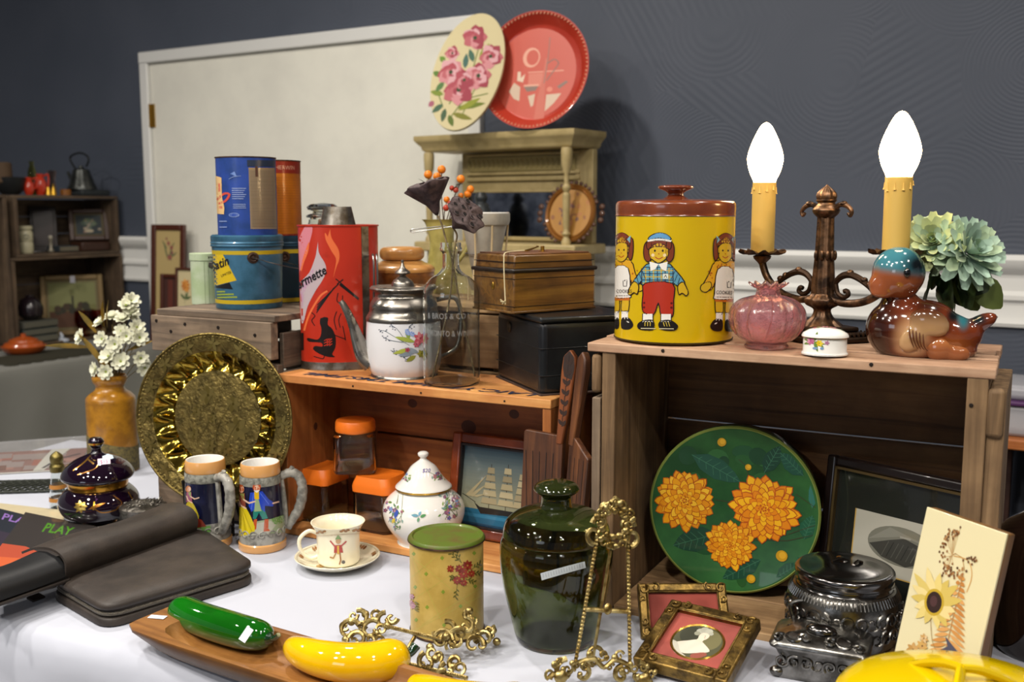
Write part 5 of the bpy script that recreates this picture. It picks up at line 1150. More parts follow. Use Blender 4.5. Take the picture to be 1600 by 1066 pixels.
a.flower(1267, 534, 7, ['c06a90', 'd890ac', 'b05080'], 7, 2, cen='a04878'); a.flower(1280, 537, 6, ['d8b820', 'e8cc40'], 6, cen='a08010'); a.flower(1291, 536, 4, ['b07898', 'c894b0'], 5, cen='806080'); a.ell(1274, 545, 4, 2, '7c9cc0'); a.ell(1284, 545, 3, 2, '7c9cc0')
a.make('painted_roses', PRP, t, fn=fn, maxlen=4)
a = Art()
for x, c in ((-.012, 'c8606c'), (0, 'c06080'), (.010, 'd07a70')): a.flower(x, 0, .007, [c, 'dc98a0'], 6, cen='a84458')
for x, an in ((-.02, 3), (.018, .1), (-.008, 4.4), (.006, 1.5)): a.leaf(x, 0, an, .009, .004, '7a9a48')
a.make('lid_roses', PRP, t, fn=lambda u, v, d: (u, v * .8, z1b + .0142 - (u * u + v * v) * 9 + d), off=.001, maxlen=.004)
# duck planter
pd = Pl(1437, 560, RZ, 60); t = on('duck_planter', 'glossy brown and teal ceramic duckling planter', 'planter', pd); k = pd.k
m, nt, b = nodes('duck_glaze'); DUCK = m; tc = nt.nodes.new('ShaderNodeTexCoord')
b.inputs['Roughness'].default_value = .12; b.inputs['Coat Weight'].default_value = .7
a_c = nt.nodes.new('ShaderNodeVertexColor'); a_c.layer_name = 'Col'; nt.links.new(a_c.outputs[0], b.inputs['Base Color'])
def paint(o, fcol):
    me = o.data; ca = me.color_attributes.new('Col', 'FLOAT_COLOR', 'POINT')
    for i, v in enumerate(me.vertices): ca.data[i].color = fcol(v.co)
def mixl(c1, c2, f_): f_ = max(0, min(1, f_)); f_ = f_ * f_ * (3 - 2 * f_); a1, a2 = lin(c1), lin(c2); return tuple(a1[i] * (1 - f_) + a2[i] * f_ for i in range(3)) + (1,)
def pxz(px, py, dy=0): return Vector(((px - pd.px) * k * 1.0, dy, pd.h(py)))
# one continuous body: metaball-like union through remesh
def fuse(name, balls, mat, parent, voxel=.0035, sm_it=6, fcol=None):
    g = G()
    for c, r, ro in balls: g.ball(c, r, 24, 16, rot=ro)
    o = g.make(name, mat, parent, smooth=0)
    md_ = o.modifiers.new('r', 'REMESH'); md_.mode = 'VOXEL'; md_.voxel_size = voxel
    s2 = o.modifiers.new('s', 'SMOOTH'); s2.iterations = sm_it; s2.factor = .6
    dg = bpy.context.evaluated_depsgraph_get(); bpy.context.view_layer.update()
    me = D.meshes.new_from_object(o.evaluated_get(dg)); o.modifiers.clear(); o.data = me
    me.materials.clear(); me.materials.append(mat); me.polygons.foreach_set('use_smooth', [True] * len(me.polygons)); me.update()
    if fcol: paint(o, fcol)
    return o
u = k
def bcol(p):
    px = p.x / k + pd.px; py = 560 - p.z / k * 1.0
    f1 = (px - 1378) / 40
    c = mixl('2a1009', '6e3018', f1)
    def over(c, col, f_): f_ = max(0, min(1, f_)); f_ = f_ * f_ * (3 - 2 * f_); cc = lin(col); return tuple(c[i] * (1 - f_) + cc[i] * f_ for i in range(3)) + (1,)
    c = over(c, 'c49a6e', 1.25 - math.hypot((px - 1425) / 28, (py - 532) / 36))
    c = over(c, '86481f', 1.3 - math.hypot((px - 1478) / 40, (py - 545) / 22))
    c = over(c, '3a1a10', 1.3 - math.hypot((px - 1446) / 26, (py - 486) / 16))
    c = over(c, '141618', 1.3 - math.hypot((px - 1482) / 12, (py - 497) / 12))
    c = over(c, '2c6a74', 1.25 - math.hypot((px - 1496) / 10, (py - 502) / 18))
    c = over(c, '101c20', 1.25 - math.hypot((px - 1516) / 16, (py - 502) / 12))
    return c
fuse('body', [(pxz(1403, 515), (49 * u, 42 * u, 47 * u), None), (pxz(1442, 516), (54 * u, 46 * u, 48 * u), None), (pxz(1474, 524), (44 * u, 38 * u, 37 * u), None), (pxz(1518, 503), (30 * u, 16 * u, 13 * u), (0, -.55, 0)),
              (pxz(1500, 520), (26 * u, 24 * u, 24 * u), (0, -.4, 0)), (pxz(1405, 476), (30 * u, 27 * u, 24 * u), None), (pxz(1430, 546), (56 * u, 42 * u, 16 * u), None), (pxz(1485, 544), (34 * u, 34 * u, 17 * u), None)], DUCK, t, fcol=bcol)
def hcol(p):
    px = p.x / k + pd.px; py = 560 - p.z / k
    c = mixl('3a7480', '8c4c2c', (py - 424 - (px - 1400) * .12) / 16)
    f_ = 1.3 - math.hypot((px - 1428) / 22, (py - 420) / 20); f_ = max(0, min(1, f_)); cc = lin('10161a'); return tuple(c[i] * (1 - f_) + cc[i] * f_ for i in range(3)) + (1,)
fuse('head', [(pxz(1400, 427, -.008), (40 * u, 39 * u, 41 * u), None), (pxz(1378, 448, -.018), (23 * u, 21 * u, 17 * u), (0, .5, 0)), (pxz(1376, 460, -.024), (17 * u, 15 * u, 6 * u), (0, .15, 0)), (pxz(1404, 452, -.006), (26 * u, 26 * u, 18 * u), None)], DUCK, t, fcol=hcol)
G().ball(pxz(1413, 424, -.008 - 38 * u), (.0045, .003, .0065), 12, 8).make('eye', mt('black_glaze', '0c0c0e', .1, coat=.8), t)
WNG = mt('tan_wing_glaze', 'a87c56', .14, coat=.7, var=('6a3a20', 14))
def wcol(p): return mixl('d2ae84', '45200f', (p.z / k + 560 - 560 - 40) / 30)
w_ = fuse('wing', [(pxz(1448, 500, -38 * u), (31 * u, 13 * u, 22 * u), (0, .35, 0)), (pxz(1426, 524, -40 * u), (18 * u, 10 * u, 26 * u), (0, .6, 0))], DUCK, t, fcol=lambda p: mixl('b08c62', '4c2412', (p.z - pd.h(512)) / .03))
for i in range(5): G().tube(cr([pxz(1420 + i * 5, 508 + i * 2, -51 * u), pxz(1422 + i * 5, 522 + i * 3, -52 * u), pxz(1428 + i * 5, 538 + i, -48 * u)], 4), [.0004, .0008, .001, .0012, .0012, .001, .0008, .0006, .0004], 6).make('feather_line', mt('dark_feather_line', '5a3018', .3) if i == 0 else D.materials['dark_feather_line'], t)
fuse('foot', [(pxz(1462, 540, -36 * u), (19 * u, 10 * u, 20 * u), (0, .3, 0)), (pxz(1484, 546, -31 * u), (26 * u, 10 * u, 14 * u), None)], DUCK, t, fcol=lambda p: mixl('8a4f2c', 'a8693c', (p.z - pd.h(545)) / .02))
# pale green dahlias behind the duck
DG = [mt('pale_green_petal_%d' % i, c, .6, sheen=.2) for i, c in enumerate(['a9bf9c', '9db8a4', 'b9c48c'])]; LG = mt('dark_leaf_green', '22301a', .55, var=('34481e', 30)); LG2 = mt('olive_leaf', '56632a', .55)
t = T('dahlia_bunch', 'two pale green artificial dahlias with dark leaves rising behind the duck', 'flowers', pd.loc + Vector((.05, .05, .06)))
o0 = t.location.copy(); Yb = pd.loc.y + .055
def fl(px, py, dy=0): return zat(px, py, Yb + dy) - o0
def petalmesh(L_, W_, cup=.3):
    g = G(); vs_ = []; n = 4
    for i in range(n + 1):
        u_ = i / n; w_ = W_ * .5 * (.25, .62, .95, 1.0, .5)[i]; z = cup * L_ * (u_ ** 1.6)
        vs_ += [(u_ * L_, -w_, z + w_ * .35), (u_ * L_, 0, z), (u_ * L_, w_, z + w_ * .35)]
    fs_ = []
    for i in range(n): a1 = i * 3; fs_ += [(a1, a1 + 1, a1 + 4, a1 + 3), (a1 + 1, a1 + 2, a1 + 5, a1 + 4)]
    return g.add(vs_, fs_)
def bloom(parent, c, aim, R_, rings, mats, name='petal', wid=.36):
    """double flower: rings of separate petals sharing one mesh per size"""
    ax = Vector(aim).normalized(); Mq = ax.to_track_quat('Z', 'Y').to_matrix().to_4x4()
    for ri, (n, f_, tilt) in enumerate(rings):
        base = [petalmesh(R_ * f_, R_ * wid * (f_ ** .5), .22).make(name, m_, parent, recalc=False) for m_ in mats[:3]]
        for i in range(n):
            o = base[i % len(base)] if i < len(base) else base[i % len(base)].copy()
            if i >= len(base): COL.objects.link(o); o.parent = parent
            an = 2 * PI * (i + .5 * (ri % 2)) / n + random.uniform(-.08, .08)
            M_ = Matrix.Translation(c) @ Mq @ Matrix.Rotation(an, 4, 'Z') @ Matrix.Rotation(-tilt + random.uniform(-.08, .08), 4, 'Y') @ Matrix.Translation((R_ * .05, 0, 0))
            o.matrix_local = M_
        for j in range(n, len(base)): D.objects.remove(base[j])
kb = Yb / 1603
RI = [(13, 1.0, -.35), (13, .98, -.05), (12, .9, .25), (11, .8, .55), (9, .66, .85), (7, .5, 1.1), (5, .34, 1.35)]
bloom(t, fl(1458, 380, .0), (-.45, -.8, .45), 50 * kb, RI, [DG[2], DG[0], DG[2]])
bloom(t, fl(1510, 396, -.02), (.25, -.85, .5), 58 * kb, RI, [DG[1], DG[0], DG[1]])
for i, (x, y, x2, y2, w_, m_) in enumerate([(1470, 420, 1432, 470, .035, LG), (1480, 425, 1478, 482, .04, LG), (1500, 425, 1510, 480, .045, LG), (1500, 430, 1545, 452, .045, LG), (1515, 440, 1570, 478, .042, LG2), (1490, 440, 1535, 482, .04, LG2), (1470, 430, 1450, 450, .03, LG2), (1475, 415, 1530, 430, .03, LG), (1462, 440, 1490, 470, .04, LG), (1478, 452, 1500, 486, .02, LG2)]):
    a0, b0 = fl(x, y, .01), fl(x2, y2, -.03 + .006 * i); d_ = b0 - a0
    leafmesh(d_.length, w_ * 1.15, .18).make('leaf', m_, t, loc=a0, rot=(d_.to_track_quat('X', 'Z').to_matrix() @ Matrix.Rotation(1.1, 3, 'X')).to_euler(), recalc=False)
for x, y in ((1465, 388), (1506, 396)): G().tube(cr([fl(x, y, .02), fl(1485, 440, .015), fl(1478, 500, .02)], 5), .0025, 8).make('stem', LG, t)

# ---------------------------------------------------------------- inside the right crate
IZ = TZ + .001 + .012
ptb = Pl(1143, 936, IZ, 0); kk_ = (ptb.loc.y + .03) / 1590; Rx = 135 * kk_ * 1.0
t = T('round_flower_tin', 'large round green tin printed with three orange dahlias', 'tin', ptb.loc + Vector((0, .012, .005)), fyaw(ptb.loc) - .10, -rad(5))
TND = mt('dark_tin_side', '22301e', .35, .5, coat=.2); TGR = mt('green_tin_face', '1c4424', .3, .1, coat=.4, var=('2e6230', 9, .4, .65))
MX = Matrix.Translation((0, 0, Rx)) @ Matrix.Rotation(PI / 2, 4, 'X')
G().lathe([(0, -.075), (Rx - .004, -.075), (Rx - .003, -.02), (0, -.02)], 80, M=MX).make('body', TND, t)
G().lathe([(Rx - .002, -.022), (Rx, -.021), (Rx, -.003), (Rx - .003, 0), (Rx - .006, 0), (Rx - .009, -.0012), (0, -.0012)], 96, M=MX).make('lid', TGR, t)
G().lathe([(Rx - .001, -.004), (Rx + .0003, -.002), (Rx - .0025, .0006), (Rx - .004, .0004)], 96, M=MX).make('lid_edge', mt('worn_pale_edge', '8a9a4c', .35, .5), t)
def q_(px, py): return ((px - 1144) * kk_, Rx + (804 - py) * kk_ * 1.0)
a = Art(); 
for i in range(30):
    x, y = random.uniform(1020, 1270), random.uniform(690, 925)
    if math.hypot(x - 1144, y - 804) < 112: a.ell(*q_(x, y), random.uniform(.008, .02), random.uniform(.008, .016), random.choice(['245228', '1e4a2a', '2c5e2e', '183f24']), rot=random.uniform(0, 3), n=14)
for x, y, an, l, w_, c in ((1075, 720, -.45, 88, 34, '1d4838'), (1120, 845, 3.5, 75, 40, '1a4030'), (1190, 880, 3.7, 70, 30, '1c4634'), (1190, 740, 1.1, 50, 26, '173c2c'), (1250, 740, 2.4, 50, 26, '1c4a3a'), (1255, 840, 1.3, 40, 26, '1c5038'), (1265, 790, 1.5, 50, 16, '2c6a60'), (1215, 905, .6, 45, 24, '1a4632'), (1245, 870, -.8, 30, 22, '1c5434')):
    X_, Y_ = q_(x, y); a.leaf(X_, Y_, -an if False else an, l * kk_, w_ * kk_, c)
    for j in range(1, 7):
        f_ = j / 7; cx_, cy_ = X_ + math.cos(an) * l * kk_ * f_, Y_ + math.sin(an) * l * kk_ * f_; ww = w_ * kk_ * .42 * math.sin(PI * f_)
        for s_ in (-1, 1): a.line([(cx_, cy_), (cx_ + math.cos(an + s_ * 1.0) * ww, cy_ + math.sin(an + s_ * 1.0) * ww)], .0007, '3a6a50')
    a.line([(X_, Y_), (X_ + math.cos(an) * l * kk_, Y_ + math.sin(an) * l * kk_)], .0009, '3a6a50')
for p in (((1165, 745), (1160, 730), (1150, 722)), ((1170, 850), (1230, 845), (1275, 832)), ((1115, 790), (1145, 792)), ((1240, 770), (1278, 790)), ((1230, 835), (1275, 815))): a.line([q_(*v) for v in p], .0012, '3a3a24')
def dahlia(x, y, r, cols, dark):
    X_, Y_ = q_(x, y); r *= kk_
    def pet(an, L_, W_, col):
        sh = [(0, .0), (.2, .30), (.5, .47), (.75, .46), (.92, .28), (1.02, 0), (.92, -.28), (.75, -.46), (.5, -.47), (.2, -.30)]; c_, s__ = math.cos(an), math.sin(an)
        a.poly([(X_ + u * L_ * c_ - v * W_ * s__, Y_ + u * L_ * s__ + v * W_ * c_) for u, v in sh], col)
    for k_, (f_, n) in enumerate(((1.0, 16), (.9, 16), (.78, 15), (.66, 13), (.53, 12), (.40, 10), (.27, 8), (.15, 5))):
        for i in range(n):
            an = 2 * PI * (i + .5 * (k_ % 2)) / n + random.uniform(-.1, .1); L_ = r * f_ * random.uniform(.9, 1.07); W_ = r * .40 * f_ ** .62
            pet(an, L_, W_, dark[(i + k_) % len(dark)]); c1 = cols[(i * 2 + k_) % len(cols)]
            pet(an, L_ * .97, W_ * .82, c1)
            a.leaf(X_ + math.cos(an) * L_ * .15, Y_ + math.sin(an) * L_ * .15, an, L_ * .5, W_ * .5, dark[(i + k_ + 1) % len(dark)])
YO = ['d8940f', 'dfa41a', 'd08612', 'e2b02c']; DO = ['a8500c', 'b86410', '964208']
dahlia(1066, 796, 51, YO, DO); dahlia(1192, 798, 54, ['d8940f', 'e0a818', 'd07c10'], ['a04410', 'b05010']); dahlia(1141, 862, 40, ['d08410', 'd8961a', 'e0a820'], DO)
for x, y, r in ((1122, 696, 7), (1222, 870, 9), (1176, 912, 7), (1165, 733, 5)): a.ell(*q_(x, y), r * kk_, r * kk_, 'b88c14'); a.ell(*q_(x + 1, y - 1), r * .6 * kk_, r * .6 * kk_, 'd0a024')
def clip_(u, v, d):
    r = math.hypot(u, v - Rx); q = min(1, Rx * .965 / r) if r > 1e-6 else 1
    return (u * q, .0012 - d, Rx + (v - Rx) * q)
a.make('printed_dahlias', printmat('glossy_tin_print', .28, .4), t, fn=clip_, off=.0004, step=2e-6)
# dark framed photograph leaning at right inside
v0 = zat(1284, 900, 1.60); TLp = zat(1284, 712, 1.62); TR_ = zat(1492, 766, 1.36)
yw = -rad(50); Wf = .27; Hf = .235
fl_ = zat(1284, 712, 1.60); cxy = Vector((fl_.x, fl_.y, 0)) + Vector((math.cos(yw), math.sin(yw), 0)) * Wf / 2
Hf = (fl_.z - IZ) / math.cos(rad(6))
DBF = mt('near_black_frame', '191110', .3, coat=.3)
def art5(a, w_, h_):
    a.rect(-w_ / 2 + .002, .002, w_ / 2 - .002, h_ - .002, '20221f')
    x0, x1, y0, y1 = -w_ * .34, w_ * .34, h_ * .24, h_ * .70
    a.rect(x0, y0, x1, y1, 'a8a69a'); a.rect(x0, y0, x0 + .002, y1, 'b0904c'); a.rect(x0, y0, x1, y0 + .002, 'b0904c')
    cx_, cy_ = (x0 + x1) / 2, (y0 + y1) / 2 + .004
    a.ell(cx_, cy_, .055, .030, '6e6e64', n=30); a.poly([(cx_ - .052, cy_ - .006), (cx_ - .02, cy_ + .006), (cx_ + .005, cy_ + .014), (cx_ + .05, cy_ + .002), (cx_ + .045, cy_ - .014), (cx_ + .01, cy_ - .029), (cx_ - .03, cy_ - .022)], '3c3c38')
    for i in range(9): a.line([(cx_ - .03 + i * .008, cy_ - .02), (cx_ - .02 + i * .008, cy_ + .004)], .0012, random.choice(['50504a', '2c2c2a', '5e5e56']))
    a.poly([(cx_ - .055, cy_ + .0), (cx_ - .02, cy_ + .026), (cx_ + .05, cy_ + .01), (cx_ + .0, cy_ + .016)], '7c7c72'); a.line([(cx_ - .002, cy_ + .015), (cx_ + .014, cy_ + .015)], .003, '8e8e86')
picture('framed_photograph', 'dark framed photo of a rocky island leaning inside the right crate', (cxy.x - .004, cxy.y - .012, IZ + .002), yw, -rad(6), Wf, Hf, .016, DBF, art5, '20221f', dep=.016, prm=printmat('glazed_photo', .12, .6), inner=mt('thin_gilt_line', '5a4a2c', .4, .5))
# ---------------------------------------------------------------- inside the pine crate
CZ = TZ + .001 + .0145
ORL = mt('orange_plastic_lid', 'e0701c', .4, coat=.1); JG = glass('jar_glass', 'e8eaea', bump=(30, .1))
def rsq(h_, r, n=6):
    P_ = []
    for cx_, cy_, a0 in ((h_ - r, h_ - r, 0), (-h_ + r, h_ - r, PI / 2), (-h_ + r, -h_ + r, PI), (h_ - r, -h_ + r, 1.5 * PI)):
        P_ += [(cx_ + r * math.cos(a0 + PI / 2 * i / (n - 1)), cy_ + r * math.sin(a0 + PI / 2 * i / (n - 1))) for i in range(n)]
    return P_
def loft(levels):
    """levels of (outline, z) joined into a skin, ends closed"""
    g = G(); n = len(levels[0][0]); vs_ = [(x, y, z) for P_, z in levels for x, y in P_]
    fs_ = [(k_ * n + i, k_ * n + (i + 1) % n, (k_ + 1) * n + (i + 1) % n, (k_ + 1) * n + i) for k_ in range(len(levels) - 1) for i in range(n)]
    fs_ += [tuple(range(n))[::-1], tuple((len(levels) - 1) * n + i for i in range(n))]
    return g.add(vs_, fs_)
def sqjar(loc, yaw, w_, hb, hl, label, roundlid=False):
    t = T('storage_jar', label, 'jar', loc, yaw, group='orange lidded storage jars'); h_ = w_ / 2; th = .0028
    o_ = [(rsq(h_ * .94, .012), 0), (rsq(h_, .014), .005), (rsq(h_, .014), hb * .86), (rsq(h_ * .93, .02), hb * .94), (rsq(h_ * .84, .03), hb * .96), (rsq(h_ * .84, .03), hb)]
    i_ = [(rsq(h_ * .84 - th, .028), hb), (rsq(h_ * .84 - th, .028), hb * .95), (rsq(h_ - th, .012), hb * .86), (rsq(h_ - th, .012), .008), (rsq(h_ * .9, .01), .006)]
    loft(o_ + i_).make('glass', JG, t, smooth=50)
    if roundlid: G().lathe([(0, hb - .006), (h_ * .92, hb - .006), (h_ * .95, hb), (h_ * .93, hb + hl - .004), (h_ * .88, hb + hl), (0, hb + hl)], 56).make('lid', ORL, t)
    else: loft([(rsq(h_ * 1.02, .014), hb - .008), (rsq(h_ * 1.03, .014), hb + .002), (rsq(h_ * 1.0, .016), hb + hl * .45), (rsq(h_ * .9, .018), hb + hl), (rsq(h_ * .86, .018), hb + hl - .001)]).make('lid', ORL, t, smooth=50)
    return t
def inoc(x, y, z=0): v = L(OC, x, y); v.z = CZ + z; return v
def ocx(px, y):
    """distance along the pine crate for a picture column at depth y"""
    d = ray(px, 700); lo_, hi_ = -.2, 1.0
    for _ in range(40):
        m_ = (lo_ + hi_) / 2; v = L(OC, m_, y)
        if v.x * d.y < d.x * v.y: lo_ = m_
        else: hi_ = m_
    return m_
x1, x2 = ocx(501, .085), ocx(594, .085)
sqjar(inoc(x1, .085), YAW, .085, .086, .022, 'square glass jar with orange lid, left of the bottom two')
sqjar(inoc(max(x2, x1 + .092), .085), YAW, .085, .086, .022, 'square glass jar with orange lid, right of the bottom two')
sqjar(inoc(ocx(556, .085), .085, .1095), YAW + rad(32), .084, .084, .017, 'square glass jar with round orange lid stacked on the other two', True)
a = Art(); a.rect(-.008, -.004, .008, .004, 'c8c4dc')
# sugar bowl
ps = Pl(663, 858, CZ, 42); t = on('sugar_bowl', 'white lidded china jar painted with flowers and a bird', 'jar', ps); k = ps.k
bp = sm(ps.pr([(42, 853), (39, 847), (43, 838), (58, 818), (64, 798), (60, 782), (47, 769), (36, 763), (34, 761)]), 5)
G().lathe([(0, 0), (ps.k * 42, 0)] + bp + [(0, bp[-1][1])], 72).make('body', WCER, t)
G().lathe([(0, ps.h(763)), (42 * k, ps.h(763))] + sm(ps.pr([(44, 761), (43.5, 758), (36, 751), (28, 741), (20, 729), (10, 721), (6, 718), (5, 715), (8, 712), (8.5, 708), (5, 705.5)]), 4) + [(0, ps.h(705))], 64).make('lid', WCER, t)
G().lathe(ps.pr([(43.8, 762.5), (44.6, 760.5), (43.8, 758.8)]), 64).make('gold_line', GOLDL, t, recalc=False)
fn = pf(ps, rp(bp)); FC = ['8a5a84', 'a06a78', '4c5ca8', '7a4a6a', 'b07a84', '6c8ac0']
a = Art()
def spray(a, cx_, cy_, w_, h_, n, s_=1.0):
    for i in range(n): a.line([(cx_ + random.gauss(0, w_), cy_ + random.gauss(0, h_)), (cx_ + random.gauss(0, w_), cy_ + random.gauss(0, h_))], .8 * s_, '6a7450')
    for i in range(n * 2): a.leaf(cx_ + random.gauss(0, w_), cy_ + random.gauss(0, h_), random.uniform(0, 6.28), 6.5 * s_, 2.6 * s_, random.choice(['6a8c4c', '88a05c', '567a58', '7a9a90']))
    for i in range(n): a.flower(cx_ + random.gauss(0, w_ * .8), cy_ + random.gauss(0, h_ * .8), random.uniform(2.4, 4.2) * s_, [random.choice(FC), random.choice(FC)], 5, cen='c8a850')
spray(a, 619, 800, 7, 17, 10); spray(a, 706, 790, 7, 13, 10); a.leaf(618, 808, -1.2, 14, 6, '3c54a4'); a.leaf(618, 808, 2.0, 9, 5, 'd0b840')
a.leaf(655, 806, 3.3, 12, 5, '70a0b0'); a.leaf(657, 808, -.4, 10, 5, '5c9460'); a.leaf(655, 808, 1.8, 8, 4, '70a080'); a.leaf(655, 806, -1.2, 9, 4, '78a8c0')
spray(a, 700, 800, 5, 8, 5)
a.make('painted_flowers', PRP, t, fn=fn, maxlen=4, step=8e-6)
lp_ = sm(ps.pr([(43.5, 758), (36, 751), (28, 741), (20, 729), (10, 721)]), 4); fn2 = pf(ps, rp(lp_)); a = Art()
spray(a, 682, 745, 6, 4, 6, .9); spray(a, 636, 748, 4, 3, 4, .8)
a.make('lid_flowers', PRP, t, fn=fn2, maxlen=4, step=8e-6)
b_ = Art(); b_.text('$20', 0, 0, 8, '5a4a98', shear=.2); b_.make('price_mark', PRM, t, fn=lambda u, v, d: fn2(667 + u, 738 - v, d), maxlen=3, off=.001)
# ship picture
SHF = mt('mahogany_frame', '5c2410', .25, coat=.5, var=('8a4020', 8)); SHB = mt('dark_inner_frame', '20120c', .3, coat=.3)
shx = ocx(786, .15); v = inoc(shx, .112, .001)
def art6(a, w_, h_):
    n = 20
    for i in range(n):
        f_ = i / n; c1, c2 = (lin('8a8a70'), lin('3c5a6c')); a.tris([((-w_ / 2, h_ * (.2 + .8 * f_)), (w_ / 2, h_ * (.2 + .8 * f_)), (w_ / 2, h_ * (.2 + .8 * (f_ + 1 / n)))), ((-w_ / 2, h_ * (.2 + .8 * f_)), (w_ / 2, h_ * (.2 + .8 * (f_ + 1 / n))), (-w_ / 2, h_ * (.2 + .8 * (f_ + 1 / n))))], 'ffffff')
        a.t[-1] = (a.t[-1][0], tuple(c1[j] * (1 - f_) + c2[j] * f_ for j in range(4)), a.t[-1][2])
    a.rect(-w_ / 2, 0, w_ / 2, h_ * .22, '1f5a78'); a.rect(-w_ / 2, h_ * .12, w_ / 2, h_ * .16, '2f7090'); a.rect(-w_ / 2, 0, w_ / 2, h_ * .05, '183c54')
    a.poly([(-w_ * .30, h_ * .30), (-w_ * .22, h_ * .25), (w_ * .42, h_ * .25), (w_ * .46, h_ * .31), (w_ * .44, h_ * .20), (-w_ * .20, h_ * .17)], '22201e')
    a.line([(-w_ * .28, h_ * .30), (-w_ * .46, h_ * .38)], .0012, '2a2420')
    for mx, tp_ in ((-.10, .78), (.12, .80), (.32, .74)):
        a.line([(mx * w_, h_ * .24), (mx * w_, h_ * tp_)], .0013, '3a3228')
        for j in range(5):
            y = .30 + j * (tp_ - .32) / 5; ww = .105 - j * .014
            a.poly([((mx - ww) * w_, h_ * y), ((mx + ww) * w_, h_ * y), ((mx + ww * .86) * w_, h_ * (y + .072)), ((mx - ww * .86) * w_, h_ * (y + .072))], random.choice(['a49a78', 'b0a684', '948a6c'])); a.line([((mx - ww) * w_, h_ * y), ((mx + ww) * w_, h_ * y)], .0009, '5a523c')
    for j in range(3): a.poly([(-w_ * .14, h_ * (.66 - j * .12)), (-w_ * (.42 - j * .04), h_ * .37), (-w_ * (.36 - j * .05), h_ * .36)], 'a09674')
picture('ship_picture', 'mahogany framed picture of a sailing ship inside the pine crate', v, YAW - .02, -rad(9), .205, .197, .02, SHF, art6, '3c5a6c', dep=.020, prm=printmat('glazed_ship', .15, .5), inner=SHB)
# carved folding boards: two carved paddles leaning together
CRV = wood('carved_dark_board', '24140c', '55301a', '8a5630', axis=2, rough=.5, f=.8, bump=1.2); CRVL = wood('carved_orange_handle', '4a240e', '8a4a20', 'a25c2a', axis=2, rough=.5, f=.8, bump=.6); CDK = mt('carved_groove', '1c0f0a', .6)
pb2 = Vector((.0745, 1.640, TZ + .002)); kb_ = pb2.y / 1590
for nm, lab, yw, w_, off_, mt_ in (('carved_board', 'carved wooden paddle board nearer the ship picture', YAW - .03, .070, (-.002, .0), CRVL), ('carved_board', 'darker carved paddle board beside the weathered crate', rad(-60), .056, (.006, -.006), CRV)):
    loc = pb2 + Vector((off_[0], off_[1], 0)); t = T(nm, lab, 'carved board', loc, yw, -rad(5)); zb_ = zat(850, 682, loc.y).z - TZ
    x0 = -w_ if mt_ is CRVL else 0; x1_ = 0.004 if mt_ is CRVL else w_
    G().prism([(x0, 0), (x1_, 0), (x1_, zb_ - .004), (x0 + .004, zb_), (x0, zb_ - .004)] if mt_ is CRVL else [(x0, 0), (x1_, 0), (x1_, zb_ - .03), (x0, zb_ + .004)], -.006, .006, MXZ).make('blade', CRV, t, bev=.002)
    zt_ = zat(884, 550, loc.y).z - TZ
    hx_ = -.002 if mt_ is CRVL else .004
    G().prism([(hx_ - .006, zb_ - .02), (hx_ + .006, zb_ - .02), (hx_ + .0175, zb_ + .06), (hx_ + .024, zt_ - .03), (hx_ + .022, zt_ - .012), (hx_ + .012, zt_), (hx_ + .0, zt_ - .012), (hx_ - .002, zt_ - .03)], -.007, .007, MXZ).make('handle', mt_, t, bev=.003)
    a = Art()
    if mt_ is CRVL:
        a.poly([(.000, zt_ - .012), (.010, zt_ - .002), (.018, zt_ - .012), (.020, zt_ - .03), (.016, zt_ - .05), (.002, zt_ - .045), (-.001, zt_ - .03)], '2a1a14')
        for i in range(7):
            z = zb_ + .012 + i * .017; x = hx_ + .004 + i * .0012
            a.line([(x, z), (x + .0002, z + .017)], .0012, '20100a'); a.leaf(x, z, 1.0, .013, .006, '2c160c'); a.leaf(x, z + .002, 2.2, .012, .006, '2c160c')
    for i in range(5): a.line(cr([(x0 + .008 + i * .012 * (1 if mt_ is CRV else 1), .05), (x0 + .012 + i * .011, zb_ * .45), (x0 + .006 + i * .013, zb_ - .035)], 4), .0012, '180c08')
    a.make('carving', PRM, t, fn=lambda u, v, d: (u, -.0072 - d if v > zb_ else -.0062 - d, v))

# ---------------------------------------------------------------- left group
BRP = mt('engraved_brass', '837240', .42, .85, bump=(150, .9, .003), var=('5a4e2a', 60)); BRS = mt('polished_brass', 'a8903c', .14, 1); 
YP = 1.962; kP = YP / 1603; Rp = 139 * kP; cz_ = zat(331, 655, YP); lnP = rad(4.5)
pbz = cz_.z - Rp * math.cos(lnP)
t = T('brass_tray', 'large round engraved brass tray leaning on the grey crate', 'tray', (cz_.x, YP - Rp * math.sin(lnP), pbz), -rad(14), -lnP)
G().tube([(-.05, -.012, -(pbz - TZ) + .004), (-.05, -.020, .030), (-.05, -.026, .05)], .004, 8).make('wire_stand', mt('black_wire_stand', '1c1a18', .5, .5), t)
G().tube([(.05, -.012, -(pbz - TZ) + .004), (.05, -.020, .030), (.05, -.026, .05)], .004, 8).make('wire_stand', D.materials['black_wire_stand'], t)
G().tube([(-.05, .03, -(pbz - TZ) + .010), (-.05, .0, .004), (.05, .0, .004), (.05, .03, -(pbz - TZ) + .010)], .004, 8).make('wire_stand', D.materials['black_wire_stand'], t)
MX = Matrix.Translation((0, 0, Rp)) @ Matrix.Rotation(PI / 2, 4, 'X')
def scal(r, z, an):
    q = abs(math.sin(an * 9)); 
    return (r, z)
G().lathe([(Rp * .775, -.002), (Rp * .79, 0), (Rp * .97, .002), (Rp * .985, .005), (Rp, .004), (Rp, .001), (Rp * .97, -.003), (Rp * .775, -.005)], 96, M=MX).make('engraved_rim', BRP, t)
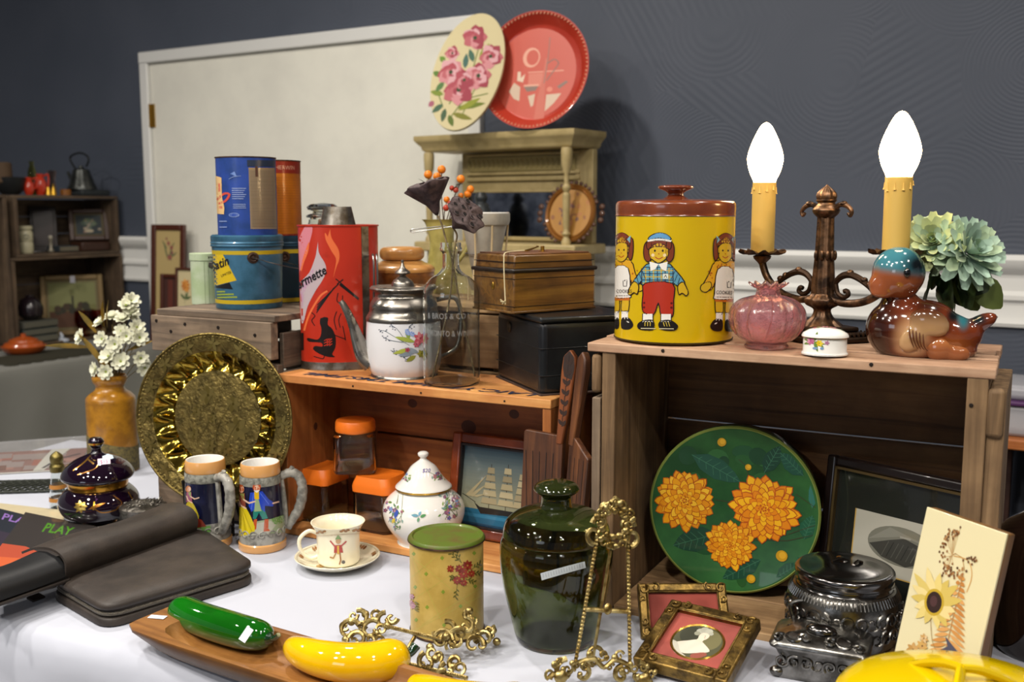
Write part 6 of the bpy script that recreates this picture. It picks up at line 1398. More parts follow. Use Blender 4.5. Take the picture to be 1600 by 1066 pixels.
def lobes(r, z, an):
    q = abs(math.sin(an * 10)) ** .75; f_ = math.sin(PI * min(1, max(0, (r / Rp - .50) / .28))) if r > Rp * .50 else 0
    return (r * (1 + .05 * q * (1 if r < Rp * .6 else 0)), z - .014 * q * f_)
wl = [(Rp * (.785 - .0235 * i), -.016 * math.sin(PI / 2 * i / 11) + 0) for i in range(12)]
G().lathe(wl, 352, M=MX, fn=lobes).make('scalloped_well', BRS, t, smooth=85, recalc=False)
G().lathe([(0, -.014)] + [(Rp * q, -.0145) for q in (.1, .3, .5)] + [(Rp * .555, -.0150)], 96, M=MX).make('engraved_centre', BRP, t)
g = G()
for i in range(120):
    an = 2 * PI * i / 120; g.ball((Rp * .955 * math.cos(an), -.0035, Rp + Rp * .955 * math.sin(an)), (.0022, .0012, .0022), 6, 4)
g.make('punched_border', BRP, t)['kind'] = 'stuff'
a = Art(); GC_ = ['94824a', 'a08c50', '8a783e']
for an in range(16):
    x, z = Rp * .875 * math.cos(an * PI / 8), Rp + Rp * .875 * math.sin(an * PI / 8)
    for j in range(5): a.leaf(x, z, an * PI / 8 + j * 1.2, .017, .007, GC_[j % 3])
    a.line(cr([(x, z), (Rp * .80 * math.cos(an * PI / 8 + .15), Rp + Rp * .80 * math.sin(an * PI / 8 + .15)), (Rp * .88 * math.cos(an * PI / 8 + .28), Rp + Rp * .88 * math.sin(an * PI / 8 + .28))], 5), .0014, '857440')
a.make('rim_engraving', printmat('brass_relief', .3, metal=.9), t, fn=lambda u, v, d: (u, -.0018 - d, v), off=.0008)
a = Art()
for (x, z, r) in ((-.02, .045, .02), (.035, .03, .018), (.045, -.02, .026), (-.045, .01, .012), (-.05, -.035, .013), (.02, -.06, .014), (-.015, -.055, .014), (-.01, .0, .01)):
    a.flower(x, Rp + z, r, GC_, 7, 1, cen='6a5a28'); 
for q in ([(-.045, -.05), (-.02, -.01), (0, .04)], [(0, -.06), (.0, -.02), (.03, .03)], [(.01, -.07), (.03, -.03), (.05, .0)], [(-.06, .03), (-.03, .02), (-.01, .045)]): a.line(cr([(x, Rp + z) for x, z in q], 6), .0014, '857440')
a.make('centre_engraving', D.materials['brass_relief'], t, fn=lambda u, v, d: (u, .0145 - d, v), off=.0008)
# mustard vase with white flowers
pm_ = Pl(179, 742, TZ + .001, 36); t = on('mustard_vase', 'tall mustard stoneware bottle vase behind the purple jar', 'vase', pm_); k = pm_.k
MUS = mt('mustard_glaze', 'a8741c', .28, coat=.4, var=('8a5c18', 35)); STN = mt('speckled_stone_band', '6e6238', .8, var=('4a4430', 140), bump=(120, .8))
vp = pm_.pr([(36, 740), (37, 737), (37, 690), (37, 626)]) + sm(pm_.pr([(36.5, 621), (31, 615), (24, 610), (21, 604), (24, 598), (26, 593), (26, 589), (24, 586)]), 4)
G().lathe([(0, 0)] + vp + [(r - .003, z) for r, z in vp[:-20:-1] if z > pm_.h(612)] + [(0, pm_.h(606))], 56).make('body', MUS, t)
zst = pm_.h(686)
G().lathe([(37.2 * k, .002), (37.8 * k, .003), (37.8 * k, zst), (37.2 * k, zst + .002)], 64, fn=lambda r, z, an: (r, z + (.018 * math.sin(an - 1.2) if z > .05 else 0))).make('rough_band', STN, t, recalc=False)
of_ = pm_.loc + Vector((0, 0, pm_.h(596))); t = T('white_flower_bunch', 'bunch of small white flowers with ochre leaves in the mustard vase', 'flowers', of_)
WP = mt('white_petal', 'dcdcc4', .6, sheen=.2); YC = mt('yellow_green_eye', '8a9a3c', .7); OCH = mt('ochre_leaf', '8e7020', .5, var=('6a5a20', 30)); TW = mt('olive_twig', '6a5a34', .7)
def wf(px, py, dy=0): return zat(px, py, pm_.loc.y + dy) - of_
kf = pm_.loc.y / 1603
base = petalmesh(15 * kf, 8 * kf, .15).make('petal', WP, t, recalc=False); first = True
for i, (px, py, dy, ax_) in enumerate([(160, 530, -.02, (-.2, -1, .2)), (180, 538, -.03, (0, -1, .1)), (166, 581, -.04, (0, -1, .0)), (189, 565, -.03, (.2, -1, .3)), (170, 557, -.03, (-.3, -.8, .5)), (158, 505, 0, (-.5, -.5, .8)), (197, 478, 0, (.2, -.6, .8)), (205, 471, .01, (.5, -.5, .5)), (192, 500, .0, (0, -.5, .9)), (218, 528, -.01, (.5, -.8, .2)),
        (214, 512, .0, (.4, -.7, .4)), (220, 560, -.02, (.4, -.9, .0)), (226, 574, -.01, (.5, -.8, -.3)), (190, 518, -.01, (0, -.8, .6)), (150, 577, -.02, (-.6, -.7, .1)), (128, 527, 0, (-.6, -.6, .3)), (206, 489, 0, (.1, -.4, .9)), (176, 496, .01, (-.1, -.5, .9)), (198, 526, -.02, (.1, -1, .2)), (203, 492, .02, (.6, -.4, .6))]):
    c = wf(px, py, dy); ax = Vector(ax_).normalized(); Mq = Matrix.Translation(c) @ ax.to_track_quat('Z', 'Y').to_matrix().to_4x4(); sc = random.uniform(.85, 1.1)
    for j in range(16):
        o = base if first else base.copy()
        if not first: COL.objects.link(o); o.parent = t
        first = False; an = 2 * PI * j / 16 + random.uniform(-.1, .1)
        o.matrix_local = Mq @ Matrix.Rotation(an, 4, 'Z') @ Matrix.Rotation(-(.18 if j % 2 else .62), 4, 'Y') @ Matrix.Scale(sc * (1 if j % 2 else .8), 4)
    G().ball(c + ax * .002, .0032, 8, 6).make('flower_eye', YC, t)
    G().tube(cr([c - ax * .002, (c - ax * .02) * .7 + Vector((0, 0, -.01)), Vector((random.uniform(-.01, .01), random.uniform(-.008, .008), -.03))], 5), .0009, 5).make('twig', TW, t)
for x, y, x2, y2, w_ in ((150, 520, 124, 485, .011), (163, 510, 158, 470, .009), (168, 512, 166, 468, .009), (140, 543, 72, 538, .011), (165, 575, 125, 520, .013), (200, 548, 236, 532, .008), (170, 590, 158, 545, .014)):
    a0, b0 = wf(x, y), wf(x2, y2, -.01); d_ = b0 - a0; leafmesh(d_.length, w_ * 1.3, .08).make('leaf', OCH, t, loc=a0, rot=(d_.to_track_quat('X', 'Z').to_matrix() @ Matrix.Rotation(1.2, 3, 'X')).to_euler(), recalc=False)
for i in range(16):
    a0 = wf(random.uniform(165, 200), 585); b0 = wf(random.uniform(150, 232), random.uniform(490, 570), random.uniform(-.02, .02)); G().tube(cr([a0, (a0 + b0) / 2 + Vector((0, 0, .008)), b0], 4), .0006, 5).make('twig', TW, t)
# purple lidded bowl
pp_ = Pl(157, 822, TZ + .001, 28); t = on('purple_jar', 'dark purple glass footed jar with gold bands and a price tag', 'jar', pp_); k = pp_.k
PUG = mt('purple_glass', '1a0a1c', .05, 0, trans=.3, coat=.8); bp = sm(pp_.pr([(24, 814), (32, 808), (52, 800), (60, 786), (58, 774), (50, 764), (44, 760)]), 5)
G().lathe([(0, 0)] + sm(pp_.pr([(30, 821), (28, 817), (22, 814)]), 3) + [(0, pp_.h(813))], 56).make('foot', mt('gilt_foot', 'a07030', .25, .9), t)
G().lathe([(0, bp[0][1])] + bp + [(0, bp[-1][1])], 64).make('bowl', PUG, t)
G().lathe(pp_.pr([(43, 761), (44, 759), (45, 752), (45, 749)]) + [(0, pp_.h(749))], 64).make('gold_band', mt('gold_collar', 'b08030', .18, 1), t)
lpn = sm(pp_.pr([(46, 749), (53, 745), (53.5, 739), (47, 728), (34, 718), (18, 711), (9, 707), (7, 700), (10, 696), (11.5, 689), (8, 684)]), 4); G().lathe([(0, lpn[0][1])] + lpn + [(0, pp_.h(683))], 64).make('lid', PUG, t)
G().lathe([(r + .0004, z) for r, z in sm(pp_.pr([(11.2, 694), (11.8, 691)]), 3)], 40).make('knob_band', GOLDL, t, recalc=False)
fn = pf(pp_, rp(bp)); a = Art(); a.flower(130, 790, 10, ['b89a4c', 'a08438'], 8, 2, cen='7a5a20')
a.leaf(140, 796, -.3, 28, 5, 'a06a2c'); a.line([(146, 792), (160, 803), (180, 801), (186, 795)], 1.6, '9a6a30', 4); a.line([(150, 785), (148, 797)], 2.2, 'b8902c'); a.line([(178, 778), (190, 790), (182, 798)], 1.6, '8a5a2c', 4); a.line([(200, 775), (207, 788)], 2, '9a7030')
a.make('gilt_decoration', printmat('gilt_print', .25, metal=.8), t, fn=fn, maxlen=4)
fn = pf(pp_, rp(lpn[:24])); a = Art(); a.line([(122, 733), (140, 722), (148, 714)], 1.8, 'a87c34', 4); a.line([(128, 740), (152, 734), (158, 728)], 1.6, '9a6a38', 4); a.ell(192, 726, 8, 4, '5a3030'); a.line([(145, 720), (152, 726)], 2.4, 'a88040')
a.make('lid_gilding', D.materials['gilt_print'], t, fn=fn, maxlen=4)
b_ = Art(); b_.rect(-2, 2, 14, 8, 'cfe0ee'); b_.rect(-9, -4, 9, 4.5, 'e6cfe2'); b_.text('$15', 0, -2.6, 7.5, '803050'); b_.make('price_sticker', INKP, t, fn=lambda u, v, d: fn(167 + u, 724 - v, d), maxlen=3, off=.001)
# salt shaker
px_ = Pl(93, 797, TZ + .001, 14); t = on('glass_shaker', 'small glass shaker with a brass cap left of the purple jar', 'shaker', px_); k = px_.k
G().lathe(shell([(0, 0)] + sm(px_.pr([(14, 793), (14, 785), (12.5, 765), (10, 745), (9, 735)]), 4), .002), 32).make('glass', CLG, t)
G().lathe(px_.pr([(14.4, 782), (14, 776)]), 32).make('amber_band', mt('amber_band', 'a87438', .3), t, recalc=False); G().lathe(px_.pr([(12.9, 762), (12, 756)]), 32).make('amber_band', D.materials['amber_band'], t, recalc=False)
G().lathe([(0, px_.h(737))] + sm(px_.pr([(10.5, 737), (11, 729), (9, 724), (10, 718), (9, 712), (5, 708), (2, 706)]), 4) + [(0, px_.h(705))], 32).make('cap', mt('old_brass_cap', '7c7040', .35, .9, bump=(200, .5)), t)
# pressed silver round box
pr2 = Pl(226, 836, TZ + .001, 36); t = on('silver_box', 'round pressed silver box partly hidden behind the leather case', 'box', pr2); k = pr2.k
SIL = mt('aged_silver', '86827a', .34, .95, bump=(90, .9, .004), var=('4a4640', 50)); z_ = pr2.h(795)
G().lathe([(0, 0), (34 * k, 0), (37 * k, .006), (34 * k, z_), (0, z_)], 48).make('body', SIL, t)
G().lathe([(0, z_)] + [(35.5 * k, z_), (35.5 * k, z_ + .006), (32 * k, z_ + .009)] + [(20 * k, z_ + .0115), (0, z_ + .0125)], 48).make('lid', SIL, t)
g = G()
for i in range(40): an = random.uniform(0, 6.28); r = 30 * k * math.sqrt(random.random()); g.tube(cr([(r * math.cos(an), r * math.sin(an), z_ + .0115), (r * math.cos(an) + .005, r * math.sin(an) + .002, z_ + .0135), (r * math.cos(an) + .004, r * math.sin(an) + .007, z_ + .0115)], 3), .0011, 5)
g.make('embossed_scrolls', SIL, t)['kind'] = 'stuff'
# magazines and sleeves
def flat(name, lab, cat, corners, thk, z, mat, art=None, group=None, part='cover'):
    """thin sheet-like thing whose four picture corners give its place on the table"""
    P_ = [at(x, y, z) for x, y in corners]; c = sum(P_, Vector()) / 4; t = T(name, lab, cat, (c.x, c.y, z), group=group)
    g = G().prism([((p - c).x, (p - c).y) for p in P_], 0, thk); g.make(part, mat, t, bev=min(.001, thk * .3))
    if art:
        e1, e2, o_ = P_[1] - P_[0], P_[3] - P_[0], P_[0] - c
        a = Art(); art(a)
        def fn(u, v, d):
            p = o_ + e1 * u * (1) + e2 * v * 1 + (P_[2] - P_[1] - e2) * u * v
            return (p.x, p.y, thk + d)
        a.make('cover_print', PRG, t, fn=fn, maxlen=.25, off=.0004)
    return t
PRG = printmat('glossy_cover_print', .25, .5); MGP = mt('magazine_pages', 'b8b4ac', .7)
def mg1(a):
    a.rect(0, 0, 1, 1, '2c3038'); a.text('PLAY', .6, .74, .24, '8a6ab0', bold=.02, sx=.8); a.rect(.0, .0, 1, .45, '3a3440')
flat('magazine', 'dark magazine with purple lettering at the left edge', 'magazine', [(-70, 850), (58, 880), (76, 818), (-30, 792)], .006, TZ + .001, MGP, mg1)
def mg2(a):
    a.rect(0, 0, 1, 1, '3a3634'); a.poly([(0, 0), (.9, 0), (.75, .30), (.3, .48), (0, .5)], 'b0503a'); a.poly([(0, .05), (.5, .05), (.35, .3), (0, .32)], 'c8623c'); a.poly([(.0, .0), (.9, .0), (.5, .12), (0, .14)], 'c88a4a')
    a.text('PLAY', .55, .74, .22, '4c8428', bold=.025, sx=.75)
flat('magazine', 'magazine with green lettering and an orange picture under the leather case', 'magazine', [(-40, 915), (108, 905), (152, 828), (40, 805)], .006, TZ + .0075, MGP, mg2)
def pk(a):
    a.rect(0, 0, 1, 1, '8c7470')
    for i in range(26): x, y = random.random() * .8, random.random() * .7; a.rect(x, y, min(1, x + random.uniform(.1, .3)), min(1, y + random.uniform(.08, .3)), random.choice(['9a7068', '7c6660', 'a08078', '88706a', '948a88']))
    a.poly([(.62, 0), (.72, 0), (.85, 1), (.70, 1)], 'bcbcb4'); a.line([(.70, .1), (.8, .5), (.95, .7)], .03, '5c5a5c')
SLV = mt('clear_sleeve', 'e8e8ec', .12, alpha=.22, coat=1, bump=(14, .6, .01))
flat('packet', 'flat patterned packet in a clear sleeve behind the shaker', 'packet', [(-60, 745), (118, 735), (140, 702), (-60, 713)], .004, TZ + .001, MGP, pk)
t = flat('plastic_sleeve', 'crinkled clear plastic sleeve at the back left corner of the table', 'sleeve', [(-80, 714), (140, 702), (146, 682), (-20, 694)], .004, TZ + .001, SLV, part='sheet')
t = flat('plastic_bag', 'cream packet in crinkled clear plastic in front of the shaker', 'bag', [(-40, 826), (95, 828), (105, 802), (-20, 788)], .006, TZ + .001, mt('cream_packet', 'c9bd9c', .25, coat=.6, bump=(40, .5)), part='packet')
# dark woven trivet mesh
v = at(52, 762); t = T('woven_mat', 'dark green knotted net mat at the left edge', 'mat', v, YAW + .6); NET = mt('dark_net_cord', '20241c', .7)
for i in range(11):
    u_ = -.09 + i * .018
    G().tube([(u_ - .035, -.05, .003), (u_ + .0, 0, .006), (u_ + .035, .05, .003)], .0024, 6).make('cord', NET, t)
    G().tube([(u_ + .035, -.05, .005), (u_, 0, .003), (u_ - .035, .05, .005)], .0024, 6).make('cord', NET, t)
for y in (-.05, .05): G().tube([(-.125, y, .004), (.125, y, .004)], .003, 6).make('border_cord', NET, t)

# ---------------------------------------------------------------- leather cases
m, nt, b = nodes('dark_brown_leather'); LTH = m; mp = coordn(nt); n1 = noise_(nt, mp, 18, 5, .6); r1 = ramp_(nt, n1.outputs[0], [(.35, '221c18'), (.65, '352d27')]); nt.links.new(r1.outputs[0], b.inputs['Base Color'])
b.inputs['Roughness'].default_value = .55; n2 = noise_(nt, mp, 320, 3); bump_(nt, b, n2.outputs[0], .35, .001)
LIN = mt('black_lining', '151618', .5); ZIP = mt('zip_teeth', '6a645a', .4, .7, bump=(500, 1, .002))
def leather(corners, thk, z, lab):
    P_ = [at(x, y, z) for x, y in corners]; c = sum(P_, Vector()) / 4; P_ = [p - c for p in P_]
    t = T('leather_case', lab, 'case', (c.x, c.y, z))
    # rounded outline
    def rnd_(P_, r, n=7):
        out = []
        for i in range(4):
            p, q, s_ = P_[i - 1], P_[i], P_[(i + 1) % 4]; d1 = (p - q).normalized(); d2 = (s_ - q).normalized()
            for j in range(n):
                f_ = j / (n - 1); A, B, C_ = q + d1 * r, q, q + d2 * r; v = A * (1 - f_) ** 2 + B * 2 * f_ * (1 - f_) + C_ * f_ ** 2; out.append((v.x, v.y))
        return out
    O = rnd_(P_, .035); cen = (0, 0)
    def ins(f_): return [(x * (1 - f_ / math.hypot(x, y)), y * (1 - f_ / math.hypot(x, y))) for x, y in O]
    sgn = [ins(0), ins(.001)]
    loft([(ins(.004), 0), (ins(0), .0015), (ins(0), thk * .28), (ins(.002), thk * .33)]).make('lower_shell', LTH, t, smooth=50)
    loft([(ins(.008), thk * .30), (ins(.006), thk * .36), (ins(.006), thk * .62), (ins(.008), thk * .68)]).make('gusset', LTH, t, smooth=50)
    loft([(ins(.002), thk * .66), (ins(0), thk * .70), (ins(.0), thk * .86), (ins(.006), thk * .97), (ins(.03), thk * 1.06), (ins(.06), thk * 1.08)]).make('upper_shell', LTH, t, smooth=60)
    zp = ins(.0055); G().tube([(x, y, thk * .49) for x, y in zp], .0034, 6, closed=True, flat=.7).make('zip', ZIP, t)
    return t, P_, thk
t, P_, th = leather([(78, 934), (165, 986), (402, 912), (300, 842)], .040, TZ + .001, 'flat dark brown leather zip case lying in front')
zx = P_[0] * .93; g = G(); g.tube([zx + Vector((0, -.002, .019)), zx + Vector((-.012, -.012, .018))], .0022, 8); g.make('zip_slider', WIRE, t)
G().box(zx + Vector((-.024, -.024, .008)), (.018, .024, .004), rot=(0, .2, -.5)).make('zip_pull', LTH, t, bev=.003)
# upper case: an open folio standing half folded
pA, pB = at(0, 938, TZ + .03), at(300, 840, TZ + .03)
zU = TZ + .044
c1, c2 = at(100, 905, zU), at(306, 830, zU); c0 = c1.copy(); d_ = (c2 - c1); Lf = d_.length; yw = math.atan2(d_.y, d_.x)
t = T('leather_folio', 'open dark leather folio folded over on the zip case', 'case', c1, yw)
pro = [(0, -.002), (-.006, .012), (-.006, .028), (.004, .040), (.022, .046), (.045, .046), (.075, .040), (.105, .028)]
def sheet(pro, L0, L1, th, name, mat):
    P2 = cr(pro, 4); n = len(P2); up = []; 
    for i, p in enumerate(P2):
        a_, b_ = P2[max(i - 1, 0)], P2[min(i + 1, n - 1)]; tx, ty = b_[0] - a_[0], b_[1] - a_[1]; l_ = math.hypot(tx, ty); up.append((p[0] + ty / l_ * th, p[1] - tx / l_ * th))
    ring = P2 + up[::-1]; m_ = len(ring); g = G(); vs_ = []
    NS = 8
    for s_ in range(NS + 1):
        x = L0 + (L1 - L0) * s_ / NS
        for (y, z) in ring: vs_.append((x, y, z + .003 * math.sin(s_ * .9) * (1 if y > .03 else .2)))
    fs_ = [(s_ * m_ + i, s_ * m_ + (i + 1) % m_, (s_ + 1) * m_ + (i + 1) % m_, (s_ + 1) * m_ + i) for s_ in range(NS) for i in range(m_)]
    fs_ += [tuple(range(m_)), tuple(NS * m_ + i for i in range(m_ - 1, -1, -1))]
    return g.add(vs_, fs_).make(name, mat, t, smooth=50)
sheet(pro, 0, Lf, .004, 'folded_flap', LTH)
q = [at(x, y, zU - .002) - c1 for x, y in ((-30, 955), (110, 906), (104, 868), (-30, 905))]
Mi = Matrix.Rotation(-yw, 4, 'Z'); pq_ = [(Mi @ v) for v in q]
G().prism([(v.x, v.y) for v in pq_], -.006, .0).make('cover_panel', LTH, t, bev=.002)
G().prism([(v.x * .97, v.y * .9 + .004) for v in pq_], .0, .004).make('lining_panel', LIN, t, bev=.001)
sheet([(-.004, .004), (.0, .022), (.02, .034), (.06, .034), (.09, .022)], -.16, .002, .003, 'lining_flap', LIN)
# ---------------------------------------------------------------- steins
GRC = mt('grey_stoneware', '9c9a92', .4, coat=.3, var=('6a6862', 60), bump=(60, .5)); BUF = mt('buff_glaze', 'd09a5c', .25, coat=.5); NVY = mt('navy_glaze', '0b0e26', .25, coat=.4, var=('141838', 30), bump=(60, .4))
def stein(pl, label, hang, figs, s=1.0):
    t = on('beer_stein', label, 'stein', pl, 'painted stoneware steins'); k = pl.k; b0 = pl.yb
    P_ = [(42, 0), (43.5, -3), (43, -12), (41, -14), (41.5, -24), (40, -46), (38.5, -80), (36.5, -122), (35.6, -134), (35.4, -136)]
    out = pl.pr([(r * s, b0 + dy * s) for r, dy in P_]); 
    seg_ = lambda a_, b_: [q for q, (r, dy) in zip(out, P_) if b_ <= dy <= a_]
    G().lathe([(0, 0), (out[0][0], 0), out[1], out[2], (out[3][0], out[3][1]), (0, out[3][1])], 64).make('foot_ring', BUF, t)
    G().lathe([(0, out[3][1])] + out[3:6] + [(0, out[5][1])], 64).make('scroll_base', GRC, t)
    G().lathe([(0, out[5][1]), (out[5][0] - .0006, out[5][1]), (out[6][0] - .0004, out[6][1]), (out[7][0] - .0004, out[7][1]), (0, out[7][1])], 64).make('painted_body', NVY, t)
    bz_ = pl.h(b0 - 118 * s); G().lathe([(36.8 * s * k, bz_), (37.2 * s * k, bz_ + .002), (36.6 * s * k, out[8][1] - .001), (36 * s * k, out[8][1])], 64).make('rough_collar', mt('speckled_collar', '8a8a80', .8, bump=(160, 1), var=('5c5c54', 120)), t, recalc=False)
    zr = pl.h(b0 - 155 * s); rr = 35 * s * k
    G().lathe([(rr * 1.0, out[8][1]), (rr * 1.03, out[8][1] + .004), (rr, zr - .002), (rr - .001, zr), (rr - .0018, zr + .0002)], 64).make('rim', BUF, t)
    G().lathe([(rr - .0018, zr + .0002), (rr - .0035, zr - .0006), (rr - .0045, zr - .003), (rr - .0052, out[8][1] - .0196), (0, out[8][1] - .0196)], 48).make('glazed_inside', WCER, t, recalc=False)
    # branch-like handle
    H_ = [(36, -126, 6.5), (52, -131, 7), (66, -126, 7.5), (74, -108, 7.5), (73, -84, 8), (66, -62, 7.5), (54, -44, 7), (45, -30, 6)]
    M_ = Matrix.Rotation(hang, 4, 'Z')
    pts = [M_ @ Vector((x * s * k, 0, pl.h(b0 + dy * s))) for x, dy, r in H_]; rs = cr([(r * s * k * 1.18, 0) for x, dy, r in H_], 5)
    G().tube(cr(pts, 5), [r + .0006 * math.sin(i * 1.9) for i, (r, _) in enumerate(rs)], 12).make('branch_handle', GRC, t, smooth=70)
    G().tube([pts[1], pts[1] + M_ @ Vector((.006, 0, .012))], [.006, .004], 8).make('handle_stub', GRC, t)
    G().tube(cr([M_ @ Vector((36 * s * k, 0, pl.h(b0 - 124 * s))), M_ @ Vector((41 * s * k, 0, pl.h(b0 - 80 * s))), M_ @ Vector((43 * s * k, 0, pl.h(b0 - 30 * s)))], 5), .005, 8).make('branch_strip', GRC, t)
    for i in range(7):
        an = -PI / 2 - 1.2 + i * .4; c = Vector((41.5 * s * k * math.cos(an), 41.5 * s * k * math.sin(an), pl.h(b0 - 32 * s))); tn = Vector((-math.sin(an), math.cos(an), 0))
        G().tube([c + tn * (.009 * math.cos(q) * (1 - q / 9)) + Vector((0, 0, .009 * math.sin(q) * (1 - q / 9))) for q in [j * .45 for j in range(16)]], .0013, 6).make('raised_scroll', GRC, t)
    fn = pf(pl, rp(out[2:])); a = Art(); figs(a); a.make('painted_figures', PRP, t, fn=fn, maxlen=4, off=.0008)
    return t
SK2 = 'd0b098'
def lady(a, x, y, s_=1, c1='c8b41c', c2='e0c830', top='7c3c2c', hair='a04a20'):
    a.poly(cr([(x - 2 * s_, y + 34 * s_), (x + 5 * s_, y + 34 * s_), (x + 14 * s_, y + 52 * s_), (x + 19 * s_, y + 74 * s_), (x + 2 * s_, y + 80 * s_), (x - 15 * s_, y + 74 * s_), (x - 11 * s_, y + 52 * s_)], 3, True), c1)
    for i in range(7): a.line([(x + 1 * s_, y + 36 * s_), (x + (-12 + i * 4.4) * s_, y + 74 * s_)], 1.1 * s_, c2 if i % 2 else 'a89414')
    a.poly([(x - 4 * s_, y + 14 * s_), (x + 6 * s_, y + 14 * s_), (x + 7 * s_, y + 35 * s_), (x - 5 * s_, y + 35 * s_)], top); a.poly([(x - 1 * s_, y + 14 * s_), (x + 5 * s_, y + 14 * s_), (x + 4 * s_, y + 26 * s_)], '7ca04c')
    a.line([(x + 4 * s_, y + 24 * s_), (x + 12 * s_, y + 30 * s_), (x + 21 * s_, y + 28 * s_)], 2.4 * s_, SK2); a.line([(x - 4 * s_, y + 22 * s_), (x - 1 * s_, y + 32 * s_), (x + 7 * s_, y + 38 * s_)], 2.4 * s_, SK2)
    a.ell(x, y + 7 * s_, 5.5 * s_, 7 * s_, hair); a.ell(x + 2 * s_, y + 8 * s_, 3.5 * s_, 5 * s_, SK2)
def figB(a):
    a.poly([(372, 818), (372, 835), (450, 835), (452, 812), (440, 808), (425, 812)], '8a9a7c'); a.poly([(425, 812), (448, 806), (450, 818), (430, 822)], '5c8a44')
    a.poly([(380, 836), (420, 836), (432, 822), (424, 815), (395, 818)], 'a8a89c')
    x, y = 404, 755
    a.poly([(x - 5, y + 34), (x + 9, y + 34), (x + 16, y + 56), (x + 8, y + 57), (x + 3, y + 46), (x - 2, y + 56), (x - 6, y + 55)], '1c7468')
    a.poly([(x + 11, y + 57), (x + 17, y + 57), (x + 16, y + 72), (x + 19, y + 76), (x + 9, y + 76)], 'b04a1c'); a.poly([(x - 5, y + 56), (x, y + 56), (x - 2, y + 72), (x - 7, y + 72)], 'b04a1c')
    a.poly([(x - 9, y + 14), (x + 9, y + 13), (x + 18, y + 26), (x + 26, y + 32), (x + 24, y + 38), (x + 12, y + 36), (x + 12, y + 46), (x + 2, y + 36), (x - 8, y + 44), (x - 12, y + 34)], '1f3fae')
    a.line([(x - 4, y + 16), (x - 8, y + 40)], 1.1, '4a6ad0'); a.line([(x + 6, y + 16), (x + 18, y + 34)], 1.1, '4a6ad0')
    a.rect(x - 3, y + 13, x + 4, y + 25, 'd0a818'); a.poly([(x - 2, y + 25), (x + 3, y + 25), (x + 7, y + 44), (x - 4, y + 44)], '8aa078'); a.ell(x + 1, y + 6, 6, 7, 'b04a24'); a.ell(x + 1, y + 8, 4, 5, SK2); a.poly([(x - 4, y + 11), (x + 6, y + 11), (x + 1, y + 15)], 'd8d4cc')
    a.line([(x + 24, y + 33), (x + 33, y + 31)], 2.4, SK2)
    lady(a, 381, 755)
def figA(a):
    lady(a, 300, 757, .72, 'b0a028', 'c8b83c', '8a4460', 'b06a3c'); a.poly([(292, 815), (305, 806), (318, 812), (325, 825), (300, 828)], '7c2c1c')
    a.poly([(290, 826), (330, 822), (330, 832), (290, 836)], '5c8a44')
pB = Pl(411, 867, TZ + .001, 42); pB.yb = at(0, 0, 1) and 0 or 0
def ybase(pl): 
    c_, s_ = math.cos(TH), math.sin(TH); Z = pl.z - H; return 533 - F * (pl.loc.y * s_ + Z * c_) / (pl.loc.y * c_ - Z * s_)
pB.yb = ybase(pB)
sB = (pB.yb - 722) / 155; sB = max(.7, min(1.2, sB))
stein(pB, 'stoneware stein with a dancing couple, handle to the right', .06, figB, sB)
pA = Pl(326, 862, TZ + .001, 42); pA.yb = ybase(pA)
stein(pA, 'stoneware stein with a lone lady, behind the leather case', -1.0, figA, (pA.yb - 717) / 155)
# ---------------------------------------------------------------- cup and saucer
pu = Pl(528, 897, TZ + .001, 46); k = pu.k; t = T('saucer', 'cream china saucer with a brown border', 'saucer', pu.loc, fyaw(pu.loc))
G().lathe([(0, .0015), (36 * k, 0), (38 * k, 0), (38 * k, .002), (50 * k, .006), (63 * k, .014), (66 * k, .018), (65.4 * k, .019), (60 * k, .0155), (50 * k, .0085), (38 * k, .0045), (0, .0035)], 72).make('dish', CREAM, t, smooth=60)
a = Art()
for i in range(9):
    an = i * .7; 
    for j in range(3): a.ell(.0 + 57 * k * math.cos(an + .09 * j), 57 * k * math.sin(an + .09 * j), .0045, .0028, ['8a5a34', 'a8744a', 'b08a60'][j], rot=an)
a.line([(62 * k * math.cos(q / 10), 62 * k * math.sin(q / 10)) for q in range(64)], .0006, 'b09a70'); a.ell(-.028, -.018, .010, .007, 'b08a4c')
def zsau(u, v, d): r = math.hypot(u, v) / k; return (u, v, (.0045 if r < 38 else .0045 + (r - 38) / 12 * .004 if r < 50 else .0085 + (r - 50) / 10 * .007 if r < 60 else .0155 + (r - 60) / 5.4 * .0035) + d)
a.make('border_print', PRP, t, fn=zsau, maxlen=.004, off=.0005)
cz = TZ + .001 + .0052; pu2 = Pl(531, 888, cz, 33); pu2.loc = Vector((pu.loc.x + .002, pu.loc.y, cz)); pu2.px = 531
t = on('teacup', 'cream china cup with a small dancing figure, on its saucer', 'cup', pu2); yb = ybase(pu2); k = pu2.k
cp_ = pu2.pr([(29, yb), (32, yb - 2), (33, yb - 8), (33.5, yb - 42), (36, yb - 53), (40.5, yb - 60), (42, yb - 63)])
G().lathe(shell([(0, 0)] + sm(cp_, 4), .0018, .004), 64).make('bowl', CREAM, t, smooth=60)
G().tube(cr([(-32 * k, 0, pu2.h(yb - 46)), (-45 * k, 0, pu2.h(yb - 50)), (-59 * k, 0, pu2.h(yb - 38)), (-57 * k, 0, pu2.h(yb - 20)), (-44 * k, 0, pu2.h(yb - 8)), (-32 * k, 0, pu2.h(yb - 10))], 6), .0036, 10).make('handle', CREAM, t)
fn = pf(pu2, rp(cp_)); a = Art()
a.line([(497, 836), (565, 836)], .7, 'c0a890')
for x in (505, 541, 560):
    for j in range(4): a.ell(x + j * 3.4 - 5, 831 - (j % 2) * 1.5, 2.8, 1.7, ['9a6a44', 'b4845c', '8a5a3c'][j % 3])
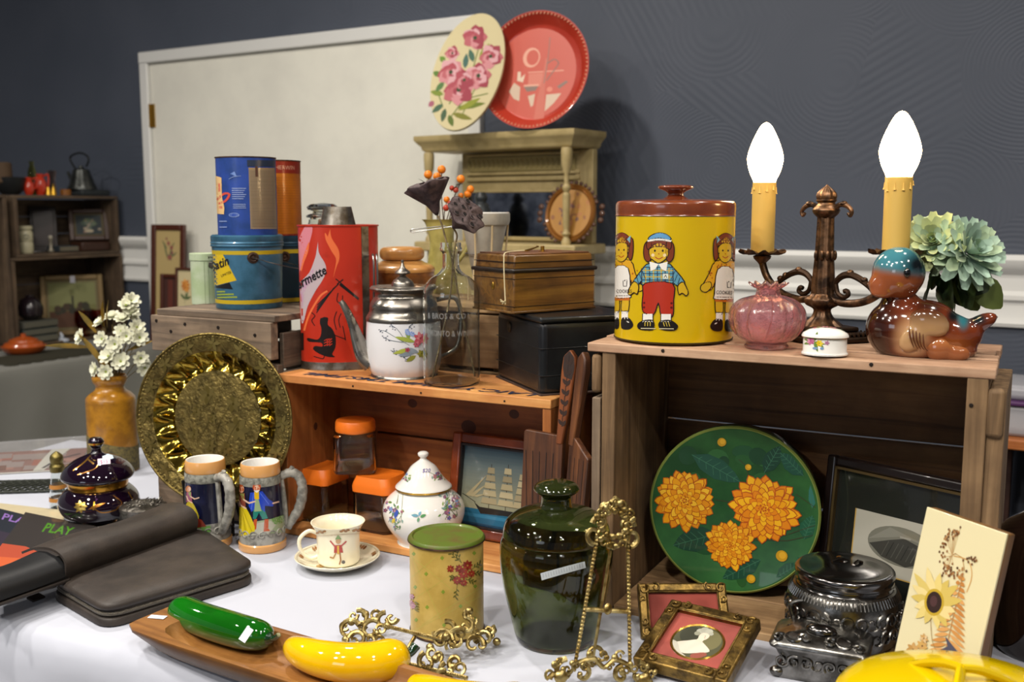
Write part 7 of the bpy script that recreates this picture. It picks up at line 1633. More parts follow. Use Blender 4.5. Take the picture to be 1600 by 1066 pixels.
a.poly([(525, 852), (536, 852), (538, 864), (524, 864)], 'a83c30'); a.line([(525, 853), (519, 845)], 2.2, 'b04a44'); a.line([(536, 853), (543, 847)], 2.2, 'b04a44'); a.poly([(529, 853), (532, 853), (532, 866), (529, 866)], 'd0a83c')
a.line([(527, 864), (523, 872), (518, 870)], 2, 'a88458'); a.line([(533, 864), (534, 876), (532, 882)], 2, '9a6c44'); a.ell(531, 846, 4, 4, 'c09a70'); a.poly([(526, 843), (536, 843), (531, 836)], '7c9a60'); a.ell(538, 879, 2.8, 2.8, '5a5a5c')
a.make('painted_figure', PRP, t, fn=fn, maxlen=4, off=.0005)
# ---------------------------------------------------------------- green lidded tin
pt_ = Pl(699, 1004, TZ + .001, 57); t = on('floral_tin', 'yellow floral tin with a worn green lid, in the front centre', 'tin', pt_); k = pt_.k; yb = ybase(pt_)
zt_ = zat(699, 862, pt_.loc.y - 58 * k).z - TZ; Rt = 57 * k
YT = mt('aged_yellow_tin', 'c9ac5c', .42, .1, coat=.15, var=('b29648', 14)); GL_ = mt('worn_green_lid', '506418', .5, .1, var=('5c4e24', 26, .46, .66), coat=.1)
G().lathe([(0, 0), (Rt - .001, 0), (Rt, .001), (Rt, zt_), (0, zt_)], 80).make('body', YT, t)
G().lathe([(Rt + .0004, 0), (Rt + .0014, .0006), (Rt + .0014, .0024), (Rt, .003)], 80).make('base_rim', DKST, t)
ztt = zat(699, 836, pt_.loc.y).z - TZ
G().lathe([(Rt, zt_ - .001), (Rt + .0025, zt_), (Rt + .0022, ztt - .003), (Rt - .0005, ztt), (Rt - .004, ztt), (Rt - .006, ztt - .0022), (0, ztt - .0022)], 80).make('lid', GL_, t)
G().lathe([(Rt + .0015, zt_ - .0012), (Rt + .0032, zt_), (Rt + .0028, zt_ + .002)], 80).make('lid_edge', DKST, t, recalc=False)
fn = pf(pt_, Rt); a = Art()
for q in (((645, 868), (757, 966)), ((645, 900), (692, 862)), ((645, 936), (757, 868)), ((645, 868), (692, 975)), ((660, 975), (757, 916)), ((645, 985), (757, 930))): a.line(q, .5, 'b0ac50')
for x, y in ((648, 864), (692, 872), (742, 865), (667, 896), (693, 925), (668, 948), (720, 948), (743, 917), (742, 968), (694, 977), (650, 916), (651, 967), (754, 890)): a.poly([(x, y - 3.6), (x + 3.2, y), (x, y + 3.6), (x - 3.2, y)], '7c9030')
for x, y, an, l in ((722, 880, -2.4, 22), (722, 880, -2.0, 20), (735, 895, .1, 16), (738, 890, -.6, 16), (715, 915, 1.7, 20), (728, 905, .4, 14), (715, 900, 2.8, 10)):
    for j in range(5): f_ = .3 + .16 * j; a.leaf(x + l * f_ * math.cos(an), y + l * f_ * math.sin(an), an + (.8 if j % 2 else -.8), 6, 2.2, '5c5c24')
    a.line([(x, y), (x + l * math.cos(an), y + l * math.sin(an))], .7, '5c5c24')
for x, y, r in ((705, 889, 6.5), (718, 889, 7), (731, 884, 9), (725, 897, 9), (737, 897, 6.5), (715, 907, 7.5), (725, 911, 6)): a.flower(x, y, r, ['8a2c1c', '9c3a28', '7a2418'], 8, cen='b08a3c')
for x, y, r in ((645, 930, 5), (647, 945, 5), (644, 940, 5)): a.flower(x, y, r, ['b07888', 'a06878'], 6, cen='806050')
for j in range(4): a.leaf(649, 938 + 4 * j, .5, 9, 2.4, '6c6a30')
a.make('printed_flowers', PR, t, fn=fn, maxlen=5)
# ---------------------------------------------------------------- big green glass jar
pj_ = Pl(868, 1021, TZ + .001, 60); t = on('green_glass_jar', 'large dark green glass jar with a knobbed lid and a paper tag', 'jar', pj_); k = pj_.k; yb = ybase(pj_)
GGL = glass('olive_green_glass', '96a070', bump=(6, .15, .01))
o_ = sm(pj_.pr([(55, yb), (62, yb - 4), (72, yb - 40), (84, yb - 90), (88.5, yb - 130), (87, yb - 152), (82, yb - 160)]), 5)
G().lathe(shell([(0, 0)] + o_, .0042, .007), 72).make('body', GGL, t, smooth=70)
L_ = sm(pj_.pr([(83, yb - 160.5), (84, yb - 164), (80, yb - 180), (66, yb - 193), (44, yb - 201), (26, yb - 205)]), 4)
G().lathe([(78 * k, L_[0][1])] + L_ + [(0, L_[-1][1]), (0, pj_.h(yb - 200)), (20 * k, pj_.h(yb - 199)), (42 * k, pj_.h(yb - 196)), (62 * k, pj_.h(yb - 188)), (76 * k, pj_.h(yb - 176)), (79 * k, pj_.h(yb - 164))], 72).make('lid', GGL, t, smooth=70)
K_ = sm(pj_.pr([(26, yb - 204), (24, yb - 210), (24, yb - 222), (28, yb - 226), (35, yb - 231), (35, yb - 236), (29, yb - 242), (16, yb - 246)]), 4)
G().lathe([(0, K_[0][1])] + K_ + [(0, pj_.h(yb - 247.5))], 56).make('lid_knob', mt('deep_olive_glass', '2c3414', .04, 0, trans=.45, coat=.6), t, smooth=70)
fn = pf(pj_, rp(o_)); a = Art(); a.poly([(844, 896), (912, 876), (914, 886), (846, 907)], 'b4bcc0')
for i in range(16): a.line([(848 + i * 4, 897 - i * 1.2), (849 + i * 4, 903 - i * 1.2)], .9, '8e969c')
a.make('paper_tag', INKP, t, fn=fn, maxlen=5, off=.0012)
# ---------------------------------------------------------------- ornate brass easels
ORN = mt('ornate_brass', 'b4a26c', .36, .95, var=('7a6434', 70), bump=(140, .4))
def scrollwork(parent, pts, r=.0022, name='scrollwork', n=6): return G().tube(cr(pts, n), r, 8).make(name, ORN, parent, smooth=70)
def curl(c, R_, a0, turns, sg=1, pl_=(Vector((1, 0, 0)), Vector((0, 0, 1))), n=14):
    return [Vector(c) + pl_[0] * (R_ * (1 - .75 * j / n) * math.cos(a0 + sg * turns * 2 * PI * j / n)) + pl_[1] * (R_ * (1 - .75 * j / n) * math.sin(a0 + sg * turns * 2 * PI * j / n)) for j in range(n + 1)]
def easel(name_label, loc, yaw, lean, Wb, Wt, Hh, roll=0):
    t = T('brass_easel', name_label, 'easel', loc, yaw, lean, roll)
    for sg in (-1, 1):
        p0, p1 = Vector((sg * Wb / 2, 0, .02)), Vector((sg * Wt / 2, 0, Hh * .78))
        G().tube([p0, p1], .0026, 8).make('side_rail', ORN, t)
        g = G(); n = 34
        for i in range(n): g.ball(p0.lerp(p1, (i + .5) / n) + Vector((0, -.0018, 0)), (.0028, .0024, .0022), 6, 4)
        g.make('rail_beading', ORN, t)['kind'] = 'stuff'
        # foot scrolls
        for c, R_, a0, tn, s2 in ((Vector((sg * (Wb / 2 + .012), 0, .018)), .016, PI / 2, .8, -sg), (Vector((sg * (Wb / 2 - .012), 0, .016)), .012, PI / 2, .8, sg), (Vector((sg * (Wb / 2 + .026), -.004, .008)), .009, PI, .7, sg)):
            G().tube(curl(c, R_, a0, tn, s2), [.0042 - .0001 * j for j in range(15)], 8).make('foot_scroll', ORN, t)
        G().ball((sg * (Wb / 2 + .02), -.006, .012), (.010, .006, .009), 10, 8).make('foot_leaf', ORN, t)
        for c, R_, a0, tn, s2 in ((Vector((sg * (Wt / 2 + .004), 0, Hh * .80)), .013, -PI / 2, .8, sg), (Vector((sg * Wt * .42, 0, Hh * .86)), .012, 0 if sg > 0 else PI, .8, sg), (Vector((sg * Wt * .28, 0, Hh * .93)), .010, PI / 2, .8, -sg)):
            G().tube(curl(c, R_, a0, tn, s2), [.0040 - .0001 * j for j in range(15)], 8).make('crest_scroll', ORN, t)
    G().tube([(-Wb * .40, 0, Hh * .40), (Wb * .40, 0, Hh * .40)], .0034, 8).make('cross_bar', ORN, t)
    G().ball((0, -.003, Hh * .41), (.006, .004, .008), 10, 8).make('bar_ornament', ORN, t)
    G().tube(cr([(-Wb / 2, 0, .028), (-Wb * .2, -.004, .036), (0, -.005, .026), (Wb * .2, -.004, .036), (Wb / 2, 0, .028)], 5), .0035, 8).make('lower_swag', ORN, t)
    G().tube(cr([(-Wt / 2, 0, Hh * .78), (-Wt * .35, 0, Hh * .9), (0, 0, Hh * .95), (Wt * .35, 0, Hh * .9), (Wt / 2, 0, Hh * .78), (0, 0, Hh * .80), (-Wt / 2, 0, Hh * .78)], 5), .0032, 8).make('crest_frame', ORN, t)
    G().ball((0, 0, Hh * .98), (.006, .004, .010), 10, 8).make('crest_finial', ORN, t)
    for i in range(12):
        an = i * .52; G().ball((Wt * .42 * math.cos(an), -.002, Hh * .865 + Hh * .07 * math.sin(an)), (.0048, .0035, .0048), 8, 6).make('crest_leaf', ORN, t)
    G().tube([(0, .004, Hh * .72), (.01, Hh * .26, .012)], .0024, 8).make('back_strut', ORN, t)
    rs_ = random.Random(5)
    for zone, n_ in ((0, 26), (1, 24)):
        for i in range(n_):
            if zone == 0: x = (i / (n_ - 1) - .5) * (Wb + .07); z = .014 + .016 * abs(math.sin(i * .9)) + .012 * (abs(x) < Wb * .3)
            else: an = 2 * PI * i / n_; x = Wt * (.50 + .10 * math.sin(5 * an)) * math.cos(an); z = Hh * (.865 + .12 * math.sin(an))
            if i % 2: G().ball((x, -.004, z), (rs_.uniform(.0035, .006), .0035, rs_.uniform(.0035, .006)), 8, 6, rot=(0, rs_.uniform(0, 3), 0)).make('leaf_boss', ORN, t)
            else: G().tube(curl((x, -.004, z), rs_.uniform(.0055, .008), rs_.uniform(0, 6), 1.1, rs_.choice((-1, 1))), [.0022 - .00006 * j for j in range(15)], 6).make('leaf_scroll', ORN, t)
    for c, R_ in ((Vector((.01, Hh * .24, .03)), .014), (Vector((.0, Hh * .25, .012)), .010)):
        G().tube(curl(c, R_, 0, .9, 1), [.0034 - .0001 * j for j in range(15)], 8).make('strut_scroll', ORN, t)
    return t
e1_, e2_ = at(893, 1078), at(985, 1072); ec = (e1_ + e2_) / 2; Wb = (e2_ - e1_).length
he = zat(962, 790, ec.y + .035).z - TZ
easel('tall ornate brass easel standing before the green glass jar', (ec.x, ec.y, TZ + .002), math.atan2(e2_.y - e1_.y, e2_.x - e1_.x) + .12, -rad(13), Wb, Wb * .56, he / math.cos(rad(13)) / .995, roll=rad(9))
# second easel lying on its face, folded
a0, a1 = at(558, 1000), at(748, 1010); mid = (a0 + a1) / 2
t = T('brass_easel', 'ornate brass easel lying down between the yellow squash and the floral tin', 'easel', (mid.x, mid.y, TZ + .003), math.atan2(a1.y - a0.y, a1.x - a0.x))
Ls = (a1 - a0).length
def lpnt(px, py, z): 
    v = at(px, py, TZ + z) - Vector(t.location); return Matrix.Rotation(-t.rotation_euler[2], 3, 'Z') @ v
for (p, q_2) in (((597, 977, .03), (690, 1000, .035)), ((640, 1038, .012), (730, 1060, .012)), ((650, 992, .03), (632, 1022, .006))): G().tube([lpnt(*p), lpnt(*q_2)], .003, 8).make('side_rail', ORN, t)
X1, X2 = Vector((1, 0, 0)), Vector((0, .5, .87))
for c, R_, a0_, tn, s2 in (((545, 985, .02), .017, .5, .9, 1), ((562, 968, .03), .014, 2, .9, -1), ((580, 985, .02), .016, 1, .9, 1), ((560, 1000, .012), .014, 3, .8, -1), ((600, 970, .032), .012, 1.5, .9, 1), ((578, 1000, .01), .010, 4, .9, 1), ((612, 966, .034), .009, 0, .8, -1),
        ((690, 1000, .034), .016, 0, 1.0, 1), ((700, 985, .04), .013, 2, .9, -1), ((715, 1000, .035), .017, 1, .9, 1), ((728, 978, .05), .012, 1.5, .9, -1), ((732, 962, .06), .008, 1, .9, 1), ((740, 1008, .02), .015, 0, .9, 1), ((758, 998, .02), .012, 3, .9, -1), ((768, 992, .02), .008, 1, .9, 1), ((668, 1035, .02), .014, 2, .9, 1), ((676, 1020, .025), .012, 0, .9, -1), ((700, 1050, .012), .013, 2, .9, 1), ((712, 1035, .02), .010, 4, .9, -1), ((690, 1058, .01), .009, 1, .9, 1)):
    G().tube(curl(lpnt(*c), R_, a0_, tn, s2, (X1, X2)), [.0042 - .00012 * j for j in range(15)], 8).make('scroll', ORN, t)
rs_ = random.Random(8)
for c in ((538, 978, .025), (552, 962, .032), (566, 976, .025), (586, 962, .034), (596, 984, .026), (552, 1002, .01), (592, 1002, .008), (686, 990, .035), (706, 1008, .028), (722, 990, .04), (738, 970, .055), (752, 1008, .016), (764, 984, .028), (660, 1040, .012), (684, 1026, .022), (696, 1062, .006), (718, 1044, .014), (704, 992, .04), (745, 988, .03)):
    G().tube(curl(lpnt(*c), rs_.uniform(.007, .010), rs_.uniform(0, 6), 1.1, rs_.choice((-1, 1)), (X1, X2)), [.0028 - .00008 * j for j in range(15)], 6).make('leaf_scroll', ORN, t)
for c in ((549, 972, .03), (571, 960, .036), (590, 990, .015), (606, 978, .03), (540, 1000, .01), (572, 1008, .006), (697, 995, .04), (718, 985, .045), (733, 955, .066), (770, 985, .025), (776, 1003, .01), (745, 1000, .02), (680, 1030, .02), (664, 1046, .008), (708, 1042, .014), (672, 1012, .028)): G().ball(lpnt(*c), (.0062, .0055, .006), 10, 8).make('scroll_bud', ORN, t)
g = G()
for q1_, q2_, n in ((lpnt(597, 977, .033), lpnt(690, 1000, .038), 30), (lpnt(640, 1038, .015), lpnt(730, 1060, .015), 26)):
    for i in range(n): g.ball(q1_.lerp(q2_, (i + .5) / n), (.0026, .0024, .0024), 6, 4)
g.make('rail_beading', ORN, t)['kind'] = 'stuff'
# ---------------------------------------------------------------- wooden trough with glass squashes
TR = wood('oiled_trough_wood', '6e4420', '94642f', 'a87840', axis=0, rough=.45, f=.8, bump=.25, coat=.15)
zt0 = .040
ta, tb_ = at(238, 960, TZ + zt0), at(700, 1100, TZ + zt0); d_ = tb_ - ta; Lt = d_.length + .10; yw = math.atan2(d_.y, d_.x); c = (ta + tb_) / 2 + d_.normalized() * .05
ta2, tb2 = at(190, 972, TZ + zt0), at(255, 946, TZ + zt0)
Wt_ = .118
t = T('wooden_trough', 'long shallow wooden trough holding the glass squashes', 'trough', (c.x, c.y, TZ + .001), yw)
def stad(L0, W0_, e): 
    P_ = []; 
    for i in range(40):
        an = 2 * PI * i / 40; x, y = math.cos(an), math.sin(an); q = (abs(x) ** e + abs(y) ** e) ** (-1 / e); P_.append((x * q * L0 / 2, y * q * W0_ / 2))
    return P_
loft([(stad(Lt * .84, Wt_ * .55, 6), 0), (stad(Lt * .90, Wt_ * .75, 7), .012), (stad(Lt, Wt_, 9), zt0 - .004), (stad(Lt, Wt_, 9), zt0), (stad(Lt * .985, Wt_ * .93, 9), zt0), (stad(Lt * .83, Wt_ * .86, 4), zt0 - .001), (stad(Lt * .80, Wt_ * .78, 4), .022), (stad(Lt * .72, Wt_ * .55, 4), .012)]).make('hollowed_board', TR, t, smooth=50, bev=0)
trM = Matrix.Translation((c.x, c.y, TZ + .001)) @ Matrix.Rotation(yw, 4, 'Z'); tri = trM.inverted()
lv = tri @ at(246, 966, TZ + zt0); a = Art(); a.rect(-.013, -.006, .013, .006, 'dcdcec')
for i in range(3): a.rect(-.010, -.004 + i * .003, .009, -.003 + i * .003, '8890c0')
a.make('price_sticker', INKP, t, loc=(lv.x, lv.y, zt0), rot=(0, 0, .35), fn=lambda u, v, d: (u, v, d + .0006))
def squash(nm, lab, pts, rs, zc, mat, stemm, stem_r, sticker_=False):
    P_ = [at(x, y, zc) for x, y in pts]; c = sum(P_, Vector()) / len(P_); t = T(nm, lab, 'glass squash', c)
    Q = cr([p - c for p in P_], 5); R_ = [q[0] for q in cr([(r, 0) for r in rs], 5)]
    # closed rounded ends
    G().tube(Q, [max(r, .0004) for r in R_], 28).make('squash_body', mat, t, smooth=80)
    e = Vector(Q[-1]); d = (Vector(Q[-1]) - Vector(Q[-3])).normalized()
    G().tube([e - d * .007, e - d * .001, e + d * .005], [stem_r * 2.25, stem_r * 2.1, stem_r * .9], 16).make('stem_collar', stemm, t, smooth=70)
    G().tube(cr([e, e + d * .010 + Vector((0, 0, .003)), e + d * .018 + Vector((0, 0, .010))], 4), [stem_r, stem_r * .9, stem_r * .85, stem_r * .8, stem_r * .8, stem_r * .8, stem_r * .8, stem_r * .85, stem_r * .8], 12).make('stem', stemm, t)
    return t, c
GZL = mt('green_blown_glass', '0d6a0c', .04, 0, coat=1, trans=.15, var=('0a5408', 8)); YZL = mt('yellow_blown_glass', 'e2b606', .05, 0, coat=1, var=('d8a804', 8)); GST = mt('dark_green_glass', '0c2c14', .06, coat=1)
rz = .0242
t, c = squash('glass_zucchini', 'green glass zucchini with a white sticker at the left end of the trough', [(271, 951), (278, 953), (290, 957), (310, 966), (345, 978), (380, 988), (405, 993), (416, 996), (422, 998)], [.010, .0195, .0235, rz, rz + .0005, rz, .0215, .016, .008], TZ + .012 + rz + .003, GZL, GST, .0045)
sv = at(387, 983, TZ + .05) - c
G().box((0, 0, 0), (.0115, .020, .0006), rot=(0, 0, 0)).make('price_sticker', PAPER, t, loc=at(388, 985, TZ + .012 + 2 * rz + .0025) - c + Vector((0, -.012, -.001)), rot=(rad(50), rad(18), rad(-28)))
squash('glass_squash', 'yellow glass squash lying mid trough', [(451, 1006), (456, 1010), (470, 1019), (500, 1029), (540, 1036), (580, 1036), (612, 1030), (626, 1026), (633, 1024)], [.004, .014, .0205, .0245, .0265, .0275, .0275, .0225, .0155], TZ + .012 + .0265, YZL, GST, .0082)
squash('glass_squash', 'second yellow glass squash cut off by the bottom edge', [(640, 1066), (648, 1070), (665, 1080), (700, 1092), (740, 1100), (780, 1104), (810, 1102), (825, 1100), (835, 1098)], [.004, .014, .0205, .0245, .0265, .0275, .0275, .021, .010], TZ + .012 + .0265, YZL, GST, .005)

# ---------------------------------------------------------------- gilt photo frames
GFR = mt('antique_gilt', '846a36', .40, .85, var=('4c3c20', 60), bump=(110, .5)); GFD = mt('gilt_side', '6e5a2a', .4, .8, var=('4a3a1c', 20)); RSV = mt('rose_velvet', '9a4438', .85, sheen=.3, var=('8a3c32', 12))
def gframe(lab, corners, zs, portrait=False, dep=.020, fw_=.018):
    """four picture corners with their heights give the leaning rectangle"""
    P_ = [at(x, y, z) for (x, y), z in zip(corners, zs)]; c = sum(P_, Vector()) / 4
    ex = ((P_[1] - P_[0]) + (P_[2] - P_[3])) / 2; W = ex.length; ex.normalize(); ey = ((P_[0] - P_[3]) + (P_[1] - P_[2])) / 2; Hh = (ey - ex * ey.dot(ex)).length; ey = (ey - ex * ey.dot(ex)).normalized(); n = ex.cross(ey)
    M_ = Matrix((ex, ey, n)).transposed().to_4x4(); M_.translation = c
    t = T('gilt_frame', lab, 'picture frame', c); t.rotation_euler = M_.to_euler()
    for nm, cc, dd in (('frame_side', (-W / 2 + fw_ / 2, 0, -dep / 2), (fw_, Hh, dep)), ('frame_side', (W / 2 - fw_ / 2, 0, -dep / 2), (fw_, Hh, dep)), ('frame_side', (0, Hh / 2 - fw_ / 2, -dep / 2), (W - 2 * fw_ + .002, fw_, dep)), ('frame_side', (0, -Hh / 2 + fw_ / 2, -dep / 2), (W - 2 * fw_ + .002, fw_, dep))):
        G().box(cc, dd).make(nm, GFR, t, bev=.003, seg=2)
    for sx in (-1, 1):
        for s_y in (-1, 1):
            C = Vector((sx * (W / 2 - fw_ * .5), s_y * (Hh / 2 - fw_ * .5), .001)); pl2 = (Vector((1, 0, 0)), Vector((0, 1, 0)))
            for o_, R_, a0_ in ((Vector((-sx * .002, -s_y * .002, 0)), .008, .8), (Vector((-sx * .020, 0, 0)), .007, 2.0), (Vector((0, -s_y * .018, 0)), .006, 4.0)):
                G().tube(curl(C + o_, R_, a0_, 1.0, sx * s_y, pl2), [.0020 - .00005 * j for j in range(15)], 6).make('corner_scroll', GFR, t)
    for (q1_, q2_) in (((-W / 2 + fw_, Hh / 2 - fw_), (W / 2 - fw_, Hh / 2 - fw_)), ((-W / 2 + fw_, -Hh / 2 + fw_), (W / 2 - fw_, -Hh / 2 + fw_)), ((-W / 2 + fw_, -Hh / 2 + fw_), (-W / 2 + fw_, Hh / 2 - fw_)), ((W / 2 - fw_, -Hh / 2 + fw_), (W / 2 - fw_, Hh / 2 - fw_))):
        G().tube([(*q1_, -.001), (*q2_, -.001)], .0016, 6).make('inner_bead', GFR, t)
    G().box((0, 0, -dep * .45), (W - 2 * fw_ + .002, Hh - 2 * fw_ + .002, .003)).make('velvet_mat', RSV, t)
    if portrait:
        Rx_, Ry_ = W * .27, Hh * .26; zz = -dep * .45 + .0016
        G().lathe([(.94, zz), (1.0, zz + .0018), (1.05, zz)], 48, M=Matrix.Diagonal(Vector((Rx_, Ry_, 1, 1)))).make('oval_bezel', mt('bright_gilt', 'b08a3c', .25, .9), t, recalc=False)
        a = Art(); a.ell(0, 0, Rx_, Ry_, '4a4a34', n=40); a.ell(Rx_ * .3, Ry_ * .2, Rx_ * .55, Ry_ * .6, '6a6644', n=24); a.ell(-Rx_ * .4, Ry_ * .3, Rx_ * .4, Ry_ * .5, '36382a', n=24)
        q = lambda x, y: (x * Rx_, y * Ry_)
        a.poly(cr([q(-.8, -.35), q(-.35, -.05), q(0, .12), q(.3, -.05), q(.62, -.38), q(.2, -.62), q(-.25, -.8), q(-.65, -.7)], 4, True), 'cfc8b8'); a.poly(cr([q(-.95, -.25), q(-.7, -.3), q(-.4, -.75), q(-.1, -.95), q(-.5, -.92), q(-.85, -.6)], 4, True), 'b8b6a8')
        a.poly([q(-.1, 0), q(.16, 0), q(.22, .3), q(-.02, .32)], 'd4c8b4'); a.ell(*q(.12, .38), Rx_ * .19, Ry_ * .26, 'd8ccb8', rot=-.3)
        for x, y, r in ((-.12, .62, .15), (.02, .74, .17), (.2, .72, .15), (.32, .6, .1), (-.18, .45, .12)): a.ell(*q(x, y), Rx_ * r, Ry_ * r, random.choice(['a8a898', '989884', 'b0b0a0']))
        a.poly(cr([q(.05, -.75), q(.45, -.5), q(.6, -.62), q(.35, -.9), q(.1, -.95)], 3, True), '8a4a3c'); a.ell(*q(.16, .4), Rx_ * .02, Ry_ * .02, '4a3a30'); a.ell(*q(.18, .3), Rx_ * .03, Ry_ * .015, 'a85c4c')
        a.make('portrait_miniature', printmat('portrait_print', .4), t, fn=lambda u, v, d: (u, v, zz + d))
    return t
gframe('gilt frame with empty rose velvet, standing behind the portrait frame', [(1002, 912), (1137, 909), (1141, 998), (996, 996)], [TZ + .072, TZ + .072, TZ + .006, TZ + .006], dep=.014, fw_=.014)
gframe('gilt frame with an oval portrait on rose velvet, leaning in front', [(1056, 936), (1193, 968), (1130, 1064), (980, 1026)], [TZ + .066, TZ + .066, TZ + .024, TZ + .024], True)
# ---------------------------------------------------------------- silver pieces
SLD = mt('tarnished_silver', '8a8884', .26, .98, var=('4a4844', 26, .4, .6), bump=(60, .35)); SLP = mt('polished_tarnish', '7e7c7a', .16, .98, var=('3a3836', 8), bump=(14, .1))
ps_ = Pl(1314, 1023, TZ + .016, 80); t = on('silver_jar', 'round embossed silver jar with a plain domed lid', 'jar', ps_); k = ps_.k; yb = ybase(ps_)
def yc(y, r): return y  
o_ = sm(ps_.pr([(74, yb), (82, yb - 8), (86, yb - 40), (85, yb - 62), (80, yb - 76), (74, yb - 82)]), 4); G().lathe([(0, 0)] + o_ + [(0, o_[-1][1])], 80).make('body', SLD, t)
G().lathe([(0, o_[-1][1])] + sm(ps_.pr([(72, yb - 82), (70, yb - 86), (74, yb - 89), (73, yb - 93), (75, yb - 98), (75, yb - 104), (70, yb - 108), (56, yb - 107), (30, yb - 110)]), 3) + [(0, ps_.h(yb - 111))], 80).make('lid', SLP, t)
g = G()
for i in range(90): an = 2 * PI * i / 90; g.tube([Vector((77 * k * math.cos(an), 77 * k * math.sin(an), ps_.h(yb - 80))), Vector((83.5 * k * math.cos(an), 83.5 * k * math.sin(an), ps_.h(yb - 69)))], .0012, 5)
g.make('gadrooned_edge', SLD, t)['kind'] = 'stuff'
for ring, yy in enumerate((50, 26)):
    for i in range(16):
        an = -PI + i * PI / 15 + ring * .1; R_ = rp(o_)(ps_.h(yb - yy)) + .0005; c_ = Vector((R_ * math.cos(an), R_ * math.sin(an), ps_.h(yb - yy))); tn = Vector((-math.sin(an), math.cos(an), 0))
        G().tube(curl(c_, .012, i * 1.3, 1.1, 1 if i % 2 else -1, (tn, Vector((0, 0, 1)))), [.0022 - .00008 * j for j in range(15)], 6).make('embossed_scroll', SLD, t)
for x, y, an in ((-.018, .006, .5), (.0, .010, 2), (.012, .0, 1.1)): G().tube(cr([(x, y, ps_.h(yb - 111)), (x + .012 * math.cos(an), y + .012 * math.sin(an), ps_.h(yb - 111) + .003), (x + .026 * math.cos(an), y + .02 * math.sin(an), ps_.h(yb - 111) - .0005)], 4), .0024, 6).make('lid_relief', SLP, t)
# casket
k1 = at(1212, 1100); k2 = at(1372, 1108); cw_ = .118; cc = at(1298, 1075) + Vector((0, .045, 0))
t = T('silver_casket', 'small embossed silver jewel casket before the round silver jar', 'casket', (cc.x, cc.y, TZ + .001), -rad(24))
zc_ = zat(1290, 1010, cc.y - .02).z - TZ
def ro(w_, d__, r=.012): 
    P_ = rsq(.5, .12); return [(x * w_, y * d__) for x, y in P_]
loft([(ro(cw_ * .98, .078), 0), (ro(cw_ * 1.0, .080), .006), (ro(cw_ * .86, .068), .022), (ro(cw_ * .90, .072), zc_ * .6), (ro(cw_ * 1.02, .084), zc_ - .004)]).make('body', SLD, t, smooth=50)
loft([(ro(cw_ * 1.10, .092), zc_ - .004), (ro(cw_ * 1.12, .094), zc_), (ro(cw_ * 1.04, .086), zc_ + .005), (ro(cw_ * .80, .066), zc_ + .012), (ro(cw_ * .5, .042), zc_ + .016), (ro(cw_ * .2, .016), zc_ + .018)]).make('lid', SLD, t, smooth=60)
G().ball((0, -.012, zc_ + .017), (.021, .014, .010), 20, 14).make('lid_cameo', SLP, t)
for i, (x, y, R_, a0_) in enumerate([(-.034, -.03, .013, 0), (.034, -.03, .014, 2), (-.04, .0, .012, 1), (.04, .002, .012, 4), (-.018, -.036, .008, 3), (.016, -.037, .008, 1), (-.02, .018, .012, 2), (.018, .018, .012, 5), (0, .012, .014, 0), (-.052, -.036, .008, 1), (.052, -.036, .008, 3)]):
    G().tube(curl((x, y, zc_ + .009 + .006 * (1 - abs(x) / .05)), R_, a0_, 1.2, 1 if i % 2 else -1, (Vector((1, 0, 0)), Vector((0, 1, .25)))), [.0030 - .0001 * j for j in range(15)], 8).make('lid_scroll', SLD, t)
for i in range(7):
    x = -.048 + i * .016; G().tube(curl((x, -.037, zc_ * .5), .010, i, 1.1, 1 if i % 2 else -1), [.0024 - .00008 * j for j in range(15)], 6).make('side_scroll', SLD, t)
G().tube(cr([(-.045, .042, zc_ + .006), (-.05, .045, zc_ + .026), (-.03, .046, zc_ + .034), (-.018, .044, zc_ + .022), (-.02, .04, zc_ + .010)], 5), .0034, 8).make('lid_crest', SLD, t)
for i in range(4):
    sx, sy_ = (-1 if i % 2 else 1), (-1 if i < 2 else 1); G().ball((sx * cw_ * .46, sy_ * .036, .007), (.010, .008, .007), 10, 8).make('foot', SLD, t)
# ---------------------------------------------------------------- pressed flower plaque
IVO = mt('ivory_resin', 'd8cfa8', .16, coat=.6); PLS = wood('plaque_edge', '5c3c1c', '7c5628', '8e6a34', axis=2, rough=.5)
bl, br = at(1381, 1100, TZ + .001), at(1500, 1158, TZ + .001); ex = (br - bl); Wp = ex.length; yw = math.atan2(ex.y, ex.x)
tlz = zat(1434, 784, bl.y + .05); Hp = math.hypot(tlz.z - TZ, .05); ln = -math.atan2(.05, tlz.z - TZ)
t = T('flower_plaque', 'tall cream plaque with pressed fern and daisy leaning by the crate', 'plaque', ((bl.x + br.x) / 2, (bl.y + br.y) / 2, TZ + .001), yw, ln, rad(3.0))
G().box((0, .009, Hp / 2), (Wp, .016, Hp)).make('wooden_back', PLS, t, bev=.002); G().box((0, .0, Hp / 2), (Wp, .004, Hp)).make('resin_face', IVO, t, bev=.001)
a = Art(); sx = Wp / 118; sz = Hp / 318
def q_(px, py, w0=None):   # plaque drawn in its own picture rows: top row 790 .. bottom 1050
    f_ = (py - 790) / 260; xl = 1434 - 42 * f_; return ((px - xl) * sx - Wp / 2, Hp - (py - 790 - (px - xl) * .33) * sz)
BRN = ['8a5c30', '6c4424', 'a87c4c', '5a3a22']
a.line([q_(*p) for p in ((1492, 888), (1488, 868), (1478, 862), (1470, 868))], .0010, 'b08a54'); a.line([q_(*p) for p in ((1496, 920), (1502, 895), (1496, 872), (1476, 866))], .0012, 'c89a58', 4)
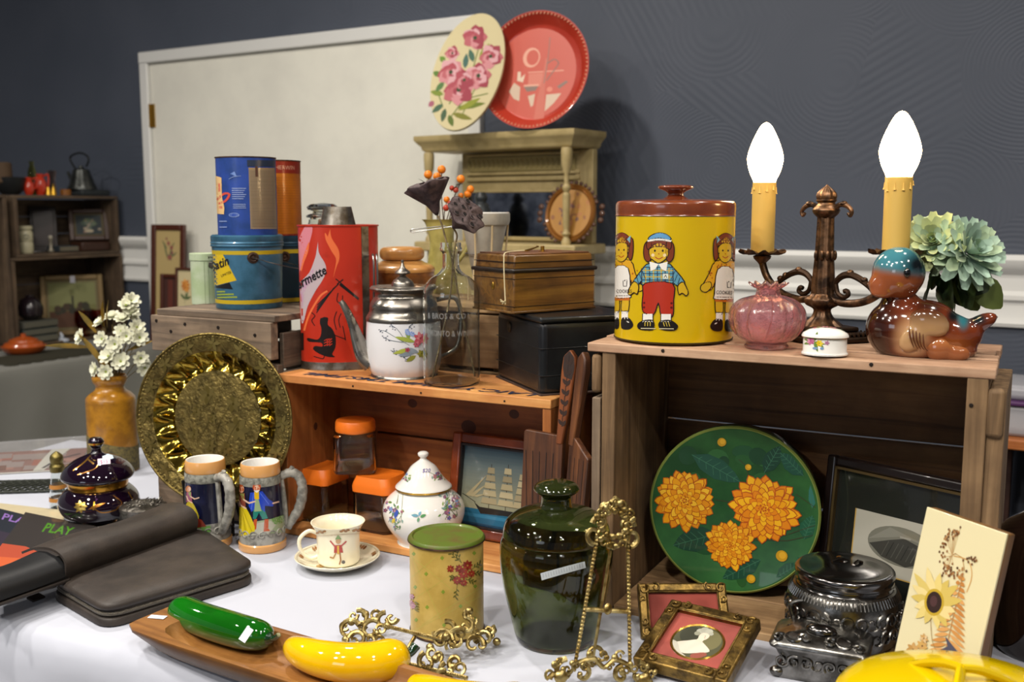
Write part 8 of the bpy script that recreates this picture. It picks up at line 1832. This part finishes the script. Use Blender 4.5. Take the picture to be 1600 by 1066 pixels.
for i in range(70):
    an = random.uniform(1.9, 4.9); r = random.gauss(27, 4); x, y = 1480 + r * math.cos(an) * .72, 860 + r * math.sin(an) * 1.15
    a.ell(*q_(x, y), .0013, .0018, random.choice(BRN), n=6)
    if i % 4 == 0: a.line([q_(1474, 866), q_(x, y)], .0004, 'c0a070')
for i in range(12): a.ell(*q_(1502 + random.gauss(0, 5), 872 + random.gauss(0, 6)), .0013, .0018, random.choice(BRN), n=6)
for i in range(26): a.ell(*q_(1480 + random.gauss(0, 8), 892 + random.gauss(0, 4)), .0014, .0018, random.choice(BRN), n=6)
for i in range(15):   # fern
    y = 898 + i * 8; ll = 6 + i * 2.0
    for s_ in (-1, 1): X_, Y_ = q_(1488 - i * 1.2, y); a.leaf(X_, Y_, (-.35 if s_ > 0 else PI + .45), ll * sx * (1 if s_ > 0 else .8), .0052, random.choice(['c48a48', 'b87c3c', 'cf9a5a']))
a.line([q_(1490, 895), q_(1470, 1020)], .0012, 'b07a3c')
X_, Y_ = q_(1452, 940)
for i in range(15): an = 2 * PI * i / 15 + random.uniform(-.1, .1); a.leaf(X_, Y_, an, (.036 if math.sin(an) < .2 else .042) * random.uniform(.8, 1.05), .012, random.choice(['d8c478', 'cdb868', 'dcca8c', 'c9b25c']))
a.ell(X_, Y_, .0135, .017, 'b89a2c', n=20); a.ell(X_, Y_, .0105, .0135, '30201c', n=20); a.ell(X_ - .001, Y_ + .001, .005, .007, '4a3030', n=14)
a.line([q_(1448, 965), q_(1452, 1000), q_(1462, 1020)], .0008, '9a7a44', 4)
for x, y, r, c in ((1425, 1018, 11, 'b48a4c'), (1438, 1010, 9, 'c49c58'), (1452, 1024, 9, '8a2c20'), (1444, 1024, 8, 'a04028'), (1440, 998, 7, 'd0b488')):
    a.flower(*q_(x, y), r * sx, [c, 'c0985c'], 7, cen='6a4a2c')
a.poly([q_(1455, 1018), q_(1474, 1005), q_(1470, 990), q_(1482, 1004), q_(1494, 1018), q_(1476, 1026)], '4c4c5c')
a.make('pressed_flowers', printmat('pressed_flower_print', .3, .5), t, fn=lambda u, v, d: (u, -.0022 - d, v))
# ---------------------------------------------------------------- yellow casserole
YEN = mt('yellow_enamel_pot', 'd2b404', .14, coat=.7)
cy_ = at(1500, 1150, TZ); zL = TZ + .090; cp2 = zat(1500, 1082, 1.03); R_ = .128
t = T('enamel_casserole', 'yellow enamel casserole with a strap-handled lid at bottom right', 'casserole', (cp2.x, cp2.y, TZ + .001), rad(12)); hz = cp2.z - TZ - .012
hz = max(.06, hz)
G().lathe(shell([(0, 0), (R_ * .80, 0), (R_ * .9, .006), (R_ * .97, .03), (R_, hz - .006), (R_ + .002, hz)], .003), 80, sy=.92).make('pot', YEN, t, smooth=50)
G().lathe([(0, hz), (R_ * .96, hz), (R_ * 1.0, hz + .002), (R_ * .99, hz + .005), (R_ * .90, hz + .011), (R_ * .6, hz + .019), (R_ * .3, hz + .0225), (0, hz + .0235)], 80, sy=.92).make('lid', YEN, t, smooth=60)
for s_ in (-1, 1): G().tube(cr([(s_ * R_ * .93, -.045, hz - .004), (s_ * R_ * 1.16, -.034, hz + .004), (s_ * R_ * 1.22, 0, hz + .006), (s_ * R_ * 1.16, .034, hz + .004), (s_ * R_ * .93, .045, hz - .004)], 6), .0055, 10, flat=.8).make('side_handle', YEN, t)
for an in (0, 2 * PI / 3, 4 * PI / 3):
    q = [(0, .040), (.018, .038), (.040, .030), (.056, .021), (.058, .018)]
    G().tube(cr([(r * math.cos(an + 1.9), r * math.sin(an + 1.9), hz + z - .002) for r, z in q], 5), .0042, 8, flat=1.6).make('lid_strap', YEN, t)
# ---------------------------------------------------------------- dark amber jar, right edge
zb_ = at(1612, 1035); pz = Pl(1625, 1040, TZ + .001, 70); t = on('amber_glass_jar', 'large dark amber glass jar cut off by the right edge', 'jar', pz); k = pz.k; yb = ybase(pz)
AMG = mt('dark_amber_glass', '180804', .06, 0, trans=.25, coat=.8)
o_ = sm(pz.pr([(62, yb), (68, yb - 5), (78, yb - 60), (80, yb - 110), (78, yb - 150), (68, yb - 185), (45, yb - 205), (35, yb - 212)]), 4)
G().lathe([(0, 0)] + o_ + [(0, o_[-1][1])], 64).make('glass', AMG, t, smooth=70)
G().lathe([(0, pz.h(yb - 211))] + pz.pr([(37, yb - 211), (38, yb - 225), (34, yb - 230)]) + [(0, pz.h(yb - 231))], 48).make('cap', mt('black_cap', '14100e', .4), t)
# ---------------------------------------------------------------- sub-parts hang under the part they belong to
UNDER = {'lid_knob': 'lid', 'lid_edge': 'lid', 'lid_flowers': 'lid', 'lid_roses': 'lid', 'lid_gilding': 'lid', 'lid_cameo': 'lid', 'lid_scroll': 'lid', 'lid_crest': 'lid', 'knob_band': 'lid', 'lid_strap': 'lid',
         'lid_relief': 'lid', 'lid_bead': 'lid', 'lid_panel': 'lid', 'bail_wire': 'bail_ear', 'clasp_wire': 'clasp', 'seed_hole': 'pod_face', 'seed_socket': 'pod_face', 'foot_rim': 'body', 'handle_stub': 'branch_handle', 'label_print': 'body',
         'groove': 'body', 'painted_band': 'body', 'wax_drip': 'candle_sleeve', 'base_fluting': 'base_step', 'carved_fluting': 'carved_frieze', 'zip_pull': 'zip_slider', 'price_mark': 'lid', 'stem_bead': 'fluted_stem',
         'crown_bud': 'crown_leaf', 'scroll_leaf': 'scroll', 'hinge': 'door_leaf', 'moulded_rib': 'glass', 'carved_leaf': 'frame', 'feather_line': 'wing', 'eye': 'head', 'string': 'brass_clip', 'frayed_end': 'brass_clip'}
bn = lambda o: o.name.split('.')[0]
kids = {}
for o in D.objects:
    if o.parent: kids.setdefault(o.parent, []).append(o)
for th_, ch in kids.items():
    if th_.type != 'EMPTY': continue
    byn = {}
    for o in ch: byn.setdefault(bn(o), o)
    for o in ch:
        tgt = UNDER.get(bn(o))
        if tgt and tgt in byn and byn[tgt] is not o:
            p_ = byn[tgt]; Mo, Mp = o.matrix_basis.copy(), p_.matrix_basis.copy(); o.parent = p_; o.matrix_parent_inverse = Matrix(); o.matrix_basis = Mp.inverted() @ Mo
